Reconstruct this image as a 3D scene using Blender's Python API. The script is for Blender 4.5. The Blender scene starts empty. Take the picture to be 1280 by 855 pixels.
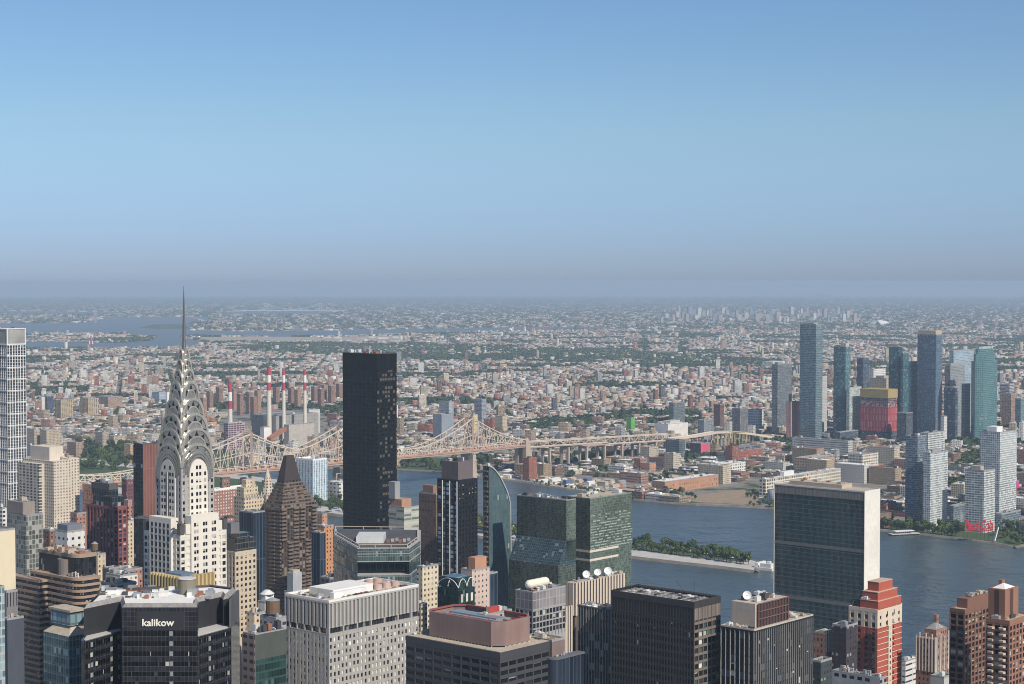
import bpy, math, random
import numpy as np
from mathutils import Vector, Matrix
from mathutils.geometry import delaunay_2d_cdt, tessellate_polygon

SC = bpy.context.scene
COL = SC.collection
# ---------------------------------------------------------------- camera, sky, sun, exposure
F = 2235.0          # focal length in photo pixels (1280 wide)
CZ = 336.0          # eye height above the river
PITCH = math.atan(75.5 / F)
cam_d = bpy.data.cameras.new('camera')
cam = bpy.data.objects.new('camera', cam_d); COL.objects.link(cam)
cam.location = (0, 0, CZ)
cam.rotation_euler = (math.pi / 2 - PITCH, 0, 0)
cam_d.sensor_width = 36.0
cam_d.lens = 36.0 * F / 1280.0
cam_d.clip_start = 1.0
cam_d.clip_end = 200000.0
SC.camera = cam

SUN_AZ, SUN_EL = math.radians(140.0), math.radians(41.0)   # clockwise from the view direction (+Y)
sun_dir = Vector((math.sin(SUN_AZ) * math.cos(SUN_EL), math.cos(SUN_AZ) * math.cos(SUN_EL), math.sin(SUN_EL)))
world = bpy.data.worlds.new('World'); SC.world = world
world.use_nodes = True
wn = world.node_tree
bg = wn.nodes['Background']
sky = wn.nodes.new('ShaderNodeTexSky')
sky.sky_type = 'NISHITA'
sky.sun_disc = False
sky.sun_elevation = SUN_EL
sky.sun_rotation = SUN_AZ
sky.altitude = 100.0
sky.air_density = 1.0
sky.dust_density = 0.45
sky.ozone_density = 7.5
# low bank of bluish smog along the horizon
tc = wn.nodes.new('ShaderNodeTexCoord'); sx = wn.nodes.new('ShaderNodeSeparateXYZ'); wn.links.new(tc.outputs['Generated'], sx.inputs[0])
mr = wn.nodes.new('ShaderNodeMapRange'); mr.interpolation_type = 'SMOOTHSTEP'; wn.links.new(sx.outputs[2], mr.inputs[0])
mr.inputs[1].default_value = 0.014; mr.inputs[2].default_value = 0.095; mr.inputs[3].default_value = 1.0; mr.inputs[4].default_value = 0.0
smog = wn.nodes.new('ShaderNodeMix'); smog.data_type = 'RGBA'; smog.blend_type = 'MULTIPLY'
wn.links.new(mr.outputs[0], smog.inputs[0]); wn.links.new(sky.outputs[0], smog.inputs[6]); smog.inputs[7].default_value = (0.715, 0.82, 1.15, 1)
wn.links.new(smog.outputs[2], bg.inputs[0])
bg.inputs[1].default_value = 0.102
sl = bpy.data.lights.new('sun', 'SUN')
sl.energy = 5.0
sl.angle = math.radians(0.5)
sl.color = (1.0, 0.915, 0.785)
so = bpy.data.objects.new('sun', sl); COL.objects.link(so)
so.rotation_euler = (-sun_dir).to_track_quat('-Z', 'Y').to_euler()
SC.view_settings.view_transform = 'Standard'
SC.view_settings.look = 'None'
SC.view_settings.gamma = 1.0
SC.view_settings.use_curve_mapping = False
SC.view_settings.exposure = 0.0
HAZE_DENSITY = 4.9e-5
HAZE_COLOR = (0.63, 0.80, 0.975)
SC.render.engine = 'CYCLES'
SC.cycles.max_bounces = 5
SC.cycles.diffuse_bounces = 2
SC.cycles.glossy_bounces = 3
SC.cycles.volume_bounces = 0
SC.cycles.use_denoising = True
SC.cycles.filter_width = 1.0

# ---------------------------------------------------------------- where a pixel of the photograph lies in the world
_cp, _sp = math.cos(PITCH), math.sin(PITCH)
RE = 7.43e6         # radius of the earth, refraction included
def ray(px, py):
    u = (px - 640.0) / F; v = -(py - 427.5) / F
    dy = _cp + v * _sp
    return u / dy, (-_sp + v * _cp) / dy
def at(px, py, Y):
    kx, kz = ray(px, py)
    return Vector((kx * Y, Y, CZ + kz * Y))
def drop(X, Y): return (X * X + Y * Y) / (2 * RE)
def gnd(px, py, h=0.0):
    kx, kz = ray(px, py)
    c = (1 + kx * kx) / (2 * RE)
    disc = max(kz * kz - 4 * c * (CZ - h), 0)
    Y = (-kz - math.sqrt(disc)) / (2 * c)
    return Vector((kx * Y, Y, h - drop(kx * Y, Y)))
def pix(P):
    y, z = P[1], P[2] - CZ
    f = y * _cp - z * _sp; up = y * _sp + z * _cp
    return 640 + F * P[0] / f, 427.5 - F * up / f
def pxY(px, Y, z=0.0):
    return Vector(((px - 640.0) / F * Y, Y, z - drop(0, Y)))

# ---------------------------------------------------------------- tagging
def tag(o, label=None, cat=None, group=None, kind=None):
    if label: o['label'] = label
    if cat: o['category'] = cat
    if group: o['group'] = group
    if kind: o['kind'] = kind
    return o
def empty(name, loc=(0, 0, 0), rz=0.0, label=None, cat=None, group=None):
    o = bpy.data.objects.new(name, None); COL.objects.link(o)
    o.location = loc; o.rotation_euler = (0, 0, rz); o.empty_display_size = 5
    return tag(o, label, cat, group)
def copy_part(o, parent, loc=None, rz=None):
    c = o.copy(); COL.objects.link(c); c.parent = parent
    if loc is not None: c.location = loc
    if rz is not None: c.rotation_euler = (0, 0, rz)
    return c
# ---------------------------------------------------------------- materials
_M = {}
class NT:
    def __init__(s, name):
        s.m = bpy.data.materials.new(name); s.m.use_nodes = True
        s.t = s.m.node_tree; s.n = s.t.nodes; s.l = s.t.links
        s.p = s.n['Principled BSDF']
    def put(s, sock, v):
        if hasattr(v, 'is_linked'): s.l.new(v, sock)
        elif isinstance(v, (tuple, list)) and len(v) == 3 and sock.type == 'RGBA': sock.default_value = (*v, 1)
        else: sock.default_value = v
    def math(s, op, a, b=None, c=None):
        n = s.n.new('ShaderNodeMath'); n.operation = op
        for i, x in enumerate((a, b, c)):
            if x is not None: s.put(n.inputs[i], x)
        return n.outputs[0]
    def mix(s, f, a, b, mode='MIX'):
        n = s.n.new('ShaderNodeMix'); n.data_type = 'RGBA'; n.blend_type = mode
        s.put(n.inputs[0], f); s.put(n.inputs[6], a); s.put(n.inputs[7], b)
        return n.outputs[2]
    def uv(s):
        c = s.n.new('ShaderNodeUVMap'); c.uv_map = 'UVMap'
        x = s.n.new('ShaderNodeSeparateXYZ'); s.l.new(c.outputs[0], x.inputs[0])
        return x.outputs[0], x.outputs[1]
    def pos(s):
        return s.n.new('ShaderNodeNewGeometry').outputs['Position']
    def obj(s):
        return s.n.new('ShaderNodeTexCoord').outputs['Object']
    def noise(s, vec, scale, detail=3.0, rough=0.6, sx=None):
        if sx:
            mp = s.n.new('ShaderNodeMapping'); s.l.new(vec, mp.inputs[0]); mp.inputs['Scale'].default_value = sx; vec = mp.outputs[0]
        n = s.n.new('ShaderNodeTexNoise'); s.l.new(vec, n.inputs['Vector'])
        n.inputs['Scale'].default_value = scale; n.inputs['Detail'].default_value = detail; n.inputs['Roughness'].default_value = rough
        return n.outputs[0]
    def ramp(s, v, lo, hi, a=0.0, b=1.0):
        n = s.n.new('ShaderNodeMapRange'); s.put(n.inputs[0], v)
        for i, x in enumerate((lo, hi, a, b)): s.put(n.inputs[i + 1], x)
        return n.outputs[0]
    def white(s, x, y, z=0.0):
        c = s.n.new('ShaderNodeCombineXYZ')
        for i, v in enumerate((x, y, z)): s.put(c.inputs[i], v)
        w = s.n.new('ShaderNodeTexWhiteNoise'); w.noise_dimensions = '3D'; s.l.new(c.outputs[0], w.inputs['Vector'])
        return w.outputs['Value'], w.outputs['Color']
    def scale(s, col, f):
        n = s.n.new('ShaderNodeVectorMath'); n.operation = 'SCALE'; s.put(n.inputs[0], col); s.put(n.inputs['Scale'], f)
        return n.outputs[0]
    def weather(s, col, amt=0.18):
        a = s.noise(s.pos(), 0.09, 4.0); b = s.noise(s.pos(), 1.0, 3.0, 0.6, (0.7, 0.7, 0.06)); c = s.noise(s.pos(), 1.3, 2.0)
        v = s.math('ADD', s.math('MULTIPLY', a, 0.4), s.math('ADD', s.math('MULTIPLY', b, 0.35), s.math('MULTIPLY', c, 0.25)))
        return s.scale(col, s.ramp(v, 0.3, 0.7, 1 - amt * 1.5, 1 + amt * 1.3))
    def rgb(s, c):
        n = s.n.new('ShaderNodeRGB'); n.outputs[0].default_value = (*c, 1); return n.outputs[0]
    def normal_tilt(s, rnd, amt):
        g = s.n.new('ShaderNodeNewGeometry').outputs['Normal']
        a = s.n.new('ShaderNodeVectorMath'); a.operation = 'SUBTRACT'; s.l.new(rnd, a.inputs[0]); a.inputs[1].default_value = (.5, .5, .5)
        b = s.scale(a.outputs[0], amt)
        c = s.n.new('ShaderNodeVectorMath'); c.operation = 'ADD'; s.l.new(g, c.inputs[0]); s.l.new(b, c.inputs[1])
        d = s.n.new('ShaderNodeVectorMath'); d.operation = 'NORMALIZE'; s.l.new(c.outputs[0], d.inputs[0])
        s.l.new(d.outputs[0], s.p.inputs['Normal'])

def plain(name, col, rough=0.75, metal=0.0, amt=0.15):
    if name in _M: return _M[name]
    k = NT(name)
    k.put(k.p.inputs['Base Color'], k.weather(k.rgb(col), amt))
    k.p.inputs['Roughness'].default_value = rough; k.p.inputs['Metallic'].default_value = metal
    k.p.inputs['Specular IOR Level'].default_value = 0.3
    _M[name] = k.m; return k.m
def glass(name, col, rough=0.06, spec=0.5, tilt=0.03):
    if name in _M: return _M[name]
    k = NT(name)
    oi = k.n.new('ShaderNodeObjectInfo')
    f = k.ramp(oi.outputs['Random'], 0, 1, 0.6, 1.4)
    k.put(k.p.inputs['Base Color'], k.scale(k.rgb(col), f))
    k.p.inputs['Roughness'].default_value = rough; k.p.inputs['Specular IOR Level'].default_value = spec
    if tilt:
        nz = k.n.new('ShaderNodeTexNoise'); k.l.new(k.pos(), nz.inputs['Vector']); nz.inputs['Scale'].default_value = 0.6
        k.normal_tilt(nz.outputs['Color'], tilt)
    _M[name] = k.m; return k.m
def windows(name, col, bay=3.0, fl=3.2, wf=0.5, hf=0.5, gl=(0.03, 0.035, 0.045), blind=0.2, bcol=(0.35, 0.33, 0.3), band=None, amt=0.16, rough=0.12, src=None, strip=None, sill=None):
    """masonry with a window in every bay of every storey; UVs are metres along the wall and metres up"""
    if name in _M: return _M[name]
    k = NT(name)
    if src == 'attr':
        a = k.n.new('ShaderNodeAttribute'); a.attribute_name = 'Col'; base = a.outputs['Color']
    elif src == 'obj':
        base = k.n.new('ShaderNodeObjectInfo').outputs['Color']
    else: base = k.rgb(col)
    base = k.weather(base, amt)
    u, v = k.uv()
    ub = k.math('DIVIDE', u, bay); vb = k.math('DIVIDE', v, fl)
    fu = k.math('FRACT', ub); fv = k.math('FRACT', vb)
    iu = k.math('FLOOR', ub); iv = k.math('FLOOR', vb)
    mu = k.math('LESS_THAN', k.math('ABSOLUTE', k.math('SUBTRACT', fu, 0.5)), wf / 2)
    mv = k.math('LESS_THAN', k.math('ABSOLUTE', k.math('SUBTRACT', fv, 0.5)), hf / 2)
    g = k.n.new('ShaderNodeNewGeometry'); sx = k.n.new('ShaderNodeSeparateXYZ'); k.l.new(g.outputs['True Normal'], sx.inputs[0])
    side = k.math('LESS_THAN', k.math('ABSOLUTE', sx.outputs[2]), 0.5)
    mask = k.math('MULTIPLY', k.math('MULTIPLY', mu, mv), side)
    rv, rc = k.white(iu, iv, 1.7)
    gcol = k.mix(k.math('LESS_THAN', rv, blind), k.scale(k.rgb(gl), k.ramp(k.white(iv, iu, 4.2)[0], 0, 1, 0.5, 1.6)), bcol)
    if band:  # a strip of another colour at every floor line
        bf, bc = band
        base = k.mix(k.math('MULTIPLY', k.math('LESS_THAN', fv, bf), side), base, bc)
    if strip:  # a pier of another colour at every bay line
        sf, sc_ = strip
        base = k.mix(k.math('MULTIPLY', k.math('LESS_THAN', fu, sf), side), base, sc_)
    k.put(k.p.inputs['Base Color'], k.mix(mask, base, gcol))
    k.put(k.p.inputs['Roughness'], k.ramp(mask, 0, 1, 0.85, rough))
    k.put(k.p.inputs['Specular IOR Level'], k.ramp(mask, 0, 1, 0.2, 0.5))
    _M[name] = k.m; return k.m
def curtain(name, gl, pw=1.5, ph=3.7, line=(0.2, 0.2, 0.2), lw=0.1, lh=None, span=0.0, scol=None, blind=0.06, bcol=(0.3, 0.32, 0.32), rough=0.05, tilt=0.015, vary=0.5, spec=0.5, metal=0.0, floor_vary=0.0, cloudy=0.25):
    """glass skin of panes pw x ph metres, mullion lines, optional spandrel part of every storey"""
    if name in _M: return _M[name]
    k = NT(name)
    u, v = k.uv()
    ub = k.math('DIVIDE', u, pw); vb = k.math('DIVIDE', v, ph)
    fu = k.math('FRACT', ub); fv = k.math('FRACT', vb); iu = k.math('FLOOR', ub); iv = k.math('FLOOR', vb)
    rv, rc = k.white(iu, iv, 0.3); r2 = k.white(iv, iu, 7.1)[0]
    g = k.scale(k.rgb(gl), k.ramp(r2, 0, 1, 1 - vary, 1 + vary))
    if floor_vary:
        g = k.scale(g, k.ramp(k.white(iv, 3.0, 1.0)[0], 0, 1, 1 - floor_vary, 1 + floor_vary))
    big = k.noise(k.pos(), 0.035, 3.0)
    g = k.scale(g, k.ramp(big, 0.35, 0.65, 1 - cloudy, 1 + cloudy))
    c = k.mix(k.math('LESS_THAN', rv, blind), g, bcol)
    if span:
        sm = k.math('LESS_THAN', fv, span)
        c = k.mix(sm, c, scol or gl)
    lu = k.math('LESS_THAN', fu, lw / pw); lv = k.math('LESS_THAN', fv, (lw if lh is None else lh) / ph)
    lm = k.math('MAXIMUM', lu, lv)
    c = k.mix(lm, c, line)
    k.put(k.p.inputs['Base Color'], c)
    k.put(k.p.inputs['Roughness'], k.ramp(lm, 0, 1, rough, 0.5))
    k.p.inputs['Specular IOR Level'].default_value = spec
    k.p.inputs['Metallic'].default_value = metal
    if tilt: k.normal_tilt(rc, tilt)
    _M[name] = k.m; return k.m

def leafmat(name, a, b):
    if name in _M: return _M[name]
    k = NT(name)
    oi = k.n.new('ShaderNodeObjectInfo').outputs['Random']
    g = k.n.new('ShaderNodeNewGeometry').outputs['Random Per Island']
    n = k.noise(k.pos(), 0.12, 2.0)
    f = k.math('ADD', k.math('MULTIPLY', oi, 0.35), k.math('ADD', k.math('MULTIPLY', g, 0.35), k.math('MULTIPLY', n, 0.4)))
    k.put(k.p.inputs['Base Color'], k.mix(k.ramp(f, 0.15, 0.9), a, b))
    k.p.inputs['Roughness'].default_value = 0.7; k.p.inputs['Specular IOR Level'].default_value = 0.15
    _M[name] = k.m; return k.m

G_DARK = glass('window_glass_dark', (0.012, 0.014, 0.018))
G_MID = glass('window_glass_grey', (0.05, 0.055, 0.06), 0.05, 0.8)
G_BLIND = glass('window_blind', (0.38, 0.36, 0.31), 0.5, 0.3, 0)
G_GREEN = glass('window_glass_green', (0.05, 0.09, 0.08), 0.05, 0.8)
G_PALE = glass('window_shade_pale', (0.6, 0.58, 0.52), 0.6, 0.3, 0)
R_GREY = plain('roof_grey', (0.24, 0.23, 0.22), 0.9, amt=0.3)
R_TAN = plain('roof_tan', (0.42, 0.36, 0.28), 0.9, amt=0.25)
R_WHITE = plain('roof_white', (0.72, 0.70, 0.66), 0.8, amt=0.12)
R_DARK = plain('roof_dark', (0.08, 0.08, 0.085), 0.9, amt=0.3)
METAL = plain('equipment_grey', (0.35, 0.36, 0.37), 0.5, 0.3)
METAL_L = plain('equipment_pale', (0.62, 0.62, 0.6), 0.5, 0.1)
METAL_D = plain('equipment_dark', (0.07, 0.07, 0.075), 0.6, 0.2)
RUST = plain('equipment_rust', (0.28, 0.12, 0.07), 0.7)
WOOD = plain('tank_wood', (0.16, 0.10, 0.06), 0.85)
# ---------------------------------------------------------------- mesh collector
class MB:
    def __init__(s): s.v = []; s.f = []; s.m = []
    def quad(s, pts, mi=0):
        b = len(s.v); s.v.extend(pts); s.f.append(tuple(range(b, b + len(pts)))); s.m.append(mi)
    def box(s, x0, x1, y0, y1, z0, z1, mi=0, top=None):
        b = len(s.v)
        s.v += [(x0, y0, z0), (x1, y0, z0), (x1, y1, z0), (x0, y1, z0), (x0, y0, z1), (x1, y0, z1), (x1, y1, z1), (x0, y1, z1)]
        s.f += [(b, b + 1, b + 5, b + 4), (b + 1, b + 2, b + 6, b + 5), (b + 2, b + 3, b + 7, b + 6), (b + 3, b, b + 4, b + 7), (b + 4, b + 5, b + 6, b + 7), (b + 3, b + 2, b + 1, b)]
        s.m += [mi] * 4 + [mi if top is None else top, mi]
        return s
    def prism(s, pts, z0, z1, mi=0, top=None, cap=True, pts1=None):
        n = len(pts); b = len(s.v); q = pts1 or pts
        s.v += [(p[0], p[1], z0) for p in pts] + [(p[0], p[1], z1) for p in q]
        for i in range(n):
            j = (i + 1) % n; s.f.append((b + i, b + j, b + n + j, b + n + i)); s.m.append(mi)
        if cap:
            s.f.append(tuple(b + n + i for i in range(n))); s.m.append(mi if top is None else top)
            s.f.append(tuple(b + i for i in reversed(range(n)))); s.m.append(mi)
        return s
    def cyl(s, x, y, z0, z1, r, n=12, r1=None, mi=0):
        r1 = r if r1 is None else r1
        a = [(x + r * math.cos(2 * math.pi * i / n), y + r * math.sin(2 * math.pi * i / n)) for i in range(n)]
        c = [(x + r1 * math.cos(2 * math.pi * i / n), y + r1 * math.sin(2 * math.pi * i / n)) for i in range(n)]
        return s.prism(a, z0, z1, mi, pts1=c)
    def bar(s, p, q, w, h=None, mi=0):
        p, q = Vector(p), Vector(q); d = (q - p)
        if d.length < 1e-6: return s
        d.normalize(); h = h or w
        a = d.cross(Vector((0, 0, 1)))
        if a.length < 1e-3: a = Vector((1, 0, 0))
        a.normalize(); c = a.cross(d)
        a *= w / 2; c *= h / 2; b = len(s.v)
        for e in (p, q): s.v += [tuple(e - a - c), tuple(e + a - c), tuple(e + a + c), tuple(e - a + c)]
        s.f += [(b, b + 1, b + 5, b + 4), (b + 1, b + 2, b + 6, b + 5), (b + 2, b + 3, b + 7, b + 6), (b + 3, b, b + 4, b + 7), (b + 3, b + 2, b + 1, b), (b + 4, b + 5, b + 6, b + 7)]
        s.m += [mi] * 6
        return s
    def build(s, name, mats, parent=None, off=None, loc=None, rz=None, smooth=False):
        me = bpy.data.meshes.new(name)
        v = np.array(s.v, dtype=np.float64)
        if off is not None: v = v - np.array(off)
        me.from_pydata(v.tolist(), [], s.f)
        for m in (mats if isinstance(mats, (list, tuple)) else [mats]): me.materials.append(m)
        me.polygons.foreach_set('material_index', np.array(s.m, dtype=np.int32))
        metre_uv(me)
        if smooth: me.polygons.foreach_set('use_smooth', [True] * len(me.polygons))
        o = bpy.data.objects.new(name, me); COL.objects.link(o)
        if parent is not None: o.parent = parent
        if loc is not None: o.location = loc
        if rz is not None: o.rotation_euler = (0, 0, rz)
        return o

def metre_uv(me):
    np_ = len(me.polygons); nl = len(me.loops)
    if not np_: return
    nr = np.empty(np_ * 3); me.polygons.foreach_get('normal', nr); nr = nr.reshape(-1, 3)
    tot = np.empty(np_, dtype=np.int32); me.polygons.foreach_get('loop_total', tot)
    lv = np.empty(nl, dtype=np.int32); me.loops.foreach_get('vertex_index', lv)
    co = np.empty(len(me.vertices) * 3); me.vertices.foreach_get('co', co); co = co.reshape(-1, 3)[lv]
    n = np.repeat(nr, tot, axis=0)
    h = np.hypot(n[:, 0], n[:, 1]); side = h > 0.15
    hh = np.where(h > 1e-6, h, 1)
    tx, ty = -n[:, 1] / hh, n[:, 0] / hh
    u = np.where(side, co[:, 0] * tx + co[:, 1] * ty, co[:, 0]); w = np.where(side, co[:, 2], co[:, 1])
    uv = np.stack([u, w], 1).astype(np.float32)
    lay = me.uv_layers.new(name='UVMap'); lay.data.foreach_set('uv', uv.ravel())

_win_mesh = {}
def win_mesh(w, h, mat):
    key = (round(w, 2), round(h, 2), mat.name)
    if key not in _win_mesh:
        me = bpy.data.meshes.new('window')
        me.from_pydata([(-w / 2, 0, 0), (w / 2, 0, 0), (w / 2, 0, h), (-w / 2, 0, h)], [], [(0, 1, 2, 3)])
        me.materials.append(mat); _win_mesh[key] = me
    return _win_mesh[key]

def win_blind_mesh(w, h, mat, f):
    key = (round(w, 2), round(h, 2), mat.name, f)
    if key not in _win_mesh:
        me = bpy.data.meshes.new('window'); z = h * (1 - f)
        me.from_pydata([(-w / 2, 0, 0), (w / 2, 0, 0), (w / 2, 0, z), (-w / 2, 0, z), (w / 2, 0, h), (-w / 2, 0, h)], [], [(0, 1, 2, 3), (3, 2, 4, 5)])
        me.materials.append(mat); me.materials.append(G_BLIND); me.polygons[1].material_index = 1; _win_mesh[key] = me
    return _win_mesh[key]
def box_obj(name, mat, parent, *b, rz=None):
    return MB().box(*b).build(name, mat, parent)

# ---------------------------------------------------------------- a building placed by its near corner
class Bld:
    """local x runs along the street away to the right, local y along the avenue away to the left; the walls the camera sees are
    'S' (y = -D/2, right of the near corner) and 'W' (x = -W/2, left of it)"""
    def __init__(s, name, label, cat, pc, pt, Y, pl, pr, group=None, th=41.2, seed=None, W=None, D=None):
        C = at(pc, pt, Y); t = math.radians(th)
        u = (math.sin(t), math.cos(t)); v = (-math.cos(t), math.sin(t))
        def run(d, px):
            k = ray(px, pt)[0]
            return (k * C.y - C.x) / (d[0] - k * d[1])
        s.W = run(u, pr) if W is None else W; s.D = run(v, pl) if D is None else D
        cx = C.x + u[0] * s.W / 2 + v[0] * s.D / 2; cy = C.y + u[1] * s.W / 2 + v[1] * s.D / 2
        s.base = -drop(cx, cy); s.top = C.z - s.base; s.C = C; s.Y = Y; s.pc = pc
        s.rz = math.pi / 2 - t
        s.root = empty(name, (cx, cy, s.base), s.rz, label, cat, group)
        s.x0, s.x1, s.y0, s.y1 = -s.W / 2, s.W / 2, -s.D / 2, s.D / 2
        s.win = []; s.rng = random.Random(seed if seed is not None else int(pc * 7 + pt))
    def z(s, py): return at(s.pc, py, s.Y).z - s.base
    def fx(s, f): return s.x0 + f * s.W
    def fy(s, f): return s.y0 + f * s.D
    def part(s, name, mb, mats, label=None):
        o = mb.build(name, mats, s.root)
        if label: o['label'] = label
        return o
    def box(s, name, mat, x0, x1, y0, y1, z0, z1, parent=None, label=None):
        o = MB().box(x0, x1, y0, y1, z0, z1).build(name, mat, parent or s.root)
        if label: o['label'] = label
        return o
    def fbox(s, name, mat, a0, a1, b0, b1, z0, z1, label=None):
        return s.box(name, mat, s.fx(a0), s.fx(a1), s.fy(b0), s.fy(b1), z0, z1, label=label)
    def volume(s, mb, x0, x1, y0, y1, z0, z1, S=None, W=None, rec=0.4, top=1.5, sd=0.08, sub=1, mi=(0, 0, 0)):
        """core, piers and spandrels; S / W = (bay, pier, storey, spandrel)"""
        cx = x0 + rec if W else x0; cy = y0 + rec if S else y0
        mb.box(cx, x1, cy, y1, z0, z1, mi[0])
        for face, sp in (('S', S), ('W', W)):
            if not sp: continue
            bay, pw, fh, sh = sp
            a0, a1 = (x0, x1) if face == 'S' else (y0 + rec + 0.003 if S else y0, y1)
            n = max(1, round((a1 - a0) / bay)); bay = (a1 - a0) / n
            def put(p, q, d0, d1, zz0, zz1, m):
                if face == 'S': mb.box(p, q, y0 + d0, y0 + d1, zz0, zz1, m)
                else: mb.box(x0 + d0, x0 + d1, p, q, zz0, zz1, m)
            for i in range(n + 1):
                p, q = a0 + i * bay - pw / 2, a0 + i * bay + pw / 2
                put(max(p, a0), min(q, a1), 0, rec, z0, z1 - top / 2, mi[1])
            put(a0, a1, -0.03, rec, z1 - top, z1 - 0.01, mi[2])
            k = 0
            while True:
                zt = z1 - top - k * fh
                if zt - fh < z0: break
                if k or sh > 0:
                    put(a0 + pw * 0.25, a1 - pw * 0.25, sd, rec, zt - sh, zt, mi[2])
                for i in range(n):
                    p, q = a0 + i * bay + pw / 2, a0 + (i + 1) * bay - pw / 2
                    w = (q - p) / sub
                    for j in range(sub):
                        if j: put(p + j * w - 0.07, p + j * w + 0.07, sd + 0.06, rec, zt - fh, zt - sh, mi[1])
                        c = p + (j + 0.5) * w
                        s.win.append((face, c, (y0 if face == 'S' else x0) + rec - 0.03, zt - fh, w * 0.98, fh - sh))
                k += 1
    def windows(s, mats=None, weights=None, limit=100, blinds=.28, name='window'):
        mats = mats or [G_DARK, G_MID, G_BLIND]; weights = weights or [70, 20, 10]
        s.win.sort(key=lambda w: -w[3])
        for face, c, d, z, w, h in s.win[:limit]:
            m = s.rng.choices(mats, weights)[0]
            half = m in (G_DARK, G_MID) and s.rng.random() < blinds
            o = bpy.data.objects.new(name, win_blind_mesh(w, h, m, s.rng.choice((.2, .35, .5, .75))) if half else win_mesh(w, h, m)); COL.objects.link(o); o.parent = s.root
            if face == 'S': o.location = (c, d, z)
            else: o.location = (d, c, z); o.rotation_euler = (0, 0, -math.pi / 2)
        rest = s.win[limit:]
        if rest:
            mb = MB(); bi = mats.index(G_BLIND) if G_BLIND in mats else None
            for face, c, d, z, w, h in rest:
                i = s.rng.choices(range(len(mats)), weights)[0]
                if bi is not None and mats[i] in (G_DARK, G_MID) and s.rng.random() < blinds:
                    f = s.rng.choice((.2, .35, .5, .75)) * h
                    if face == 'S': mb.quad([(c - w / 2, d, z + h - f), (c + w / 2, d, z + h - f), (c + w / 2, d, z + h), (c - w / 2, d, z + h)], bi)
                    else: mb.quad([(d, c + w / 2, z + h - f), (d, c - w / 2, z + h - f), (d, c - w / 2, z + h), (d, c + w / 2, z + h)], bi)
                    h -= f
                if face == 'S': mb.quad([(c - w / 2, d, z), (c + w / 2, d, z), (c + w / 2, d, z + h), (c - w / 2, d, z + h)], i)
                else: mb.quad([(d, c + w / 2, z), (d, c - w / 2, z), (d, c - w / 2, z + h), (d, c + w / 2, z + h)], i)
            o = mb.build(name, mats, s.root); o['kind'] = 'stuff'
        s.win = []
    def roof(s, z, mat=None, par=1.0, pmat=None, x0=None, x1=None, y0=None, y1=None, t=0.5):
        x0 = s.x0 if x0 is None else x0; x1 = s.x1 if x1 is None else x1; y0 = s.y0 if y0 is None else y0; y1 = s.y1 if y1 is None else y1
        if par:
            m = MB()
            m.box(x0, x1, y0, y0 + t, z, z + par); m.box(x0, x1, y1 - t, y1, z, z + par)
            m.box(x0, x0 + t, y0 + t, y1 - t, z, z + par); m.box(x1 - t, x1, y0 + t, y1 - t, z, z + par)
            m.build('parapet', pmat or METAL, s.root)
        e = t + 0.003
        return MB().box(x0 + e, x1 - e, y0 + e, y1 - e, z + 0.004, z + 0.12).build('roof', mat or R_GREY, s.root)
    def clutter(s, z, n=6, x0=None, x1=None, y0=None, y1=None, mats=None, big=1.0, hmax=3.0):
        x0 = s.x0 + 1.5 if x0 is None else x0; x1 = s.x1 - 1.5 if x1 is None else x1; y0 = s.y0 + 1.5 if y0 is None else y0; y1 = s.y1 - 1.5 if y1 is None else y1
        r = s.rng; mats = mats or [METAL, METAL_L, METAL_D, R_TAN, METAL_L]
        nx = max(1, int(math.sqrt(n * max(x1 - x0, .1) / max(y1 - y0, .1)) + .5)); ny = max(1, -(-n // nx)); cw, ch = (x1 - x0) / nx, (y1 - y0) / ny
        cells = [(i, j) for i in range(nx) for j in range(ny)]; r.shuffle(cells)
        for i, j in cells[:n]:
            w = min(r.uniform(1.5, 5) * big, cw * .85); d = min(r.uniform(1.5, 5) * big, ch * .85); h = r.uniform(0.8, hmax)
            cx = x0 + i * cw + r.uniform(w / 2, max(w / 2, cw - w / 2)); cy = y0 + j * ch + r.uniform(d / 2, max(d / 2, ch - d / 2))
            k = r.random(); m = MB()
            if k < .62:
                m.box(cx - w / 2, cx + w / 2, cy - d / 2, cy + d / 2, z + .3, z + h)
                m.box(cx - w / 2 + .2, cx + w / 2 - .2, cy - d / 2 + .2, cy + d / 2 - .2, z, z + .3)
                if w > 2: m.cyl(cx, cy, z + h, z + h + .4, min(w, d) * .3, 10)
                m.build('air_handler', r.choice(mats), s.root)
            elif k < .85:
                m.cyl(cx, cy, z, z + h * .8, min(w, d) * .3, 10); m.cyl(cx, cy, z + h * .8, z + h * .95, min(w, d) * .42, 10, min(w, d) * .1)
                m.build('roof_vent', r.choice(mats), s.root)
            else:
                m.bar((cx, cy - d / 2, z + .6), (cx, cy + d / 2, z + .6), .5); m.bar((cx, cy + d / 2, z + .6), (cx + w / 2, cy + d / 2, z + .6), .5); m.bar((cx, cy, z), (cx, cy, z + .6), .3)
                m.build('duct', r.choice(mats), s.root)
    def water_tank(s, x, y, z, r=2.2, h=4.2):
        m = MB(); m.cyl(x, y, z + 2.2, z + 2.2 + h, r, 14)
        o = m.build('water_tank', WOOD, s.root)
        MB().cyl(x, y, z + 2.2 + h, z + 2.2 + h + 1.5, r * 1.05, 14, 0.1).build('tank_roof', METAL, o)
        g = MB()
        for a in range(4):
            ax, ay = x + r * .7 * math.cos(a * 1.571 + .78), y + r * .7 * math.sin(a * 1.571 + .78)
            g.bar((ax, ay, z), (ax, ay, z + 2.2), .25)
        g.build('tank_stand', METAL_D, o)
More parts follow.
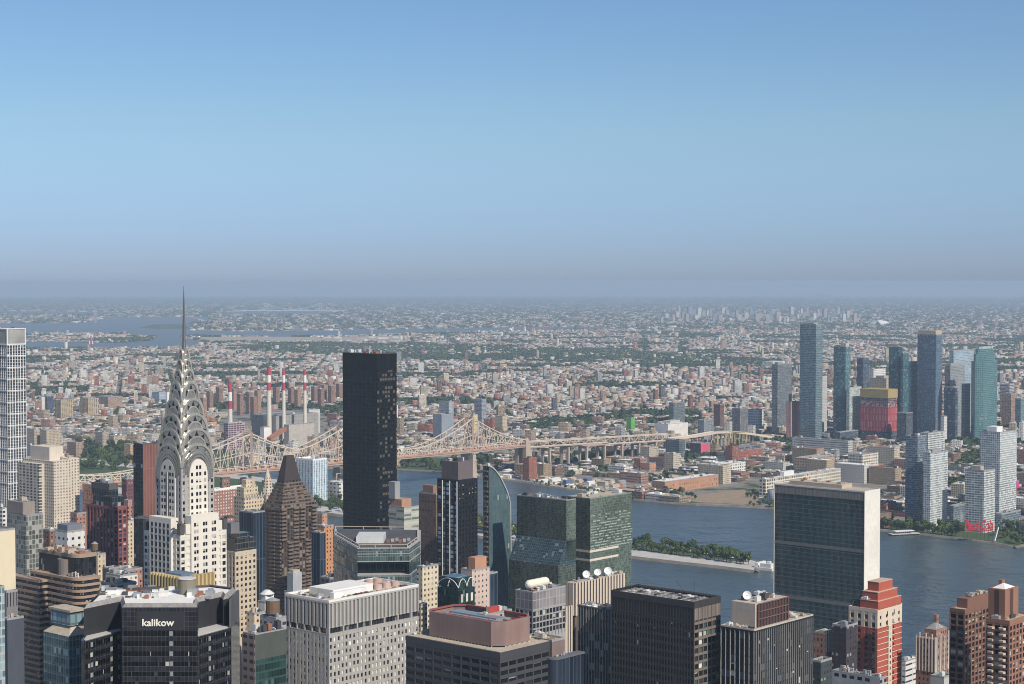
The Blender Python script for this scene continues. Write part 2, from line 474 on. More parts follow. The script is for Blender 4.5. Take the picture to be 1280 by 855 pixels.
    def dish(s, x, y, z, r, face=(-0.2, -1.0, 0.55)):
        """a satellite dish on a post; face = where it looks, local"""
        d = Vector(face).normalized(); q = d.to_track_quat('Z', 'Y'); m = MB(); n = 16; k = 4; base = Vector((x, y, z + r * 1.25))
        rings = []
        for i in range(k + 1):
            f = i / k
            rings.append([tuple(base + q @ Vector((r * f * math.cos(2 * math.pi * j / n), r * f * math.sin(2 * math.pi * j / n), .32 * r * f * f))) for j in range(n)])
        for i in range(k):
            for j in range(n):
                m.quad([rings[i][j], rings[i][(j + 1) % n], rings[i + 1][(j + 1) % n], rings[i + 1][j]])
        o = m.build('dish', plain('dish_white', (.8, .8, .78), .5, amt=.05), s.root)
        t = MB(); t.bar((x, y, z), tuple(base), r * .18); t.bar(tuple(base), tuple(base + d * r * .8), .12)
        t.build('dish_mount', METAL, o)

def poly_ccw(pts):
    a = sum(pts[i][0] * pts[(i + 1) % len(pts)][1] - pts[(i + 1) % len(pts)][0] * pts[i][1] for i in range(len(pts)))
    return pts if a > 0 else pts[::-1]
def inset(pts, d):
    n = len(pts); out = []
    for i in range(n):
        p0, p1, p2 = Vector(pts[i - 1]), Vector(pts[i]), Vector(pts[(i + 1) % n])
        e1 = (p1 - p0).normalized(); e2 = (p2 - p1).normalized()
        n1 = Vector((-e1.y, e1.x)); n2 = Vector((-e2.y, e2.x))
        b = (n1 + n2); b = b / max(b.dot(n1), .2)
        out.append(tuple(p1 + b * d))
    return out
# ---------------------------------------------------------------- ground, river, bays, shores
def pip(x, y, poly):
    x = np.asarray(x); y = np.asarray(y); r = np.zeros(x.shape, bool); n = len(poly); j = n - 1
    for i in range(n):
        xi, yi = poly[i][0], poly[i][1]; xj, yj = poly[j][0], poly[j][1]
        if yi != yj:
            c = ((yi > y) != (yj > y)) & (x < (xj - xi) * (y - yi) / (yj - yi) + xi)
            r ^= c
        j = i
    return r
def sheet(name, pts, h, mat, step, kind='structure', skirt=0.0):
    """a level sheet that follows the curve of the earth"""
    P = [Vector((p[0], p[1])) for p in poly_ccw(pts)]; B = []
    for i in range(len(P)):
        a, b = P[i], P[(i + 1) % len(P)]; k = max(1, int((b - a).length / step))
        for j in range(k): B.append(a.lerp(b, j / k))
    nb = len(B)
    xs = [p.x for p in B]; ys = [p.y for p in B]
    gx, gy = np.meshgrid(np.arange(min(xs), max(xs), step), np.arange(min(ys), max(ys), step))
    gx, gy = gx.ravel(), gy.ravel(); m = pip(gx, gy, [(p.x, p.y) for p in B])
    V = B + [Vector((a, b)) for a, b in zip(gx[m], gy[m])]
    vo, eo, fo, *_ = delaunay_2d_cdt(V, [(i, (i + 1) % nb) for i in range(nb)], [], 1, 1e-4)
    mb = MB(); mb.v = [(p.x, p.y, h - drop(p.x, p.y)) for p in vo]; mb.f = [tuple(f) for f in fo]; mb.m = [0] * len(fo)
    if skirt:
        for i in range(nb):
            a, b = B[i], B[(i + 1) % nb]; za, zb = h - drop(a.x, a.y), h - drop(b.x, b.y)
            mb.quad([(a.x, a.y, za - skirt), (b.x, b.y, zb - skirt), (b.x, b.y, zb), (a.x, a.y, za)])
    o = mb.build(name, mat); tag(o, kind=kind); return o

def ground_mat():
    k = NT('ground_soil_asphalt')
    p = k.pos()
    a = k.noise(p, 0.012, 5.0); b = k.noise(p, 0.05, 4.0); c = k.noise(p, 0.3, 3.0)
    base = k.mix(k.ramp(b, .35, .65), (0.15, 0.145, 0.135), (0.29, 0.265, 0.23))
    base = k.mix(k.ramp(a, .52, .62), base, (0.055, 0.075, 0.032))
    base = k.scale(base, k.ramp(c, .3, .7, .8, 1.2))
    k.put(k.p.inputs['Base Color'], base); k.p.inputs['Roughness'].default_value = .95; k.p.inputs['Specular IOR Level'].default_value = .1
    return k.m
def water_mat(name, col, bump, rough, scale=0.25):
    k = NT(name); p = k.pos()
    n1 = k.noise(p, scale, 4.0, .65, (1, .6, 1)); n2 = k.noise(p, scale * .06, 3.0)
    big = k.noise(p, 0.006, 3.0, .5, (1, .35, 1))
    h = k.math('ADD', k.math('MULTIPLY', n1, .7), k.math('MULTIPLY', n2, 14.0))
    bp = k.n.new('ShaderNodeBump'); bp.inputs['Strength'].default_value = bump; bp.inputs['Distance'].default_value = 1.0
    k.l.new(h, bp.inputs['Height']); k.l.new(bp.outputs[0], k.p.inputs['Normal'])
    k.put(k.p.inputs['Base Color'], k.scale(k.rgb(col), k.ramp(big, .3, .7, .8, 1.25)))
    k.put(k.p.inputs['Roughness'], k.ramp(big, .3, .7, rough * .8, rough * 1.3)); k.p.inputs['IOR'].default_value = 1.333
    return k.m

rr = [40.0]
while rr[-1] < 78000: rr.append(rr[-1] * 1.13)
NA = 240
mb = MB(); mb.v = [(0, 0, 0)]
for r in rr:
    for i in range(NA):
        a = 2 * math.pi * i / NA; mb.v.append((r * math.sin(a), r * math.cos(a), -r * r / (2 * RE)))
for i in range(NA): mb.f.append((0, 1 + (i + 1) % NA, 1 + i))
for k in range(len(rr) - 1):
    for i in range(NA):
        j = (i + 1) % NA; mb.f.append((1 + k * NA + i, 1 + k * NA + j, 1 + (k + 1) * NA + j, 1 + (k + 1) * NA + i))
mb.m = [0] * len(mb.f)
tag(mb.build('ground', ground_mat()), kind='structure')

QSHORE = [(-150, 598), (0, 596), (100, 592), (300, 588), (428, 586), (500, 587.5), (545, 590), (560, 593), (655, 603.5), (700, 611), (740, 618), (800, 626), (830, 629), (870, 632), (915, 634), (960, 636), (1010, 645), (1070, 656), (1100, 664), (1140, 667), (1180, 672), (1240, 680), (1268, 685.5), (1282, 682), (1330, 690), (1450, 700)]
qsh = [gnd(*p) for p in QSHORE]
_qt = np.array([p.x / p.y for p in qsh]); _qy = np.array([p.y for p in qsh])
def shore_y(t): return np.interp(t, _qt, _qy)
man_a, man_b = (1491, 571), (-1592, 3273)
RIVER = [(p.x, p.y) for p in qsh] + [man_a, man_b]
W_RIVER = water_mat('river_water', (0.046, 0.064, 0.068), .55, .28)
W_BAY = water_mat('bay_water', (0.10, 0.13, 0.15), .25, .45, .1)
sheet('river', RIVER, 0.35, W_RIVER, 160)
ISLE_PX = [(944, 716), (900, 710.5), (850, 705), (790, 698), (700, 687), (600, 672.5), (500, 657), (428, 646), (395, 641), (308, 637), (100, 614), (-60, 600), (-60, 563), (100, 574), (308, 596), (428, 612), (500, 634), (600, 652), (700, 668), (790, 680), (850, 687.5), (900, 695), (946, 704)]
isle = [gnd(*p) for p in ISLE_PX]
ROCK = plain('seawall_stone', (0.16, 0.145, 0.125), .9, amt=.45)
LAWN = plain('lawn_green', (0.055, 0.09, 0.03), .95, amt=.35)
PROM = plain('promenade_paving', (0.47, 0.45, 0.42), .9, amt=.2)
DIRT = plain('bare_earth', (0.30, 0.225, 0.15), .95, amt=.3)
SAND = plain('sandy_yard', (0.37, 0.32, 0.25), .95, amt=.3)
isle_xy = poly_ccw([(p.x, p.y) for p in isle])
sheet('island', isle_xy, 2.6, PROM, 60, skirt=0)
def bank(name, pts, h, w, mat=None):
    """a sloping stone seawall along a shoreline, pts run with the water on the left"""
    mb = MB(); n = len(pts)
    for i in range(n - 1):
        a, b = Vector((pts[i][0], pts[i][1])), Vector((pts[i + 1][0], pts[i + 1][1])); d = (b - a).normalized(); nl = Vector((-d.y, d.x))
        za, zb = -drop(*a), -drop(*b)
        A0, B0 = a + nl * w, b + nl * w; A1, B1 = a - nl * 1.0, b - nl * 1.0
        mb.quad([(A0.x, A0.y, za + .1), (B0.x, B0.y, zb + .1), (b.x, b.y, zb + h), (a.x, a.y, za + h)])
        mb.quad([(a.x, a.y, za + h), (b.x, b.y, zb + h), (B1.x, B1.y, zb + h), (A1.x, A1.y, za + h)])
        mb.quad([(A1.x, A1.y, za + h), (B1.x, B1.y, zb + h), (B1.x, B1.y, zb - .5), (A1.x, A1.y, za - .5)])
    o = mb.build(name, mat or ROCK); tag(o, kind='structure'); return o
bank('island_seawall', isle_xy[::-1] + [isle_xy[-1]], 3.0, 5.0)
bank('river_seawall', [(p.x, p.y) for p in qsh][::-1][::-1] if False else [(p.x, p.y) for p in qsh][::-1], 2.6, 4.0)
def pxsheet(name, pts, h, mat, step=80): return sheet(name, [(g.x, g.y) for g in (gnd(*p) for p in pts)], h, mat, step)
# lawns and yards
pxsheet('island_lawn', [(930, 706), (850, 696.5), (795, 689), (700, 678), (600, 664), (500, 648), (428, 637), (308, 628), (100, 606), (-40, 594), (-40, 569), (100, 580), (308, 602), (428, 618), (500, 639), (600, 656), (700, 671.5), (790, 683), (850, 690), (930, 702.5)], 2.9, LAWN)
pxsheet('park_lawn', [(492, 586), (545, 588.5), (575, 588), (575, 572), (492, 572)], .3, LAWN)
pxsheet('riverside_lawn', [(90, 590), (300, 586), (300, 566), (90, 560)], .3, LAWN)
pxsheet('ferry_park_lawn', [(1103, 662), (1140, 665.5), (1180, 670), (1240, 678), (1266, 682), (1282, 679), (1282, 655), (1103, 650)], .3, LAWN, 60)
pxsheet('promenade', [(1103, 664), (1140, 667.2), (1180, 671.8), (1240, 679.8), (1268, 685), (1266, 682.6), (1240, 677.5), (1180, 669.7), (1140, 665.3), (1103, 661.8)], .45, PROM, 60)
pxsheet('brownfield', [(860, 620), (930, 612), (948, 622), (945, 631), (870, 628), (850, 623)], .3, DIRT, 50)
pxsheet('gravel_yard', [(672, 606), (700, 599), (770, 600), (785, 612), (780, 617), (735, 615), (700, 609)], .3, SAND, 50)
pxsheet('cleared_site', [(592, 594), (640, 590), (655, 597), (640, 601), (600, 597)], .3, SAND, 50)
# far bays
WA = [(-60, 404), (60, 404.5), (108, 403), (135, 397), (230, 396), (262, 396.5), (262, 401), (238, 404.5), (240, 413), (300, 414.5), (400, 413.5), (480, 412), (560, 411), (600, 410), (640, 409), (720, 409), (795, 408), (795, 409.8), (720, 413), (650, 413.8), (600, 415.5), (540, 416.5), (480, 418.5), (420, 420), (350, 421.5), (300, 420.3), (240, 420), (225, 421.5), (240, 424.5), (252, 426.5), (250, 432), (232, 434), (120, 436), (40, 436), (-60, 436)]
WB = [(285, 389.5), (400, 389), (425, 391), (400, 393), (330, 394), (285, 393)]
WC = [(-60, 389), (60, 389), (110, 390), (175, 390.5), (110, 394), (60, 393), (-60, 392.5)]
RI = [(-60, 418), (33, 418), (60, 416.8), (155, 416.8), (160, 419), (195, 421), (190, 426), (150, 428.5), (33, 427.5), (-60, 428)]
SI = [(173, 410), (190, 406), (215, 405), (232, 406.5), (236, 411), (200, 411.5)]
AIR = [(238, 421.8), (300, 421), (420, 421.5), (500, 419.5), (540, 421), (480, 427), (400, 428), (300, 427.5), (262, 428), (252, 425.5)]
def g2(pts): return [(g.x, g.y) for g in (gnd(*p) for p in pts)]
gWA, gWB, gWC, gRI, gSI, gAIR = map(g2, (WA, WB, WC, RI, SI, AIR))
sheet('bay', gWA, .7, W_BAY, 500); sheet('bay', gWB, .7, W_BAY, 900); sheet('bay', gWC, .7, W_BAY, 900)
ISLE_G = plain('far_island_ground', (0.16, 0.15, 0.11), .95, amt=.35)
sheet('far_island', gRI, 2.2, ISLE_G, 400); sheet('far_island', gSI, 2.2, LAWN, 400); sheet('airfield', gAIR, 1.4, SAND, 400)

# ---------------------------------------------------------------- bridge line (towers, spans, approach), used to keep the city clear of it
BD = Vector((math.sin(math.radians(41.2)), math.cos(math.radians(41.2))))
T4 = Vector((-73.7, 3050.0)); T3 = T4 - BD * 300; T2 = T3 - BD * 192; T1 = T2 - BD * 361; A4 = T4 + BD * 140; APP = A4 + BD * 446

# ---------------------------------------------------------------- the city beyond the river
rng = random.Random(11)
WALLS = [('white', (.56, .54, .50)), ('cream', (.50, .43, .32)), ('grey', (.30, .30, .29)), ('red brick', (.27, .105, .07)), ('brown brick', (.19, .12, .085)), ('tan', (.38, .29, .20)), ('pinkish', (.37, .22, .17)), ('dark grey', (.11, .11, .12)), ('pale grey', (.43, .43, .42))]
WW = [18, 20, 7, 8, 11, 23, 14, 4, 6]
ROOFS = [('white', (.70, .69, .66)), ('pale grey', (.45, .44, .42)), ('grey', (.26, .25, .24)), ('tan', (.40, .34, .26)), ('black', (.06, .06, .062)), ('reddish', (.30, .15, .11))]
RW = [25, 20, 12, 22, 9, 5]
EXCL_PX = []    # (pixel polygon of ground) kept free of generic buildings
def ex(*pts): EXCL_PX.append(g2(pts))
ex((490, 600), (580, 600), (580, 566), (490, 566)); ex((90, 600), (300, 595), (300, 563), (90, 556))
ex((850, 640), (955, 640), (955, 610), (850, 616)); ex((660, 612), (785, 625), (785, 598), (690, 596))
ex((588, 600), (660, 605), (660, 588), (588, 588))
ex((272, 545), (412, 552), (415, 522), (300, 505), (272, 512))
ex((1100, 668), (1290, 690), (1290, 650), (1100, 645))
HEROES = []     # (x, y, radius) of the landmark buildings there
def lots(Y0, Y1, ang, bx, by, street, lw, ld, hfun, keep, tmax=0.31, bigp=.03):
    a = math.radians(ang); ca, sa = math.cos(a), math.sin(a); out = []
    ex_ = Y1 * tmax + 200; R = math.hypot(ex_, Y1)
    n = int(R / min(bx, by)) + 2
    ux, uy = ca, sa; vx, vy = -sa, ca
    for i in range(-n, n):
        for j in range(-n, n):
            ox, oy = i * bx, j * by + Y0
            X = ox * ux + (oy - Y0) * vx; Y = Y0 + (ox * uy + (oy - Y0) * vy)
            if not (Y0 - bx < Y < Y1 + by) or abs(X) > tmax * max(Y, 1) + bx: continue
            w_, d_ = bx - street, by - street
            rows = max(1, round(d_ / ld)); rd = d_ / rows
            for r in range(rows):
                p = 0.0
                while p < w_ - lw[0] * .6:
                    big = rng.random() < bigp
                    w = min(rng.uniform(35, 85) if big else rng.uniform(*lw), w_ - p)
                    if w < lw[0] * .5: break
                    if rng.random() < keep:
                        dd = rd * rng.uniform(.6, .97)
                        lx = p + w / 2 - w_ / 2; ly = -d_ / 2 + rd * (r + .5) + (rd - dd) / 2 * (1 if r % 2 else -1)
                        cx = X + lx * ux + ly * vx; cy = Y + lx * uy + ly * vy
                        if Y0 <= cy < Y1 and abs(cx) < tmax * cy:
                            out.append((cx, cy, w * rng.choice((1.0, 1.0, .93)), dd, rng.uniform(5, 9) if big else hfun(), a))
                    p += w
    return out
def h_ind():
    k = rng.random()
    return rng.uniform(5, 12) if k < .72 else rng.uniform(12, 20) if k < .92 else rng.uniform(20, 38)
def h_row():
    k = rng.random()
    return rng.uniform(6.5, 11.5) if k < .86 else rng.uniform(12, 20) if k < .978 else rng.uniform(20, 42)
def h_far():
    k = rng.random()
    return rng.uniform(5.5, 9.5) if k < .955 else rng.uniform(10, 20) if k < .995 else rng.uniform(20, 45)
L = lots(2250, 3350, -41.0, 190, 84, 17, (16, 62), 33, h_ind, .86) + lots(3350, 4300, -25.0, 180, 66, 16, (8, 30), 22, h_row, .84) \
    + lots(4300, 6600, 12.0, 170, 60, 15, (7, 22), 18, h_row, .80) + lots(6600, 12500, 4.0, 210, 80, 18, (9, 28), 20, h_far, .62) \
    + lots(12500, 34000, 8.0, 420, 200, 60, (16, 56), 46, lambda: rng.uniform(6, 13), .36)
L = np.array(L)
px_ = 640 + F * L[:, 0] / L[:, 1]
def blocked(x, y, m=0.0):
    b = y < shore_y(x / y) + 22
    for poly in (gWA, gWB, gWC, gSI, gAIR): b |= pip(x, y, poly)
    b &= ~pip(x, y, gRI)
    s = (x - T4.x) * BD.x + (y - T4.y) * BD.y; d = np.abs((x - T4.x) * -BD.y + (y - T4.y) * BD.x)
    b |= (d < 26 + m) & (s < 1000)
    for poly in EXCL_PX: b |= pip(x, y, poly)
    return b
L = L[~blocked(L[:, 0], L[:, 1])]
# wide avenues every few blocks, and leafy pockets (parks, yards) scattered between the houses
def avenue(x, y):
    r = np.zeros(len(x), bool)
    for ang, per, wd, lo, hi in ((12, 620, 13, 4300, 6600), (102, 540, 12, 4300, 6600), (4, 760, 15, 6600, 13000), (94, 620, 16, 6600, 13000), (-25, 560, 12, 3350, 4300), (8, 1300, 40, 13000, 34000)):
        a = math.radians(ang); t = x * math.cos(a) + y * math.sin(a); r |= (np.abs((t % per) - per / 2) < wd) & (y > lo) & (y < hi)
    return r
L = L[~avenue(L[:, 0], L[:, 1])]
POCK = [(rng.uniform(-.30, .30), math.sqrt(rng.uniform(3.0e3 ** 2, 12.0e3 ** 2)), rng.uniform(.5, 1.0)) for _ in range(210)]
POCK = np.array([(t * y, y, (18 + 75 * s ** 5) * (1 + y / 9000)) for t, y, s in POCK])
def in_pocket(x, y, f=1.0):
    r = np.zeros(len(x), bool)
    for cx, cy, q in POCK: r |= ((x - cx) ** 2 / 2.2 + (y - cy) ** 2) < (q * f) ** 2
    return r
L = L[~in_pocket(L[:, 0], L[:, 1], .9)]
# greener patches: cemeteries, parks, leafy streets (fewer buildings, more trees)
GREEN = [g2(p) for p in ([(300, 440), (330, 430), (640, 433), (640, 441), (480, 446), (300, 441)], [(640, 437), (760, 438), (980, 452), (980, 462), (760, 452), (640, 449)], [(660, 541), (790, 528), (790, 521), (700, 524), (640, 533)],
                         [(410, 520), (430, 530), (520, 505), (430, 490)], [(1250, 600), (1195, 620), (1178, 600), (1215, 565)], [(40, 498), (110, 492), (110, 486), (40, 488)], [(640, 452), (430, 450), (430, 446), (640, 444)], [(800, 470), (812, 470), (808, 415), (802, 415)], [(848, 450), (862, 450), (856, 412), (850, 412)])]
gm = np.zeros(len(L), bool)
for g_ in GREEN: gm |= pip(L[:, 0], L[:, 1], g_)
rnd = np.random.RandomState(5)
L = L[~(gm & (rnd.rand(len(L)) < .62))]
def hero_free(x, y):
    b = np.zeros(len(x), bool)
    for hx, hy, hr in HEROES: b |= (x - hx) ** 2 + (y - hy) ** 2 < (hr) ** 2
    return b
# ---------------------------------------------------------------- cantilever truss bridge
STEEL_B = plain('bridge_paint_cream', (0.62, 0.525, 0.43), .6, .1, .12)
STEEL_D = plain('bridge_paint_brown', (0.42, 0.31, 0.25), .7, .1, .15)  # darker, browner paint for roadways, towers and pier caps
STONE_P = plain('pier_stone', (0.42, 0.34, 0.27), .9, amt=.25)
ROADB = plain('bridge_roadway', (0.12, 0.115, 0.11), .9)
RED_L = plain('bridge_walkway_red', (0.42, 0.25, 0.19), .8)
NB = Vector((-BD.y, BD.x))
bz = -drop(T4.x, T4.y)
bridge = empty('truss_bridge', (T4.x, T4.y, bz), 0, 'long cream steel cantilever truss bridge with peaked towers crossing river and island', 'bridge')
DK = 44.0; HT = 57.0; HM = 13.0; HWB = 9.5
def bp(s, off, z):
    if z > 35: z += 3 + max(0, -s) * .0105
    return (BD.x * s + NB.x * off, BD.y * s + NB.y * off, z)
towers_s = [0, -300, -492, -1000]
def top_h(s):
    # height of the top chord over the deck
    segs = [(-1180, -1000), (-1000, -492), (-492, -300), (-300, 0), (0, 140)]
    for a, b in segs:
        if a <= s <= b:
            if a == -1180: t = (s + 1180) / 180; return HM + (HT - HM) * max(0, t) ** 1.55
            if b == 140: t = 1 - s / 140; return HM - 2 + (HT - HM + 2) * t ** 1.5
            t = abs(s - (a + b) / 2) / ((b - a) / 2); m = HM if b - a > 250 else HM + 14
            return m + (HT - m) * t ** (1.75 if b - a > 250 else 1.35)
    return HM
def truss(s0, s1, n):
    mb = MB()
    for off in (-HWB, HWB):
        S_ = [s0 + (s1 - s0) * i / n for i in range(n + 1)]
        lo = [bp(s, off, DK) for s in S_]; hi = [bp(s, off, DK + top_h(s)) for s in S_]; md = [bp(s, off, DK + 7.0) for s in S_]
        for i in range(n):
            mb.bar(lo[i], lo[i + 1], 1.4, 1.4); mb.bar(hi[i], hi[i + 1], 1.35, 1.4)
            mb.bar(md[i], md[i + 1], .8, .9)
            h = min(top_h(S_[i]), top_h(S_[i + 1]))
            if (i % 2) == 0: mb.bar(lo[i], hi[i + 1], .9)
            else: mb.bar(hi[i], lo[i + 1], .9)
            if h > 30:
                a = Vector(lo[i]).lerp(Vector(hi[i]), .5); b = Vector(lo[i + 1]).lerp(Vector(hi[i + 1]), .5); mb.bar(tuple(a), tuple(b), .9)
        for i in range(n + 1): mb.bar(lo[i], hi[i], .85)
    for i in range(0, n + 1):
        s = s0 + (s1 - s0) * i / n
        mb.bar(bp(s, -HWB, DK + top_h(s)), bp(s, HWB, DK + top_h(s)), .9)
    return mb
for a, b, n in ((-1180, -1000, 12), (-1000, -492, 34), (-492, -300, 14), (-300, 0, 20), (0, 140, 10)):
    truss(a, b, n).build('truss', STEEL_B, bridge)
    d = MB()
    for (o0, o1, z0, z1) in ((-12, 12, DK - 2.2, DK - .4),): 
        d.quad([bp(a, o0, z1), bp(b, o0, z1), bp(b, o1, z1), bp(a, o1, z1)][::-1]); d.quad([bp(a, o0, z0), bp(b, o0, z0), bp(b, o1, z0), bp(a, o1, z0)])
        for o in (o0, o1): d.quad([bp(a, o, z0), bp(b, o, z0), bp(b, o, z1), bp(a, o, z1)])
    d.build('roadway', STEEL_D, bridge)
    w = MB()
    for o in (-12.3, 12.3): w.bar(bp(a, o, DK + 1.6), bp(b, o, DK + 1.6), .4, 2.6)
    w.build('walkway', RED_L, bridge)
for s in towers_s:
    t = MB()
    for off in (-HWB, HWB):
        t.bar(bp(s, off, DK - 2.5), bp(s, off, DK + HT + 2), 3.2, 3.6)
        t.cyl(*bp(s, off, 0)[:2], DK + HT + 2, DK + HT + 9, 1.9, 8, .2)
    for z in (20, 38, 55): t.bar(bp(s, -HWB, DK + z), bp(s, HWB, DK + z), 1.6)
    for z in (20, 38): t.bar(bp(s, -HWB, DK + z), bp(s, HWB, DK + z + 17), 1.0); t.bar(bp(s, HWB, DK + z), bp(s, -HWB, DK + z + 17), 1.0)
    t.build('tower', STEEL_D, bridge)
    for off in (-HWB, HWB):
        p = MB()
        for i, (r0, r1, z0, z1) in enumerate(((5.4, 4.6, -2, 30), (5.2, 5.2, 30, 33), (4.2, 4.0, 33, DK - 2.4))):
            q = [bp(s + dx * r0, off + dy * r0 * .85, 0)[:2] for dx, dy in ((-1, -1), (1, -1), (1, 1), (-1, 1))]; q1 = [bp(s + dx * r1, off + dy * r1 * .85, 0)[:2] for dx, dy in ((-1, -1), (1, -1), (1, 1), (-1, 1))]
            p.prism(poly_ccw(q), z0, z1, pts1=poly_ccw(q1))
        p.build('pier', STONE_P, bridge)
# end tower pair on the far bank
for off in (-HWB, HWB):
    p = MB(); q = [bp(140 + dx * 6, off + dy * 4, 0)[:2] for dx, dy in ((-1, -1), (1, -1), (1, 1), (-1, 1))]
    p.prism(poly_ccw(q), -2, DK + 12); p.build('pier', STONE_P, bridge)
    p = MB(); q = [bp(140 + dx * 4, off + dy * 3, 0)[:2] for dx, dy in ((-1, -1), (1, -1), (1, 1), (-1, 1))]
    p.prism(poly_ccw(q), DK + 12, DK + 17, pts1=poly_ccw([bp(140 + dx * 2, off + dy * 1.6, 0)[:2] for dx, dy in ((-1, -1), (1, -1), (1, 1), (-1, 1))])); p.build('pier_cap', STEEL_D, bridge)
# approach viaduct
via = empty('viaduct', (A4.x, A4.y, -drop(A4.x, A4.y)), 0, 'long elevated approach road on tall piers leading inland from the truss bridge', 'viaduct')
def vz(s): return DK - 2 - 13.5 * max(0, s) / 446 - (max(0, s - 446) * .03)
mt, md_ = MB(), MB(); N_ = 30
for i in range(N_):
    a, b = 446 * i / N_, 446 * (i + 1) / N_
    for off in (-10, 10):
        mt.bar(bp(a, off, vz(a) + 8), bp(b, off, vz(b) + 8), 1.0, 1.1); mt.bar(bp(a, off, vz(a)), bp(b, off, vz(b)), 1.4, 1.6); mt.bar(bp(a, off, vz(a)), bp(a, off, vz(a) + 8), .8)
        mt.bar(bp(a, off, vz(a) + (0 if i % 2 else 8)), bp(b, off, vz(b) + (8 if i % 2 else 0)), .8)
    for zo in (-.5, 7.5): md_.quad([bp(a, -11, vz(a) + zo), bp(b, -11, vz(b) + zo), bp(b, 11, vz(b) + zo), bp(a, 11, vz(a) + zo)][::-1])
    md_.quad([bp(a, -11, vz(a) - 2.4), bp(b, -11, vz(b) - 2.4), bp(b, 11, vz(b) - 2.4), bp(a, 11, vz(a) - 2.4)])
    for off in (-11, 11): md_.quad([bp(a, off, vz(a) - 2.4), bp(b, off, vz(b) - 2.4), bp(b, off, vz(b) - .5), bp(a, off, vz(a) - .5)])
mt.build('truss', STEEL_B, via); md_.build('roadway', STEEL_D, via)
for i in range(9):
    s = 12 + 53 * i; p = MB()
    for off in (-8, 8):
        q = [bp(s + dx * 2, off + dy * 2.2, 0)[:2] for dx, dy in ((-1, -1), (1, -1), (1, 1), (-1, 1))]; p.prism(poly_ccw(q), -1, vz(s) - 2.5)
    q = [bp(s + dx * 2.2, dy * 5.8, 0)[:2] for dx, dy in ((-1, -1), (1, -1), (1, 1), (-1, 1))]; p.prism(poly_ccw(q), vz(s) - 7, vz(s) - 2.6)
    p.build('pier', STONE_P, via)
# ramp beyond: curves away toward the towers
ramp = empty('elevated_ramp', (APP.x, APP.y, -drop(APP.x, APP.y)), 0, 'curving elevated road with yellow arched train structure beyond the approach viaduct', 'elevated road')
pts = [at(838, 549, 3490), at(868, 545.5, 3560), at(893, 541, 3640), at(915, 540.5, 3700), at(945, 544, 3760), at(985, 550, 3790), at(1030, 553, 3800)]
P0 = Vector((APP.x, APP.y, -drop(APP.x, APP.y)))
YEL = plain('structure_yellow', (0.42, 0.32, 0.14), .7)
rm, rp = MB(), MB()
for a, b in zip(pts, pts[1:]):
    a, b = a - P0, b - P0; rm.bar(a, b, 18, 2.2)
    d = (b - a).normalized(); nn = Vector((-d.y, d.x, 0)) * 8.5
    for s_ in (-1, 1): rm.bar(a + nn * s_ + Vector((0, 0, 2)), b + nn * s_ + Vector((0, 0, 2)), .6, 1.8)
    for t in (0, .5):
        c = a.lerp(b, t)
        for s_ in (-1, 1): MB().bar((c + nn * s_ * .8) * 1.0, Vector((c.x + nn.x * s_ * .8, c.y + nn.y * s_ * .8, -1)), 1.8).build('support', STONE_P, ramp)
rm.build('roadway', STEEL_B, ramp)
ya = MB(); a, b = pts[2] - P0, pts[4] - P0
for i in range(12):
    t0, t1 = i / 12, (i + 1) / 12; q0, q1 = a.lerp(b, t0), a.lerp(b, t1)
    z0 = 2 + 3 * math.sin(math.pi * t0); z1 = 2 + 3 * math.sin(math.pi * t1)
    for o in (-7, 7):
        ya.bar((q0.x, q0.y + o, q0.z + z0), (q1.x, q1.y + o, q1.z + z1), 1.6, 1.6); ya.bar((q0.x, q0.y + o, q0.z + z0), (q0.x, q0.y + o, -1), 1.1)
ya.build('arch', YEL, ramp)

# ---------------------------------------------------------------- power plant with striped chimneys
WHT = plain('chimney_white', (.74, .72, .68), .7, amt=.08); CRED = plain('chimney_red', (.43, .055, .08), .7, amt=.08); CTAN = plain('chimney_concrete', (.62, .57, .48), .8, amt=.1)
for px, pt, r, base, lab in ((287.5, 478, 4.2, 'g', 'shorter faded red and white striped chimney by the spired tower'), (336, 459.5, 4.6, 't', 'tallest thick red and white striped chimney, first of the row of three'), (354.5, 461, 3.4, 't', 'slim red and white striped chimney in the middle of the row of three'), (381, 462.5, 3.4, 't', 'slim red and white striped chimney nearest the black tower')):
    Y = 3760 if px > 300 else 3650
    T = at(px, pt, Y); z0 = -drop(T.x, T.y); H = T.z - z0
    e = empty('chimney', (T.x, T.y, z0), 0, lab, 'chimney', 'striped power station chimneys')
    zs = [0, H * .60, H * .735, H * .86, H] if px > 300 else [0, H * .42, H * .62, H * .80, H]
    zs = [0] + [at(px, p, Y).z - z0 for p in ((488, 478, 469) if px > 300 else (511, 501, 490))] + [H]
    rr_ = lambda z: r * (1.25 - .35 * z / H)
    for i, (nm, m) in enumerate((('shaft', CTAN), ('red_band', CRED), ('white_band', WHT), ('red_band', CRED))):
        MB().cyl(0, 0, zs[i], zs[i + 1], rr_(zs[i]), 18, rr_(zs[i + 1])).build(nm, m, e)
    MB().cyl(0, 0, H, H + .8, rr_(H) * .85, 18).build('rim', R_DARK, e)
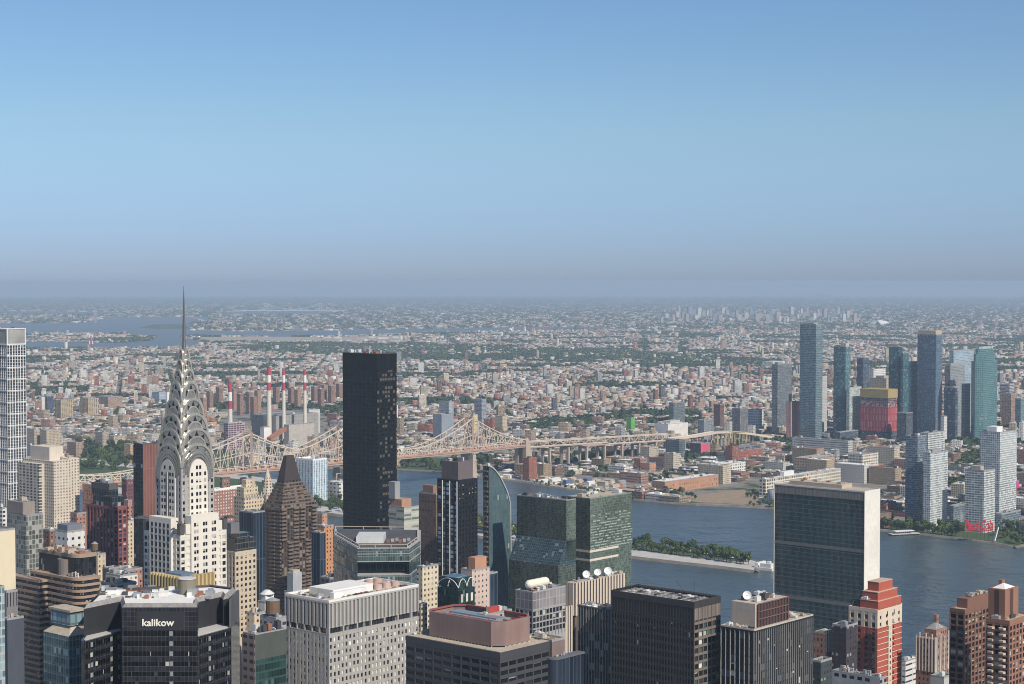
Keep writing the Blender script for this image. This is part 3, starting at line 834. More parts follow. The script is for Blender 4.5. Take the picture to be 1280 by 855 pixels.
# ---------------------------------------------------------------- landmarks beyond the river
ORD2 = 'first second third fourth fifth sixth seventh eighth ninth tenth eleventh twelfth thirteenth fourteenth fifteenth sixteenth seventeenth eighteenth nineteenth'.split()
def nth2(i):
    if i <= 19: return ORD2[i - 1]
    t, u = divmod(i, 10); T_ = ['', '', 'twenty', 'thirty', 'forty', 'fifty'][t]
    return T_ + '-' + ORD2[u - 1] if u else T_[:-1] + 'ieth'
def hero(b, r=None):
    o = b.root.location; HEROES.append((o.x, o.y, (r or max(b.W, b.D) * .62) + 8)); return b
CONC = plain('concrete_pale', (.46, .44, .41), .85); CONCG = plain('concrete_grey', (.30, .30, .30), .85); WHITEP = plain('painted_white', (.74, .73, .70), .7, amt=.1)
def simple(name, label, cat, pc, pt, Y, pl, pr, mat, group=None, roof=None, pent=None, th=41.2, par=1.0, cl=3, pmat=None):
    b = Bld(name, label, cat, pc, pt, Y, pl, pr, group, th)
    if par: b.top -= par
    mm = MB().box(b.x0, b.x1, b.y0, b.y1, -1, b.top)
    if isinstance(mat, list): mm.m[0] = 1
    b.part('wall', mm, mat)
    b.roof(b.top, roof or R_GREY, par, pmat or CONCG)
    if pent:
        a0, a1, c0, c1, h, m = pent
        b.fbox('penthouse', m, a0, a1, c0, c1, b.top + .12, b.top + h)
    if cl: b.clutter(b.top + .12, cl, hmax=3.5, big=1.3)
    return hero(b)
# power station halls
simple('power_station', 'wide grey power station hall below the striped chimneys', 'power station', 345, 520, 3760, 314, 398, windows('plant_grey', (.31, .29, .265), 9, 9, .2, .2, gl=(.15, .15, .15)), roof=R_GREY)
simple('boiler_house', 'pale boiler house block with dark side behind the slim chimney', 'industrial building', 386, 512, 3950, 379, 400, windows('boiler_pale', (.52, .50, .47), 14, 20, .05, .05), roof=R_WHITE)
simple('conveyor_house', 'light grey sloped annex in front of the power station hall', 'industrial building', 361, 531, 3600, 355, 393, windows('annex_grey', (.43, .39, .34), 12, 10, .1, .1), roof=R_GREY)
simple('storage_silo', 'small white cube building beside the rusty conveyor', 'industrial building', 330, 534, 3560, 325, 338, windows('cube_white', (.72, .70, .66), 20, 20, .05, .05), roof=R_WHITE, cl=0)
m = MB(); p, q = at(336, 549, 3540), at(356, 536, 3600); m.bar(p, q, 9, 7); c = m.build('conveyor', plain('conveyor_rust', (.36, .15, .09), .8)); tag(c, 'sloping rusty red conveyor gallery in front of the power station', 'conveyor')
simple('unfinished_block', 'unfinished apartment block with open purple floors under white formwork', 'building', 285, 529, 3500, 279.5, 306, windows('unfinished', (.42, .33, .34), 7, 4.2, .8, .6, gl=(.07, .035, .06), blind=.05), roof=R_WHITE)
simple('warehouse_white', 'long white warehouse behind the bridge beside the spired tower', 'warehouse', 205, 490, 5200, 193, 222, windows('ware_white', (.75, .74, .72), 20, 12, .08, .2), cl=0) if False else None
# housing slabs near the power station
HB = windows('housing_brick', (.27, .155, .11), 3.2, 2.9, .4, .42, blind=.15); HB2 = windows('housing_brick_pale', (.34, .21, .15), 3.2, 2.9, .4, .42)
hs = [(250, 493, 4500), (262, 489, 4650), (274, 484, 4900), (292, 486, 4700), (300, 492, 4500), (311, 490, 4550), (322, 488, 4600), (345, 484, 4850), (364, 485, 4800), (372, 487, 4700), (393, 483, 4900), (401, 486, 4700), (405, 481, 4950), (414, 482, 4850), (424, 480, 5000), (254, 497, 4300), (317, 496, 4350)]
for i, (px, pt, Y) in enumerate(hs):
    simple('housing_slab', f'brown brick housing slab behind the chimneys, {nth(i) if False else "first second third fourth fifth sixth seventh eighth ninth tenth eleventh twelfth thirteenth fourteenth fifteenth sixteenth seventeenth".split()[sorted(range(len(hs)), key=lambda k: hs[k][0]).index(i)]} from left', 'apartment block', px, pt, Y, px - 4.2, px + 4.6, HB if i % 3 else HB2, 'brown housing slabs behind the chimneys', cl=1)
# tan apartment groups left
TANW = windows('left_tan', (.45, .37, .27), 3.2, 3.0, .45, .45, blind=.2); TANW2 = windows('left_pinkbrown', (.36, .25, .19), 3.2, 3.0, .45, .45, blind=.2); YELW = windows('left_yellow', (.40, .32, .24), 5.5, 3.0, .5, .5, blind=.1, strip=(.22, (.55, .43, .20)))
for lab, *a, mt in (('tan apartment tower pair with yellow balconies, left one', 76, 500, 4350, 68, 91, YELW), ('tan apartment tower pair with yellow balconies, right one', 110, 498, 4350, 100, 124, YELW), ('pink-tan apartment slab above the beige towers', 43, 536, 3500, 33, 50, TANW), ('broad tan apartment slab with white roofline', 58, 538, 3480, 50, 77, TANW), ('dull brown apartment block left of the tall slab', 95, 553, 3420, 84, 103, TANW2), ('tall grey-brown apartment slab before the park', 128, 540, 3650, 119, 136, windows('left_grey', (.37, .32, .27), 3.2, 3.0, .45, .45)), ('tan apartment slab joined to the tall grey-brown one', 142, 545, 3650, 136, 157, TANW), ('orange-tan small apartment block beside the dark slab', 163, 555, 3300, 155, 170, windows('left_orange', (.52, .35, .2), 3, 3, .4, .4)),
                     ('wide dark brick block above the tan towers', 135, 496, 4700, 120, 153, TANW2), ('white apartment block by the dark office cube', 52, 496, 4500, 49, 57, windows('left_white', (.66, .62, .55), 3, 3, .3, .4)), ('dark blue-grey cube building beside the white block', 59, 495, 4500, 57, 67, windows('left_navy', (.06, .08, .12), 3, 3, .5, .5))):
    simple('apartment_tower', lab, 'apartment block', *a, mt, cl=2)
simple('blue_glass_block', 'white and blue glass block beside the spired tower', 'office building', 199, 490, 4900, 190, 207, curtain('bluewhite', (.18, .26, .34), 2, 4, (.6, .6, .6), .5), cl=0); simple('white_warehouse', 'plain white box building just left of the spired tower', 'warehouse', 209, 490, 4880, 207, 220, windows('plainwhite', (.78, .77, .74), 30, 30, .02, .02), cl=0, roof=R_WHITE)
# riverside and mid-ground
BRK = windows('long_brick', (.43, .235, .145), 6, 7.5, .35, .45, gl=(.2, .13, .1), blind=.3, bcol=(.5, .3, .2))
simple('brick_warehouse', 'long low orange brick warehouse on the far river bank', 'warehouse', 831, 602, 2830, 815, 898, BRK, roof=R_WHITE, cl=7)
simple('brick_warehouse', 'smaller orange brick wing at the left end of the long warehouse', 'warehouse', 803, 607, 2860, 796, 817, BRK, roof=R_TAN, cl=2)
simple('brick_warehouse', 'dark red brick warehouse with glass storey on top', 'warehouse', 925, 563, 3290, 905, 953, windows('dkred_brick', (.33, .11, .085), 5, 5.5, .4, .4), roof=R_GREY, pent=(.06, .9, .1, .9, 6, windows('glassbox', (.2, .22, .22), 3, 3, .8, .8)), cl=3)
simple('office_block', 'dark teal cube office block in front of the viaduct', 'office building', 849, 550, 3330, 832, 856.5, curtain('tealcube', (.05, .085, .10), 4, 3.7, (.16, .19, .2), .7, span=.4, scol=(.08, .11, .12)), roof=R_DARK, cl=4)
simple('pink_building', 'square building with bright pink side wall', 'building', 876, 554, 3420, 863, 887.5, [windows('pink_dark', (.07, .06, .09), 5, 5, .3, .3), windows('pinkwall', (.55, .11, .17), 40, 40, .02, .02)], roof=R_GREY, cl=2)
simple('white_studio', 'big blank white studio building behind the viaduct', 'building', 835, 530, 3850, 818, 860, windows('white_studio', (.66, .63, .60), 16, 12, .05, .05), roof=R_WHITE, pent=(.3, .8, .3, .8, 6, CONC), cl=6)
simple('green_building', 'bright green striped building behind the viaduct', 'building', 789, 522, 3960, 783, 794, windows('greenstripe', (.14, .40, .08), 3, 4, .25, .9, gl=(.04, .2, .05)), cl=1)
simple('brick_building', 'stepped red brick building among the low sheds', 'building', 800, 573, 3130, 792, 809, windows('mid_brick', (.38, .155, .10), 4, 4, .4, .5), cl=2)
simple('brick_building', 'orange brick annex on the stepped red building', 'building', 812, 579, 3110, 800, 820, windows('mid_brick2', (.5, .25, .15), 5, 4, .3, .4), cl=1)
simple('cream_factory', 'long cream factory with rows of large windows behind the flat slab', 'factory', 957, 599, 2800, 949, 1051, windows('cream_factory', (.66, .60, .48), 6.5, 5.2, .68, .62, gl=(.06, .065, .06), blind=.25), roof=R_WHITE, cl=9, pent=(.25, .38, .2, .8, 8, WHITEP))
simple('tan_factory', 'tan brick factory with square chimney among sheds', 'factory', 1012, 573, 3100, 993, 1043, windows('tan_factory', (.47, .33, .24), 5, 5, .5, .5), roof=R_TAN, cl=5)
simple('white_factory', 'white stepped factory beside the brick factories', 'factory', 905, 580, 3080, 888, 932, windows('white_fact', (.68, .66, .61), 7, 5, .5, .5), roof=R_WHITE, cl=6)
simple('office_block', 'grey-white low office slab below the red netted tower', 'office building', 1060, 551, 3450, 990, 1066, windows('lowslab', (.50, .50, .48), 5, 4.4, .8, .45, gl=(.07, .08, .09)), roof=R_GREY, cl=6)
simple('office_block', 'cream low block with deep windows near the waterfront towers', 'office building', 1078, 568, 3050, 1060, 1098, windows('creamlow', (.62, .57, .47), 6, 5, .6, .5), roof=R_GREY, cl=4)
simple('apartment_tower', 'twin-core blue-grey block behind the truss bridge', 'apartment block', 561, 502, 3900, 549, 567, curtain('bluegreyblock', (.22, .27, .32), 3, 3.3, (.42, .42, .4), .8), cl=2)
simple('office_block', 'wide grey-blue cube below the twin-core block behind the bridge', 'office building', 552, 518, 3760, 541, 567, windows('greycube', (.25, .28, .32), 6, 8, .1, .1), cl=2)
simple('apartment_tower', 'white-edged slab with dark blue face behind the bridge', 'apartment block', 602, 499, 4100, 593, 608, windows('slabblue', (.30, .33, .37), 3, 3, .6, .5), cl=2)
simple('apartment_tower', 'cream block right behind the bridge tower peak', 'apartment block', 592, 518, 3900, 588, 597, windows('creamb', (.62, .5, .27), 3, 3, .3, .4), cl=1)
simple('apartment_tower', 'tan pair block right of the bridge tower peak', 'apartment block', 628, 520, 3950, 619, 634, windows('tanpair', (.52, .43, .31), 3, 3, .4, .4), cl=1)
simple('hospital_slab', 'pale blue-white slab with close vertical fins before the bridge', 'building', 391, 574, 2700, 370, 409, curtain('pale_fins', (.17, .26, .33), 3.4, 3.6, (.66, .70, .72), 1.5, lh=.3), roof=R_WHITE, par=2.2, pmat=WHITEP, cl=4)
simple('riverside_hall', 'low white roofed hall right of the finned slab', 'building', 424, 603, 2720, 408, 440, windows('whitehall', (.6, .57, .52), 8, 6, .5, .4), roof=R_WHITE, cl=3)
for lab, *a, mt in (('long flat red-roofed hall far in the low district', 951, 463, 6600, 939, 964, windows('redhall', (.42, .07, .06), 30, 30, .02, .02)), ('second flat red-roofed hall nearer than the first', 942, 476, 5920, 931, 954, windows('redhall', (.42, .07, .06), 30, 30, .02, .02)), ('low hall with bright turquoise wall', 957, 493, 5200, 949, 965, windows('turqhall', (.06, .32, .28), 30, 30, .02, .02)), ('broad cream-white block behind the dark mottled slab tower', 966, 452, 7000, 953, 981, windows('creamwide', (.66, .63, .55), 6, 5, .4, .4)), ('magenta panel building between the waterfront towers', 1271, 601, 2840, 1268.5, 1274, windows('magenta', (.60, .03, .25), 30, 30, .02, .02)), ('white store with red stripe on its roof edge', 663, 523, 4290, 652, 672, windows('whitered', (.66, .62, .6), 20, 9, .1, .1, band=(.3, (.55, .05, .08))))):
    simple('low_hall', lab, 'hall', *a, mt, cl=1, roof=R_WHITE if 'red-roofed' not in lab else plain('roof_red', (.5, .08, .07), .8))
# far glass towers
def ft(label, pc, pt, pl, pr, Y, mat, pent=None, roof=R_GREY, par=1.5, th=41.2, cl=2, name='glass_tower', cat='tower', pmat=None):
    if name != 'waterfront_tower' and Y < 3720: Y += 310
    return simple(name, label, cat, pc, pt, Y, pl, pr, mat, 'far tower cluster', roof, pent, th, par, cl, pmat)
cur = curtain
ft('tall slender blue-green tower with pale floor bands', 1020, 405, 1000, 1028.5, 3750, cur('ft1', (.055, .105, .13), 3, 3.6, (.16, .22, .24), .5, span=.3, scol=(.30, .35, .36), blind=.12, bcol=(.26, .32, .33)), pent=(.15, .8, .2, .85, 4, CONCG))
ft('dark slab tower with mottled pale side', 972, 455, 965, 990, 3600, cur('ft2', (.08, .10, .12), 3, 3.4, (.22, .23, .24), .6, blind=.2, bcol=(.24, .26, .27)), pent=(.1, .45, .2, .8, 5, CONCG))
ft('pale grey and white block before the slender tower', 1024, 470, 1010, 1034, 3600, windows('ft3', (.50, .50, .49), 3, 3.3, .5, .4, gl=(.2, .22, .24)))
ft('pink unfinished tower with dark floors on top', 989, 502, 983, 1005, 3480, windows('ft4', (.45, .19, .16), 4, 3.5, .45, .4, gl=(.22, .12, .11), strip=(.2, (.60, .46, .42))), roof=R_DARK, par=3)
ft('teal tower with stepped white-glass shoulder, taller shaft', 1057, 433, 1042, 1063, 3520, cur('ft5', (.045, .12, .14), 3, 3.5, (.14, .22, .24), .4, blind=.12, bcol=(.3, .42, .42)), pent=(.3, 1, .1, .5, 8, CONC))
ft('low green-white glass shoulder of the stepped teal tower', 1062, 484, 1058, 1077, 3500, cur('ft6', (.25, .33, .32), 3, 3.3, (.5, .53, .5), .7, blind=.3, bcol=(.5, .55, .5)))
ft('dark blue twin-top office tower behind the netted tower', 1079, 447, 1071, 1086, 3900, cur('ft7', (.045, .07, .11), 3, 3.7, (.1, .13, .17), .4))
# red netted tower
b = Bld('netted_tower', 'broad tower wrapped in red safety netting with yellow formwork crown', 'tower', 1110, 487, 3760, 1076, 1121.5, 'far tower cluster'); hero(b)
zz_ = b.z
b.part('lower_floors', MB().box(b.x0, b.x1, b.y0, b.y1, -1, zz_(540)), windows('net_base', (.07, .08, .11), 4, 3.5, .6, .5))
b.part('red_netting', MB().box(b.x0 - .6, b.x1 + .6, b.y0 - .6, b.y1 + .6, zz_(540), zz_(509)), windows('rednet', (.34, .04, .055), 3.6, 14, .3, .86, gl=(.40, .17, .17), blind=.3, bcol=(.48, .38, .36)))
b.part('open_floors', MB().box(b.x0, b.x1, b.y0, b.y1, zz_(509), zz_(498)), windows('openfl', (.32, .2, .2), 5, 3.5, .8, .7, gl=(.05, .04, .05)))
b.part('formwork', MB().box(b.x0 - 1, b.x1 + 1, b.y0 - 1, b.y1 + 1, zz_(498), zz_(487)), plain('formwork_yellow', (.38, .29, .12), .8))
ft('tan block with pale right edge behind the netted tower', 1108, 473, 1087, 1125, 3650, windows('ft8', (.50, .42, .30), 4, 3.6, .5, .5, gl=(.22, .2, .17)), pent=(.2, .6, .3, .8, 6, R_TAN))
ft('white office block behind the tan one', 1092, 461, 1081, 1107, 4000, windows('ft8b', (.66, .65, .62), 5, 4, .6, .4, gl=(.2, .22, .24)))
ft('dark teal stepped tower, higher left half', 1124, 433, 1111, 1128, 3800, cur('ft9', (.03, .085, .11), 3, 3.6, (.08, .15, .18), .4), th=35)
ft('dark teal stepped tower, lower right half', 1129, 441, 1126, 1136, 3780, cur('ft9b', (.04, .10, .12), 3, 3.6, (.08, .15, .18), .4))
ft('pale teal tower with white top edge', 1140, 452, 1135, 1148, 3850, cur('ft10', (.09, .18, .22), 3, 3.6, (.2, .3, .33), .4), roof=R_WHITE)
ft('tallest blue-grey tower with tan crown', 1170, 418, 1147, 1178, 3500, cur('ft11', (.06, .10, .155), 2.4, 3.5, (.13, .18, .23), .5, blind=.14, bcol=(.2, .26, .32)), pent=(0.03, .97, .03, .97, 9, plain('crown_tan', (.45, .38, .27), .8)), par=.8)
ft('wide pale blue slab behind the curved tower', 1192, 438, 1187, 1217, 4050, cur('ft12', (.20, .29, .36), 4, 3.6, (.36, .42, .46), 1.0))
ft('grey tower with curved top and dark lower front', 1188, 457, 1181, 1206, 3550, cur('ft13', (.15, .17, .19), 3, 3.3, (.33, .34, .34), .8), pent=(.1, .9, .2, .8, 6, CONCG))
ft('dark navy front tower below the curved grey one', 1194, 484, 1180, 1197, 3430, cur('ft13b', (.035, .06, .095), 3, 3.5, (.08, .11, .15), .4))
# teal stepped office tower
b = Bld('stepped_tower', 'broad teal glass office tower with chamfered stepped top', 'tower', 1226, 444, 3740, 1211, 1250, 'far tower cluster'); hero(b)
TEAL = cur('teal_office', (.035, .115, .125), 4.4, 3.9, (.11, .205, .215), 1.5, lh=1.5, blind=.05)
def cham(b, f): 
    c = f * b.W
    i = c * .45
    return [(b.x0 + i, b.y0), (b.x1 - i, b.y0), (b.x1, b.y0 + i), (b.x1, b.y1 - i), (b.x1 - i, b.y1), (b.x0 + i, b.y1), (b.x0, b.y1 - i), (b.x0, b.y0 + i)]
P8 = cham(b, .3)
b.part('glass_skin', MB().prism(P8, -1, b.z(452)), TEAL); b.part('upper_step', MB().prism(inset(P8, 4), b.z(452), b.z(443)), TEAL); b.part('upper_step', MB().prism(inset(P8, 9), b.z(443), b.z(437)), TEAL); b.part('crown', MB().prism(inset(P8, 12), b.z(437), b.z(433)), cur('teal_crown', (.2, .3, .3), 5, 8, (.5, .55, .52), 2.5))
for i, (lab, a) in enumerate((('brown brick tower behind the teal stepped tower', (1264, 492, 1252, 1272, 4100, windows('ft14', (.32, .22, .17), 4, 3.5, .5, .5))), ('grey ribbon-window office block behind the teal tower', (1262, 480, 1250, 1268, 4400, windows('ft15', (.4, .4, .4), 9, 3.6, .95, .45))), ('teal-grey low tower cut by the picture edge', (1276, 498, 1269, 1285, 4000, cur('ft16', (.08, .15, .17), 3, 3.6, (.2, .27, .28), .6))), ('dark block between the netted tower and tall grey tower', (1133, 516, 1121, 1141, 3400, windows('ft17', (.08, .09, .11), 4, 3.5, .5, .5))),
                         ('dark blue base block below the stepped teal tower', (1050, 540, 1045, 1076, 3440, windows('ft18', (.07, .09, .13), 4, 3.5, .5, .5))), ('grey slab with orange side strip between curved and teal towers', (1206, 480, 1202, 1213, 3800, windows('ft19', (.3, .31, .33), 3, 3.3, .5, .5))), ('white slim block beside the tallest tower base', (1180, 520, 1176, 1184, 3400, windows('ft20', (.62, .61, .58), 3, 3.2, .4, .4))), ('dark green mid tower in the low district', (842, 503, 836, 856, 4200, cur('ft21', (.08, .11, .12), 3, 3.4, (.2, .22, .22), .7))), ('dark brick slab pair in the low district', (900, 505, 892, 905, 4000, windows('ft22', (.16, .09, .08), 3, 3.3, .4, .4))), ('grey slab beside the dark brick pair', (880, 525, 872, 892, 3750, windows('ft23', (.24, .25, .27), 4, 3.4, .5, .5))), ('white and green framed block left of the dark slab tower', (948, 512, 935, 955, 3700, windows('ft24', (.62, .63, .58), 6, 6, .6, .6, gl=(.15, .2, .2)))), ('dark grey slab left of the framed white block', (925, 510, 915, 935, 3800, windows('ft25', (.17, .17, .18), 3, 3.3, .5, .5))))):
    ft(lab, *a, name='apartment_tower')
# waterfront apartment towers
WF1 = cur('wf_blue', (.07, .10, .14), 2.6, 3.1, (.20, .24, .28), .5, span=.3, scol=(.28, .32, .35), blind=.15)
WF2 = cur('wf_white', (.16, .19, .20), 3.2, 3.1, (.62, .64, .62), .9, lh=1.0, blind=.15, bcol=(.45, .48, .48))
WF3 = cur('wf_stripe', (.15, .17, .18), 4, 3.1, (.60, .62, .60), .6, lh=1.15, blind=.15, bcol=(.4, .4, .4))
b = ft('dark blue rounded waterfront apartment tower', 1147, 545, 1132, 1158, 2440, WF1, name='waterfront_tower', par=1)
ft('lower grey wing of the rounded waterfront tower', 1160, 541, 1150, 1181, 2520, WF3, name='waterfront_tower')
ft('white gridded waterfront apartment tower with glass corner', 1163, 566, 1154, 1185, 2400, WF2, name='waterfront_tower', pent=(.2, .7, .2, .9, 5, CONCG))
ft('white striped lower waterfront tower above the red script sign', 1230, 588, 1206, 1244, 2380, WF3, name='waterfront_tower', pent=(.2, .5, .3, .8, 6, R_TAN))
ft('tall white gridded waterfront tower with boxed cap', 1250, 540, 1225, 1271, 2500, WF2, name='waterfront_tower', pent=(.1, .45, .25, .75, 8, WHITEP))
ft('low glassy waterfront block beside the leaning sculpture', 1252, 642, 1243, 1276, 2400, WF1, name='waterfront_tower')
ft('low dark block between the waterfront towers', 1192, 632, 1186, 1207, 2480, WF1, name='waterfront_tower')
# red script sign on a frame
RED = plain('sign_red', (.60, .02, .03), .5, amt=.05)
sp = at(1205, 664, 2300); sg = empty('script_sign', (sp.x, sp.y, 0), math.radians(-8), 'big red script lettering sign on a steel frame at the waterfront', 'sign')
def text_mesh(body, size, extrude, shear=0.0, off=0.0):
    c = bpy.data.curves.new('lettering', 'FONT'); c.body = body; c.size = size; c.extrude = extrude; c.shear = shear; c.offset = off; c.resolution_u = 3
    o = bpy.data.objects.new('lettering', c); COL.objects.link(o); bpy.context.view_layer.update()
    me = bpy.data.meshes.new_from_object(o.evaluated_get(bpy.context.evaluated_depsgraph_get())); bpy.data.objects.remove(o); return me
me = text_mesh('Pepsi-Cola', 13.5, .5, .35, .28); me.materials.append(RED)
xs = [v.co.x for v in me.vertices]; k = 36.0 / (max(xs) - min(xs))
lt = bpy.data.objects.new('lettering', me); COL.objects.link(lt); lt.parent = sg; lt.rotation_euler = (math.pi / 2, 0, 0); lt.scale = (k, 1.3, 1); z0 = sp.z; lt.location = (0, 0, z0 + 2.5)
fr = MB()
for i in range(8): fr.bar((i * 5.2, 1, -.5), (i * 5.2, 1, z0 + 12), .35); fr.bar((i * 5.2, 1, z0 + 10), (i * 5.2, 5, -.5), .3)
for z in (z0 + 1.5, z0 + 6, z0 + 11): fr.bar((0, 1, z), (36.5, 1, z), .3)
fr.build('frame', METAL_D, sg)
m = MB()
for a_, b_, z_ in ((-8, 36, 0),): m.bar((2, .6, z0 + 1.8), (34, .6, z0 + 1.2), .8)
m.build('underline', RED, sg)
# ferry pier and leaning slab
fp = at(1110, 668, 2360); m = MB(); m.box(-6, 36, -5, 5, 1.2, 2.2)
e = empty('ferry_pier', (fp.x + 8, fp.y, 0), .3, 'small white roofed ferry pier on piles at the far bank', 'pier'); m.build('deck', CONC, e); m = MB(); m.box(0, 28, -4, 4, 5, 5.8); m.build('canopy', WHITEP, e)
m = MB()
for i in range(9):
    for y in (-5, 5): m.bar((-5 + i * 5, y, -1), (-5 + i * 5, y, 1.2), .7)
    m.bar((1 + i * 3, 3.5, 2.2), (1 + i * 3, 3.5, 5), .3)
m.build('pile', METAL_D, e)
q = at(1243, 664, 2300); m = MB(); m.bar((0, 0, 0), (5, 1, 18), 3.5, 1.2); o = m.build('leaning_sculpture', WHITEP, loc=(q.x, q.y, 1)); tag(o, 'white leaning slab sculpture standing beside the red script sign', 'sculpture')
# white stone room at the tip of the island
p = at(942, 714, 2078); e = empty('stone_memorial', (p.x, p.y, 0), math.radians(48.8 - 90 + 4), 'pale granite memorial room at the tip of the island', 'memorial')
GRAN = plain('granite_pale', (.66, .64, .60), .8, amt=.08)
m = MB(); m.box(0, 24, 0, 22, -1, 3.2); m.build('platform', GRAN, e)
for bx in ((1, 5, 1, 21), (8, 12, 17, 21), (8, 22, 1, 3.5), (19, 22, 4, 21)): MB().box(*bx, 3.2, 8.0).build('granite_wall', GRAN, e)
# far landmarks: suspension bridges, dome, horizon towers
def susp(px, pb, pt, lab, w=14):
    g = gnd(px, pb); T = at(px, pt, g.y); e = empty('bridge_tower', (g.x, g.y, g.z), 0, lab, 'bridge tower')
    m = MB(); H = T.z - g.z
    for s in (-1, 1): m.bar((s * w, 0, -2), (s * w, 0, H), 8)
    for z in (.35, .7, .97): m.bar((-w, 0, H * z), (w, 0, H * z), 7)
    m.build('tower_frame', plain('far_steel', (.40, .42, .43), .7), e); return g, T
g1, t1 = susp(332.5, 393, 379, 'tall pale suspension bridge tower far off, left of a pair'); g2_, t2 = susp(400.5, 392.5, 379, 'tall pale suspension bridge tower far off, right of a pair'); susp(119.5, 404, 385, 'thin pale bridge tower far off above the bay', 3)
m = MB(); A_ = Vector((g1.x, g1.y, g1.z + (t1.z - g1.z) * .35)); B_ = Vector((g2_.x, g2_.y, g2_.z + (t2.z - g2_.z) * .35)); D_ = (B_ - A_); m.bar(A_ - D_ * .5, B_ + D_ * .5, 24, 9)
for i in range(16):
    t0, t1_ = i / 16, (i + 1) / 16; f = lambda t: A_.lerp(B_, t) + Vector((0, 0, 12 + (t1.z - A_.z - 12) * (2 * t - 1) ** 2)); m.bar(f(t0), f(t1_), 6)
o = m.build('suspension_span', plain('far_steel', (.40, .42, .43), .7)); tag(o, 'long pale suspended deck and cables between the far bridge towers', 'bridge deck')
g = gnd(1099, 405.5); m = MB(); R_ = 13.2 / F * g.y; H_ = 5.5 / F * g.y
for i in range(6):
    z0_, z1_ = i / 6, (i + 1) / 6; m.cyl(0, 0, H_ * z0_, H_ * z1_, R_ * math.sqrt(1 - z0_ ** 2), 28, R_ * math.sqrt(max(1 - z1_ ** 2, .001)))
tag(m.build('white_dome', plain('dome_white2', (.8, .8, .78), .6, amt=.04), loc=g, smooth=True), 'large low white dome far beyond the slender tower', 'dome')
rngf = random.Random(3)
def far_cluster(name, lab, n, px0, px1, py0, py1, hp, wp, cols, cat, group):
    for i in range(n):
        px = px0 + (px1 - px0) * (i + .5) / n + rngf.uniform(-1, 1); py = rngf.uniform(py0, py1); g = gnd(px, py); w = rngf.uniform(*wp) / F * g.y; h = rngf.uniform(*hp) / F * g.y
        c = rngf.choice(cols); m = MB(); m.box(-w / 2, w / 2, -w / 3, w / 3, -3, h); m.box(-w / 5, w / 5, -w / 6, w / 6, h, h * 1.08)
        o = m.build(name, W_FARC, loc=g, rz=rngf.uniform(-.3, .8)); o.color = (*c, 1); tag(o, lab, cat, group)
W_FARC = windows('far_blocks', None, 5, 4, .4, .4, src='obj')
CW = [(.62, .60, .56), (.5, .47, .42), (.36, .33, .30), (.45, .36, .3), (.25, .28, .32)]
far_cluster('far_tower_block', 'pale tower block in the distant cluster before the horizon hills', 60, 822, 1075, 393, 405, (4, 12), (2.5, 6), CW, 'tower block', 'distant cluster of pale tower blocks')
far_cluster('horizon_block', 'faint grey tower block on the horizon behind the slender tower', 8, 1018, 1038, 374.5, 375.5, (5, 8), (1.5, 2.2), [(.25, .25, .27)], 'tower block', 'faint blocks on the horizon')
far_cluster('shore_shed', 'white shed on the far island shore across the bay', 18, 36, 156, 418.5, 424, (1.2, 4), (4, 12), [(.62, .55, .5), (.7, .68, .64), (.5, .35, .3)], 'shed', 'pale sheds on the far island')
far_cluster('bay_house', 'pale house on the low far shore above the bay', 40, -4, 106, 395, 402, (1, 2.2), (1.5, 4), CW, 'house', 'houses on the far bay shore')
far_cluster('bay_house', 'pale building on the far shore behind the airfield water', 70, 242, 600, 398, 411, (1, 2.6), (2, 7), CW, 'house', 'buildings on the shore behind the airfield')
far_cluster('airfield_hangar', 'long pale hangar beside the far airfield', 10, 400, 545, 421, 427, (1.2, 2.4), (6, 14), [(.68, .66, .62), (.5, .5, .5)], 'hangar', 'pale hangars by the airfield')
# rusty works with tall mast on the near bay shore, left
simple('grey_works', 'long grey-blue works building on the bay shore', 'factory', 85, 434, 9500, 55, 112, windows('worksblue', (.17, .20, .26), 12, 10, .1, .1), roof=R_WHITE, cl=0)
g = gnd(114, 434); T = at(114, 418, g.y); m = MB()
for s in (-1, 1):
    for k in range(4): z0_, z1_ = (T.z - g.z) * k / 4, (T.z - g.z) * (k + 1) / 4; m.bar((s * 8, 0, z0_), (s * 8, 0, z1_), 5.5, mi=k % 2)
tag(m.build('red_mast', [CRED, WHT], loc=g), 'pair of red and white banded masts by the bay works', 'mast')

# trailers, tanks and sheds in the yards of the far bank
YM = [plain('yard_white', (.68, .66, .62), .8), plain('yard_grey', (.3, .3, .3), .8), plain('yard_blue', (.10, .15, .25), .7), plain('yard_rust', (.33, .16, .10), .8), plain('yard_tan', (.45, .38, .29), .8)]
YN = ['white', 'grey', 'blue', 'rusty', 'tan']
ry = random.Random(21); ylist = []
for poly, n_ in (([(672, 605), (700, 600), (770, 601), (783, 611), (778, 615), (735, 613), (700, 608)], 70), ([(592, 594), (640, 590), (655, 597), (640, 600), (600, 596)], 26), ([(655, 602), (690, 607), (690, 596), (655, 592)], 22)):
    P = g2(poly); xs_ = [p[0] for p in P]; ys_ = [p[1] for p in P]; k_ = 0
    while k_ < n_:
        x, y = ry.uniform(min(xs_), max(xs_)), ry.uniform(min(ys_), max(ys_))
        if pip(np.array([x]), np.array([y]), P)[0] and y > shore_y(x / y) + 14: ylist.append((x, y)); k_ += 1
ylist.sort(key=lambda q: q[0] / q[1]); cnt_ = {}
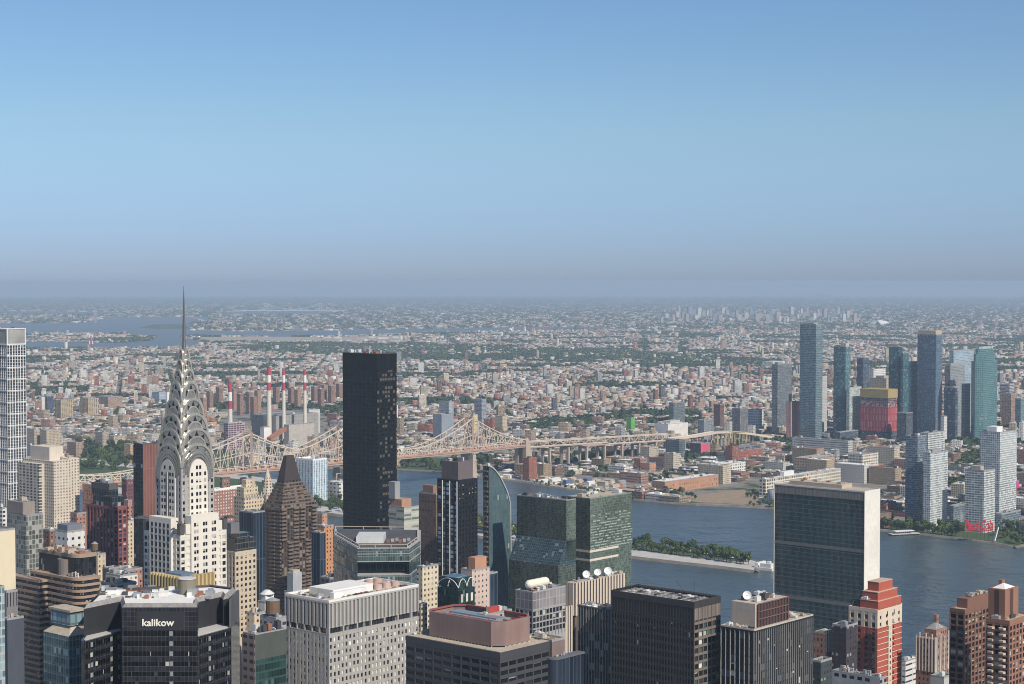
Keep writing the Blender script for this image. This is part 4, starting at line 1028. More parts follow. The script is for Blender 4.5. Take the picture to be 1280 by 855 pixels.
for x, y in ylist:
    i = ry.choices(range(5), [40, 20, 8, 10, 22])[0]; big = ry.random() < .3; w, d, h = (ry.uniform(10, 18), ry.uniform(8, 12), ry.uniform(4, 7)) if big else (ry.uniform(9, 14), 2.6, 3.2)
    nm = 'shed' if big else 'trailer'; cnt_[(nm, i)] = cnt_.get((nm, i), 0) + 1
    m = MB(); m.box(-w / 2, w / 2, -d / 2, d / 2, .9 if not big else -.5, h)
    if big: m.prism([(-w / 2 - .3, -d / 2 - .3), (w / 2 + .3, -d / 2 - .3), (w / 2 + .3, d / 2 + .3), (-w / 2 - .3, d / 2 + .3)], h, h + 1.6, pts1=[(-w / 2, -.2), (w / 2, -.2), (w / 2, .2), (-w / 2, .2)])
    else:
        for q in (-w * .38, w * .3, w * .4): m.box(q - .5, q + .5, -d / 2 + .1, d / 2 - .1, 0, .9)
    o = m.build(nm, YM[i], loc=(x, y, .35 - drop(x, y)), rz=ry.choice([.85, .85, -.72]) + ry.uniform(-.1, .1))
    tag(o, f'{YN[i]} {nm} in the gravel yards on the far bank, {nth2(cnt_[(nm, i)])} of them from left', nm, f'{nm}s in the far bank yards')
# ---------------------------------------------------------------- generic buildings: the largest as objects, the rest one mass
L = L[~hero_free(L[:, 0], L[:, 1])]
n = len(L)
wi = np.array(rng.choices(range(len(WALLS)), WW, k=n)); ri = np.array(rng.choices(range(len(ROOFS)), RW, k=n))
wj = np.array([c for _, c in WALLS])[wi]; rj = np.array([c for _, c in ROOFS])[ri]
jit = rnd.uniform(.8, 1.15, (n, 1)); wj = np.clip(wj * jit, 0, .8); rj = np.clip(rj * rnd.uniform(.8, 1.12, (n, 1)), 0, .8)
W_ATT = windows('city_masonry', None, 3.6, 3.3, .38, .40, src='attr', gl=(.05, .055, .065), blind=.25)
W_OBJ = windows('building_masonry', None, 3.4, 3.3, .48, .48, src='obj', gl=(.03, .035, .045), blind=.2)
W_OBJ2 = windows('warehouse_masonry', None, 4.6, 4.2, .7, .42, src='obj', gl=(.04, .05, .06), blind=.25)
kind = np.where(L[:, 4] >= 17, 2, np.where(L[:, 2] * L[:, 3] > 420, 0, 1))
ppx = 640 + F * L[:, 0] / L[:, 1]; ppy = 352 + (CZ - L[:, 4] + drop(L[:, 0], L[:, 1])) / L[:, 1] * F
FRONT = [(0, 410, 34, 640), (28, 575, 104, 690), (166, 555, 198, 735), (196, 480, 266, 640), (180, 640, 284, 740), (428, 442, 496, 690), (329, 575, 410, 760), (546, 578, 598, 730), (604, 590, 638, 760), (638, 616, 790, 760), (967, 606, 1100, 800), (104, 600, 400, 640)]
hid = np.abs(ppx - 640) > 652
for a, b, c, d in FRONT: hid |= (ppx > a) & (ppx < c) & (ppy > b) & (ppy < d)
score = (np.sqrt(L[:, 2] * L[:, 3]) * .55 + L[:, 4]) / L[:, 1]; score[hid] = -1
own = np.zeros(n, bool)
names = ['warehouse', 'row_house', 'apartment_block']; cats = ['warehouse', 'house', 'apartment block']; grp = ['low warehouses beyond the river', 'small houses beyond the river', 'mid-rise blocks beyond the river']
PLACES = [(lambda x, y: y < shore_y(x / y) + 170, 'near the far bank'), (lambda x, y: abs((x - T4.x) * -BD.y + (y - T4.y) * BD.x) < 150 and x > -90 and y < 3700, 'beside bridge approach'),
          (lambda x, y: 250 < 640 + F * x / y < 428 and y < 5200, 'around the striped chimneys'), (lambda x, y: 640 + F * x / y < 250, 'beyond the spired tower'),
          (lambda x, y: x > 0 and x / y > .14 and y < 3300, 'below far glass towers'), (lambda x, y: x / y > .14, 'among far glass towers'), (lambda x, y: x / y > .0 and y < 3400, 'between river and viaduct'),
          (lambda x, y: x / y > .0, 'beyond the bridge viaduct'), (lambda x, y: True, 'behind the truss bridge')]
ORD = 'first second third fourth fifth sixth seventh eighth ninth tenth eleventh twelfth thirteenth fourteenth fifteenth sixteenth seventeenth eighteenth nineteenth twentieth'.split()
def nth(i): return ORD[i] if i < 20 else ('twenty-', 'thirty-', 'forty-', 'fifty-', 'sixty-', 'seventy-')[min(i // 10 - 2, 5)] + ORD[i % 10] if i % 10 < 9 else ORD[8] + '-after-' + ORD[min(i // 10, 19)]
picked = []
for k, lim in ((0, 300), (1, 290), (2, 290)):
    c = np.where((kind == k) & (score > 0))[0]; c = c[np.argsort(-score[c])][:lim]
    own[c] = True; picked += [(k, int(i)) for i in c]
def size_word(k, i):
    if k == 2: return 'tall' if L[i, 4] > 29 else 'mid-rise'
    if k == 0: return 'large' if L[i, 2] * L[i, 3] > 1300 else 'low'
    return 'narrow' if L[i, 2] < 13 else 'small'
buckets = {}
for k, i in picked:
    pl = next(t for f, t in PLACES if f(L[i, 0], L[i, 1]))
    nm = ('apartment block', 'warehouse', 'house')[(2, 0, 1).index(k)] if False else {0: 'warehouse', 1: 'house', 2: 'block'}[k]
    buckets.setdefault((k, f'{size_word(k, i)} {WALLS[wi[i]][0]} {nm} with {ROOFS[ri[i]][0]} roof {pl}'), []).append(i)
RM = [plain('flat_roof_' + a.replace(' ', '_'), b, .9, amt=.22) for a, b in ROOFS]
TANKM = WOOD
for (k, lab), idx in buckets.items():
    idx.sort(key=lambda i: ppx[i])
    for q, i in enumerate(idx):
        cx, cy, w, d, h, a = L[i]; z = -drop(cx, cy)
        lb = lab if len(idx) == 1 else f'{lab}, {nth(q)} from left'
        m = MB(); m.box(-w / 2, w / 2, -d / 2, d / 2, -1, h)
        o = m.build(names[k], W_OBJ2 if k == 0 else W_OBJ, loc=(cx, cy, z), rz=a)
        o.color = (*wj[i], 1); tag(o, lb, cats[k], grp[k])
        r = MB(); r.box(-w / 2 + .4, w / 2 - .4, -d / 2 + .4, d / 2 - .4, h - .3, h + .12); r.build('roof', RM[ri[i]], o)
        p = MB(); t = .4
        p.box(-w / 2 - .06, w / 2 + .06, -d / 2 - .06, -d / 2 + t, h - .1, h + .9); p.box(-w / 2 - .06, w / 2 + .06, d / 2 - t, d / 2 + .06, h - .1, h + .9); p.box(-w / 2 - .06, -w / 2 + t, -d / 2 + t, d / 2 - t, h - .1, h + .9); p.box(w / 2 - t, w / 2 + .06, -d / 2 + t, d / 2 - t, h - .1, h + .9)
        pp = p.build('parapet', W_OBJ, o); pp.color = (*np.clip(wj[i] * 1.05, 0, .8), 1)
        rr_ = random.Random(i)
        for _ in range({0: 3, 1: 1, 2: 2}[k]):
            bw, bd, bh = rr_.uniform(2, min(7, w * .4)), rr_.uniform(2, min(7, d * .4)), rr_.uniform(1.5, 3.8)
            bx_, by_ = rr_.uniform(-w / 2 + bw, w / 2 - bw), rr_.uniform(-d / 2 + bd, d / 2 - bd)
            g = MB(); g.box(bx_ - bw / 2, bx_ + bw / 2, by_ - bd / 2, by_ + bd / 2, h + .1, h + bh)
            g.build('bulkhead', rr_.choice([METAL_L, METAL, R_TAN, R_DARK, RM[0]]), o)
def mass(name, sel, mat):
    A = L[sel]; m = len(A); c, s_ = np.cos(A[:, 5]), np.sin(A[:, 5]); hw, hd = A[:, 2] / 2, A[:, 3] / 2
    V = np.empty((m, 8, 3)); z0 = -drop(A[:, 0], A[:, 1])
    for q, (sx, sy) in enumerate(((-1, -1), (1, -1), (1, 1), (-1, 1))):
        X = A[:, 0] + sx * hw * c - sy * hd * s_; Y = A[:, 1] + sx * hw * s_ + sy * hd * c
        for t in (0, 4): V[:, q + t, 0] = X; V[:, q + t, 1] = Y; V[:, q + t, 2] = z0 + (A[:, 4] if t else -1)
    fq = np.array([(0, 1, 5, 4), (1, 2, 6, 5), (2, 3, 7, 6), (3, 0, 4, 7), (4, 5, 6, 7)])
    Fa = (np.arange(m)[:, None, None] * 8 + fq[None]).reshape(-1, 4)
    me = bpy.data.meshes.new(name)
    me.vertices.add(m * 8); me.vertices.foreach_set('co', V.ravel())
    me.loops.add(len(Fa) * 4); me.loops.foreach_set('vertex_index', Fa.ravel().astype(np.int32))
    me.polygons.add(len(Fa)); me.polygons.foreach_set('loop_start', np.arange(0, len(Fa) * 4, 4, dtype=np.int32))
    me.update(calc_edges=True); me.validate()
    metre_uv(me)
    C = np.ones((m, 5, 4), np.float32); C[:, :4, :3] = wj[sel][:, None]; C[:, 4, :3] = rj[sel]
    at_ = me.attributes.new('Col', 'FLOAT_COLOR', 'FACE'); at_.data.foreach_set('color', C.ravel())
    me.materials.append(mat)
    o = bpy.data.objects.new(name, me); COL.objects.link(o); tag(o, 'unbroken spread of low city buildings reaching to the horizon', 'buildings', kind='stuff'); return o
mass('distant_buildings', ~own, W_ATT)

# ---------------------------------------------------------------- trees
LEAF = leafmat('leaves', (0.026, 0.050, 0.018), (0.115, 0.155, 0.050))
LEAF_Y = leafmat('leaves_yellowing', (0.10, 0.12, 0.035), (0.19, 0.19, 0.06))
LEAF_D = leafmat('leaves_dark', (0.020, 0.040, 0.018), (0.07, 0.10, 0.04))
BARK = plain('bark', (0.10, 0.075, 0.055), .95)
def crown_proto(seed, h, r, nq=420):
    g = random.Random(seed); mb = MB(); lobes = []
    for _ in range(9):
        a = g.uniform(0, 6.283); q = g.uniform(.15, .62) * r
        lobes.append((q * math.cos(a), q * math.sin(a), g.uniform(.40, .86) * h, g.uniform(.34, .52) * r))
    lobes.append((0, 0, .80 * h, .46 * r))
    for _ in range(nq):
        x, y, z, lr = g.choice(lobes)
        d = Vector((g.gauss(0, 1), g.gauss(0, 1), g.gauss(0, 1))).normalized() * lr * g.uniform(.55, 1.05)
        p = Vector((x, y, z)) + d; nrm = (d.normalized() + Vector((g.uniform(-.6, .6), g.uniform(-.6, .6), g.uniform(-.3, .7)))).normalized()
        q = nrm.to_track_quat('Z', 'Y'); s = g.uniform(.5, 1.05) * r * .15
        mb.quad([tuple(p + q @ Vector((sx * s * g.uniform(.7, 1.2), sy * s * g.uniform(.7, 1.2), 0))) for sx, sy in ((-1, -1), (1, -1), (1, 1), (-1, 1))])
    return mb
def trunk_proto(seed, h, r):
    g = random.Random(seed); mb = MB(); mb.cyl(0, 0, -.5, h * .45, .035 * h, 7, .022 * h)
    for k in range(5):
        a = k * 1.26 + g.uniform(-.3, .3); z = h * g.uniform(.26, .43)
        mb.bar((0, 0, z), (.5 * r * math.cos(a), .5 * r * math.sin(a), z + h * .25), .02 * h)
    return mb
TP = []
for sd, h, r in ((1, 11, 4.6), (2, 13, 5.4), (3, 9, 4.2), (4, 12, 4.4)):
    e = empty('tree', (0, 0, -500))
    c = crown_proto(sd, h, r).build('crown', LEAF, e); t = trunk_proto(sd, h, r).build('trunk', BARK, e)
    TP.append((e, c, t))
_tree_n = [0]
LEAFSETS = {'green': None, 'yellow': LEAF_Y, 'dark': LEAF_D}
_crown_var = {}
def tree(x, y, z, s, label, group, leaf='green', k=None):
    g = random.Random(_tree_n[0]); _tree_n[0] += 1
    e, c, t = TP[g.randrange(4) if k is None else k]
    r = empty('tree', (x, y, z), g.uniform(0, 6.28), label, 'tree', group); r.scale = (s * g.uniform(.88, 1.15), s * g.uniform(.88, 1.15), s * g.uniform(.85, 1.15))
    cc = copy_part(c, r); copy_part(t, r)
    if leaf != 'green':
        key = (c.data.name, leaf)
        if key not in _crown_var:
            m = c.data.copy(); m.materials[0] = LEAFSETS[leaf]; _crown_var[key] = m
        cc.data = _crown_var[key]
def tree_row(p0, p1, n, s, label, group, h=2.6, leaf='green', jit=2.0):
    a, b = gnd(*p0, h), gnd(*p1, h); g = random.Random(int(p0[0] * 3 + n))
    for i in range(n):
        q = a.lerp(b, i / (n - 1)) + Vector((g.uniform(-jit, jit), g.uniform(-jit, jit), 0))
        tree(q.x, q.y, q.z, s * g.uniform(.85, 1.12), label, group, leaf)
def tree_patch(poly, n, s, label, group, h=.3, leaf=('green',)):
    P = [gnd(*p, h) for p in poly]; g = random.Random(int(poly[0][0] * 7 + n)); xs = [p.x for p in P]; ys = [p.y for p in P]; q = [(p.x, p.y) for p in P]; k = 0; done = []; t = 0
    while k < n and t < n * 200:
        t += 1
        x, y = g.uniform(min(xs), max(xs)), g.uniform(min(ys), max(ys))
        if pip(np.array([x]), np.array([y]), q)[0] and all((x - a) ** 2 + (y - b) ** 2 > 30 for a, b in done):
            done.append((x, y)); tree(x, y, h - drop(x, y), s * g.uniform(.7, 1.2), label, group, g.choice(leaf)); k += 1
tree_row((803, 688), (937, 706.3), 26, 1.12, 'clipped green tree in the front row on the narrow island tip', 'front tree row on the island tip')
tree_row((832, 685.5), (938, 702.5), 22, 1.18, 'green tree in the back row on the narrow island tip', 'back tree row on the island tip')
tree_patch([(788, 690), (806, 690), (812, 681), (790, 679)], 9, 1.0, 'dark tree at the inner end of the island tree rows', 'dark trees inland of the island tree rows', 2.6, ('dark',))
tree_patch([(594, 668), (612, 670), (612, 656), (594, 652)], 12, 1.25, 'yellowing tree beside the curved glass tower on the island', 'yellowing island trees by the curved tower', 2.6, ('yellow', 'yellow', 'green'))
tree_patch([(632, 673), (648, 676), (648, 662), (632, 658)], 12, 1.1, 'green tree between curved tower and green glass block on the island', 'island trees left of the green glass block', 2.6, ('green', 'dark', 'yellow'))
tree_patch([(393, 638), (430, 643), (430, 620), (393, 618)], 20, 1.2, 'leafy tree on the island shore beneath the truss bridge', 'island trees beneath the bridge', 2.6, ('green', 'dark', 'green'))
tree_patch([(494, 585), (545, 588.5), (575, 588), (575, 573), (494, 573)], 36, 1.45, 'broad tree in the riverside park under the truss bridge', 'riverside park trees under the bridge', .3, ('green', 'dark', 'dark'))
tree_patch([(96, 591), (168, 590), (168, 562), (96, 560)], 55, 1.7, 'broad dark tree in the park behind the beige apartment towers', 'park trees behind the beige towers', .3, ('dark', 'green'))
tree_patch([(300, 604), (352, 612), (352, 590), (300, 588)], 8, 1.2, 'tree beside the stone bridge pier', 'trees beside the bridge pier', 2.6, ('dark', 'green'))
tree_row((1103, 660.5), (1200, 671), 22, 1.3, 'round tree along the esplanade below the waterfront towers', 'esplanade trees below the waterfront towers', .3)
tree_patch([(1245, 678), (1283, 681), (1283, 660), (1250, 660)], 20, 1.25, 'large tree in the park beside the red script sign', 'park trees beside the red script sign', .3, ('green', 'dark'))
tree_patch([(1103, 660), (1205, 670), (1205, 663), (1103, 655)], 10, 1.3, 'tree in front of the waterfront apartment towers', 'park trees before the waterfront towers', .3)
tree_row((658, 603), (798, 624.5), 30, .62, 'low green scrub tree along the seawall before the gravel yards', 'scrub trees along the far seawall', .3, 'green', 7)
tree_patch([(805, 624), (868, 629), (872, 622), (850, 616), (805, 617)], 26, 1.0, 'scrubby tree on the bank before the long brick warehouse', 'bank trees before the brick warehouse', .3, ('green', 'yellow', 'dark'))
tree_patch([(920, 633), (962, 635), (962, 622), (940, 616)], 14, .8, 'scrubby tree on the bank beside the brown field', 'bank trees beside the brown field', .3, ('green', 'dark'))
# ---------------------------------------------------------------- uncounted trees of the far streets and parks
def scatter(n, Y0, Y1, tm=.31):
    y = np.sqrt(rnd.uniform(Y0 ** 2, Y1 ** 2, n)); x = rnd.uniform(-tm, tm, n) * y
    return x, y
sets = [(6500, 2350, 4300, 4.3), (6500, 4300, 7000, 4.2), (8000, 7000, 12500, 6.0), (17000, 12500, 34000, 30.0), (6000, 34000, 70000, 150.0)]
TX, TY, TR = [], [], []
for cnt, a, b, r in sets:
    x, y = scatter(cnt, a, b); TX.append(x); TY.append(y); TR.append(np.full(cnt, r) * rnd.uniform(.6, 1.35, cnt))
for g_ in GREEN:
    q = np.array(g_); dens = max(abs(q[:, 0]).max(), 1)
    x = rnd.uniform(q[:, 0].min(), q[:, 0].max(), 1700); y = rnd.uniform(q[:, 1].min(), q[:, 1].max(), 1700); m = pip(x, y, g_)
    x, y = x[m], y[m]; TX.append(x); TY.append(y); TR.append(np.where(y > 7000, 11, 6.0) * rnd.uniform(.7, 1.3, len(x)))
for cx, cy, q in POCK:
    k = int(min(26 + q * .9, 160)); a = rnd.uniform(0, 6.283, k); d = q * np.sqrt(rnd.rand(k)); TX.append(cx + 1.48 * d * np.cos(a)); TY.append(cy + d * np.sin(a)); TR.append(rnd.uniform(4, 8.5, k) * (1 + cy / 20000))
TX, TY, TR = map(np.concatenate, (TX, TY, TR))
ok = ~blocked(TX, TY, -8)
ok &= ~hero_free(TX, TY)
TX, TY, TR = TX[ok], TY[ok], TR[ok]
def blob_mass(name, X, Y, R, nq, seed, mat, flat=1.0):
    rs = np.random.RandomState(seed); m = len(X)
    d = rs.normal(size=(m, nq, 3)); d /= np.linalg.norm(d, axis=2, keepdims=True); rad = rs.uniform(.45, 1.0, (m, nq, 1))
    hgt = np.minimum(R, 5.5)
    c = d * rad * np.stack([R, R, hgt * .8], 1)[:, None, :]
    c[:, :, 0] += X[:, None]; c[:, :, 1] += Y[:, None]; c[:, :, 2] += (hgt * 1.15 - drop(X, Y))[:, None]
    nr = d + rs.normal(scale=.5, size=d.shape); nr[:, :, 2] = np.abs(nr[:, :, 2]) + .2; nr /= np.linalg.norm(nr, axis=2, keepdims=True)
    t1 = np.cross(nr, np.array([0.3, .9, .1])); t1 /= np.linalg.norm(t1, axis=2, keepdims=True); t2 = np.cross(nr, t1)
    s = (R[:, None, None] * rs.uniform(.35, .7, (m, nq, 1))); sv = np.minimum(s, 3.5 + 0 * s)
    V = np.empty((m, nq, 4, 3))
    for k, (a, b) in enumerate(((-1, -1), (1, -1), (1, 1), (-1, 1))): V[:, :, k] = c + t1 * s * a + t2 * sv * b
    nf = m * nq
    me = bpy.data.meshes.new(name); me.vertices.add(nf * 4); me.vertices.foreach_set('co', V.ravel())
    me.loops.add(nf * 4); me.loops.foreach_set('vertex_index', np.arange(nf * 4, dtype=np.int32))
    me.polygons.add(nf); me.polygons.foreach_set('loop_start', np.arange(0, nf * 4, 4, dtype=np.int32)); me.update(calc_edges=True)
    me.materials.append(mat); o = bpy.data.objects.new(name, me); COL.objects.link(o)
    return tag(o, 'dark green treetops spread between the far city roofs', 'trees', kind='stuff')
near = TY < 7000
blob_mass('distant_trees', TX[near], TY[near], TR[near], 14, 3, LEAF_D)
blob_mass('distant_trees', TX[~near], TY[~near], TR[~near], 9, 4, LEAF_D)
# ---------------------------------------------------------------- near side of the river
def B_(name, label, cat, pc, pt, Y, pl, pr, **k): return Bld(name, label, cat, pc, pt, Y, pl, pr, **k)
def bodyproc(b, mat, roof=R_GREY, par=1.1, pmat=None, cl=4, pent=None, top=None, z0=-2):
    b.top -= par
    b.part('wall', MB().box(b.x0, b.x1, b.y0, b.y1, z0, b.top), mat)
    b.roof(b.top, roof, par, pmat or CONCG)
    if pent: b.fbox('penthouse', pent[5], *pent[:4], b.top + .12, b.top + pent[4])
    if cl: b.clutter(b.top + .12, cl)
    return b
def lower(b, z, mat, e=0.0): b.part('lower_wall', MB().box(b.x0 + e, b.x1, b.y0 + e, b.y1, -2, z), mat)

# --- white gridded tower at the left edge
b = B_('gridded_tower', 'slim white gridded residential tower with grey louvred top', 'tower', 8.5, 411, 2120, -10, 32)
WFR = plain('frame_white', (.74, .73, .70), .7, amt=.06); LOUV = curtain('louvre_grey', (.34, .33, .30), .8, 30, (.2, .2, .19), .25, vary=.1, rough=.5, blind=0)
zt = b.z(430)
m = MB(); b.volume(m, b.x0, b.x1, b.y0, b.y1, b.z(640), zt, S=(3.6, .75, 3.45, .3), W=(3.6, .75, 3.45, .3), rec=.7, top=1.5); b.part('frame', m, WFR)
b.windows([G_DARK, glass('win_blue', (.035, .055, .08), .06, .6), glass('win_teal', (.10, .16, .16), .06, .8)], [74, 22, 4], blinds=.08)
m = MB()
for i in range(13): z = zt - 13.8 * i - .1; m.box(b.x0 - .4, b.x1 + .1, b.y0 - .4, b.y1, z - .9, z)
b.part('floor_band', m, WFR); lower(b, b.z(640), WFR)
b.part('louvred_crown', MB().box(b.x0 + .5, b.x1 - .5, b.y0 + .5, b.y1 - .5, zt, b.top - .8), LOUV)
m = MB()
for x, y in ((b.x0, b.y0), (b.x1 - 1, b.y0), (b.x0, b.y1 - 1), (b.x1 - 1, b.y1 - 1)): m.box(x, x + 1, y, y + 1, zt, b.top - .8)
m.box(b.x0 - .1, b.x1 + .1, b.y0 - .1, b.y1 + .1, b.top - .8, b.top); b.part('corner_frame', m, WFR); b.clutter(b.top, 3)

# --- beige apartment slabs
BEI = windows('beige_slab', (.57, .50, .41), 3.3, 2.9, .42, .45, gl=(.06, .055, .05), blind=.2, amt=.1, strip=(.10, (.62, .56, .47)))
BEIG = windows('beige_balcony', (.53, .47, .39), 6.0, 2.9, .55, .55, gl=(.05, .055, .07), blind=.1, amt=.1)
b = B_('apartment_slab', 'tall beige apartment slab with blank rooftop block', 'apartment block', 67, 577, 1700, 29, 103)
b.part('wall', MB().box(b.x0, b.x0 + b.W * .62, b.y0, b.y1, -2, b.top), BEI)
b.part('side_wing', MB().box(b.x0 + b.W * .62 + .01, b.x1, b.y0 + 5, b.y1, -2, b.top + 1), BEI)
b.part('front_wing', MB().box(b.x0 - 6, b.x0, b.fy(.3), b.y1 - 1, -2, b.top - 3), BEIG)
b.fbox('rooftop_block', plain('beige_block', (.60, .52, .43), .85), .05, .52, .18, .8, b.top, b.top + 13)
b.fbox('rooftop_block', plain('beige_block', (.60, .52, .43), .85), .64, .8, .4, .8, b.top + 1, b.top + 5)
b.clutter(b.top + 1, 6, mats=[R_TAN, METAL])
b = B_('apartment_slab', 'grey-brown apartment slab with dark balcony column behind the beige slab', 'apartment block', 30, 580, 1780, 22, 46)
bodyproc(b, windows('greybrown_slab', (.36, .32, .28), 7, 2.9, .42, .62, gl=(.05, .06, .085), blind=.1), cl=2)
# --- glassy grey tower with setbacks
GGT = curtain('grey_glass_tower', (.13, .145, .13), 2.9, 3.5, (.32, .31, .28), .55, lh=.5, span=.0, blind=.25, bcol=(.33, .34, .31), tilt=.03)
b = B_('setback_tower', 'grey-green glass tower with brown box on its roof', 'tower', 33, 645, 1300, 8.5, 54)
b.part('wall', MB().box(b.x0, b.x1, b.y0, b.y1, -2, b.top), GGT); b.roof(b.top, R_GREY, .8)
b.fbox('rooftop_block', plain('block_brown', (.27, .23, .20), .85, amt=.2), .0, .72, .18, 1, b.top + .2, b.top + 9.5)
b.part('upper_storey', MB().box(b.fx(.0) - .6, b.fx(.2), b.y0 - .6, b.fy(.5), -2, b.top - 7), GGT)
b.clutter(b.top + 9.6, 4, b.fx(.05), b.fx(.68), b.fy(.22), b.fy(.95))
bodyproc(B_('brick_building', 'white gridded low block between left edge and grey-green tower', 'building', 3, 634, 1500, -4, 12), windows('whitegridlow', (.62, .60, .56), 4, 3.6, .6, .5), cl=2)
bodyproc(B_('blank_tower', 'plain pale yellow windowless slab wall at the left edge', 'building', -8, 663, 1010, -30, 19), plain('pale_yellow_wall', (.66, .58, .41), .8, amt=.06), roof=R_GREY, cl=2)
bodyproc(B_('glass_building', 'pale blue glass sliver cut by the left edge', 'building', -3, 733, 760, -20, 5.5), curtain('pale_blue_glass', (.20, .28, .32), 2, 3.6, (.45, .47, .47), .3, span=.3, scol=(.35, .38, .38)), cl=0)
bodyproc(B_('dark_building', 'low dark blue box beside the striped tower', 'building', 9, 773, 900, 3, 30), windows('wall_navy', (.07, .08, .10), 40, 40, .01, .01), cl=3)  # box has a plain dark navy wall colour
bodyproc(B_('dark_building', 'small grey louvred block above the low dark box', 'building', 8, 739, 1000, 4, 22), windows('grey_louvre', (.20, .19, .19), 2, 30, .3, .8), cl=3)
# --- tan and dark striped tower
TANS = plain('tan_precast', (.34, .245, .18), .8, amt=.14); DKG = curtain('dark_band_glass', (.018, .02, .024), 1.5, 3.5, (.04, .04, .04), .08, blind=.06, bcol=(.3, .33, .34))
b = B_('striped_tower', 'tan and black striped office tower with rounded corner and dark glass top', 'office tower', 97, 724, 1050, 37, 126.5)
def round_plan(x0, x1, y0, y1, r, n=8):
    pts = [(x0 + r - r * math.cos(t), y0 + r - r * math.sin(t)) for t in [math.pi / 2 * i / n for i in range(n + 1)]]
    return pts + [(x1, y0), (x1, y1), (x0, y1)]
plan = round_plan(b.x0, b.x1, b.y0, b.y1, 7.5); core = inset(poly_ccw(plan), .5)
zb = b.z(905); fh = 3.55
b.part('glass_core', MB().prism(core, -2, b.top - .3), DKG)
i = 0
while b.top - i * fh > zb:
    z = b.top - i * fh
    MB().prism(poly_ccw(plan), z - 1.5, z).build('spandrel_band', TANS, b.root); i += 1
lower(b, zb, TANS, 1.0)
wx0, wy0 = b.x0 - 6, b.fy(.62)
plan2 = [(wx0, wy0), (b.x0 - .05, wy0), (b.x0 - .05, b.y1 + 16), (wx0, b.y1 + 16)]; t2 = b.z(731)
b.part('wing_core', MB().prism(inset(plan2, .5), -2, t2 - .3), DKG)
i = 0
while t2 - i * fh > zb: z = t2 - i * fh; MB().prism(plan2, z - 1.55, z).build('spandrel_band', TANS, b.root); i += 1
top2 = [(x * .80 + 3, y * .8 + 2) for x, y in plan]
b.part('upper_glass', MB().prism(poly_ccw(top2), b.top, b.top + 11), DKG); b.part('upper_band', MB().prism(inset(poly_ccw(top2), -.4), b.top + 11, b.top + 13), TANS)
b.part('core_drum', MB().cyl(b.fx(.02) + 6, b.fy(.42), b.top, b.top + 9.5, 5, 16), plain('drum_brown', (.20, .17, .15), .8)); b.clutter(b.top + .05, 7, b.x0 + 2, b.fx(.3), b.fy(.08), b.fy(.32), hmax=4, mats=[METAL_L, METAL, RUST])
b.clutter(b.top + 13, 14, b.fx(.2), b.fx(.8), b.fy(.2), b.fy(.8), mats=[R_TAN, METAL, RUST])
b.part('parapet', MB().prism(poly_ccw(plan), b.top, b.top + .0 + .01, cap=False), TANS)
# --- teal glass building in the lower left
TGL = curtain('teal_blue_glass', (.04, .10, .115), 1.6, 3.6, (.25, .33, .33), .18, span=.35, scol=(.09, .15, .15), blind=.12, bcol=(.3, .42, .42))
b = B_('glass_building', 'low blue-teal glass building with faceted corner left of the black tower', 'office building', 86, 796, 700, 54, 112)
b.part('wall', MB().box(b.x0, b.x1, b.y0, b.y1, -2, b.top), TGL); b.part('sloped_roof', MB().prism([(b.x0, b.y0), (b.x1, b.y0), (b.x1, b.y1), (b.x0, b.y1)], b.top, b.top + 3.5, pts1=[(b.x0 + 4, b.y0 + 4), (b.x1 - 4, b.y0 + 4), (b.x1 - 4, b.y1 - 4), (b.x0 + 4, b.y1 - 4)]), R_TAN)
b.fbox('penthouse', curtain('teal_pent', (.22, .36, .42), 3, 4, (.1, .14, .15), .8), .25, .95, .15, .9, b.top + 3.5, b.top + 9); b.fbox('penthouse_roof', R_TAN, .2, .97, .1, .95, b.top + 9, b.top + 9.8)
# --- black faceted tower with the sign
BLK = curtain('black_glass', (.016, .017, .021), 1.45, 1.9, (.085, .09, .10), .07, spec=.35, blind=0, vary=.4, tilt=.01)
BLKW = curtain('black_window_band', (.003, .0035, .004), 1.45, 30, (.05, .05, .055), .08, spec=.3, blind=.05, bcol=(.24, .25, .25), vary=.7)
BLKP = plain('black_panel', (.032, .033, .037), .35, amt=.1)
Yk = 690
def kp(px, Y): return ((px - 640) / F * Y * 1.0, Y)
planA = [kp(98, 668), kp(102, 665), kp(147, 684), kp(149.5, 674), kp(245, 674), kp(287, 692), kp(297.5, 714), kp(262, 722), kp(116, 703)]
K0 = Vector(((197 - 640) / F * 700, 715)); ek = empty('black_tower', (K0.x, K0.y, 0), 0, 'black faceted glass office tower with white sign letters near its top', 'office tower')
PA = poly_ccw([(x - K0.x, y - K0.y) for x, y in planA])
zt = at(197, 760, 674).z; zter = at(197, 786, 690).z; zlow = at(197, 885, 674).z
# full height front block
PF = poly_ccw([(x - K0.x, y - K0.y) for x, y in [kp(149.5, 674), kp(245, 674), kp(246, 700), kp(148, 700)]])
MB().prism(PA, zlow, zter).build('glass_skin', BLK, ek); MB().prism(PA, -2, zlow).build('lower_wall', BLK, ek)
MB().prism(inset(PF, .02), zter, zt).build('glass_skin', BLK, ek)
up = poly_ccw([(x - K0.x, y - K0.y) for x, y in [kp(101.5, 674), kp(147.5, 690), kp(149.7, 676), kp(244.8, 676), kp(246, 689), kp(274, 700), kp(277, 694), kp(284, 697), kp(293.5, 713), kp(262, 720.5), kp(117.5, 701)]])
MB().prism(up, zter, zt - .4).build('upper_wall', BLKP, ek)
MB().prism(poly_ccw([(x - K0.x, y - K0.y) for x, y in [kp(284.4, 691.6), kp(286.9, 692.3), kp(297.3, 713.9), kp(294, 713.4)]]), zter, zt).build('corner_fin', plain('black_panel_lines', (.09, .09, .095), .5), ek)
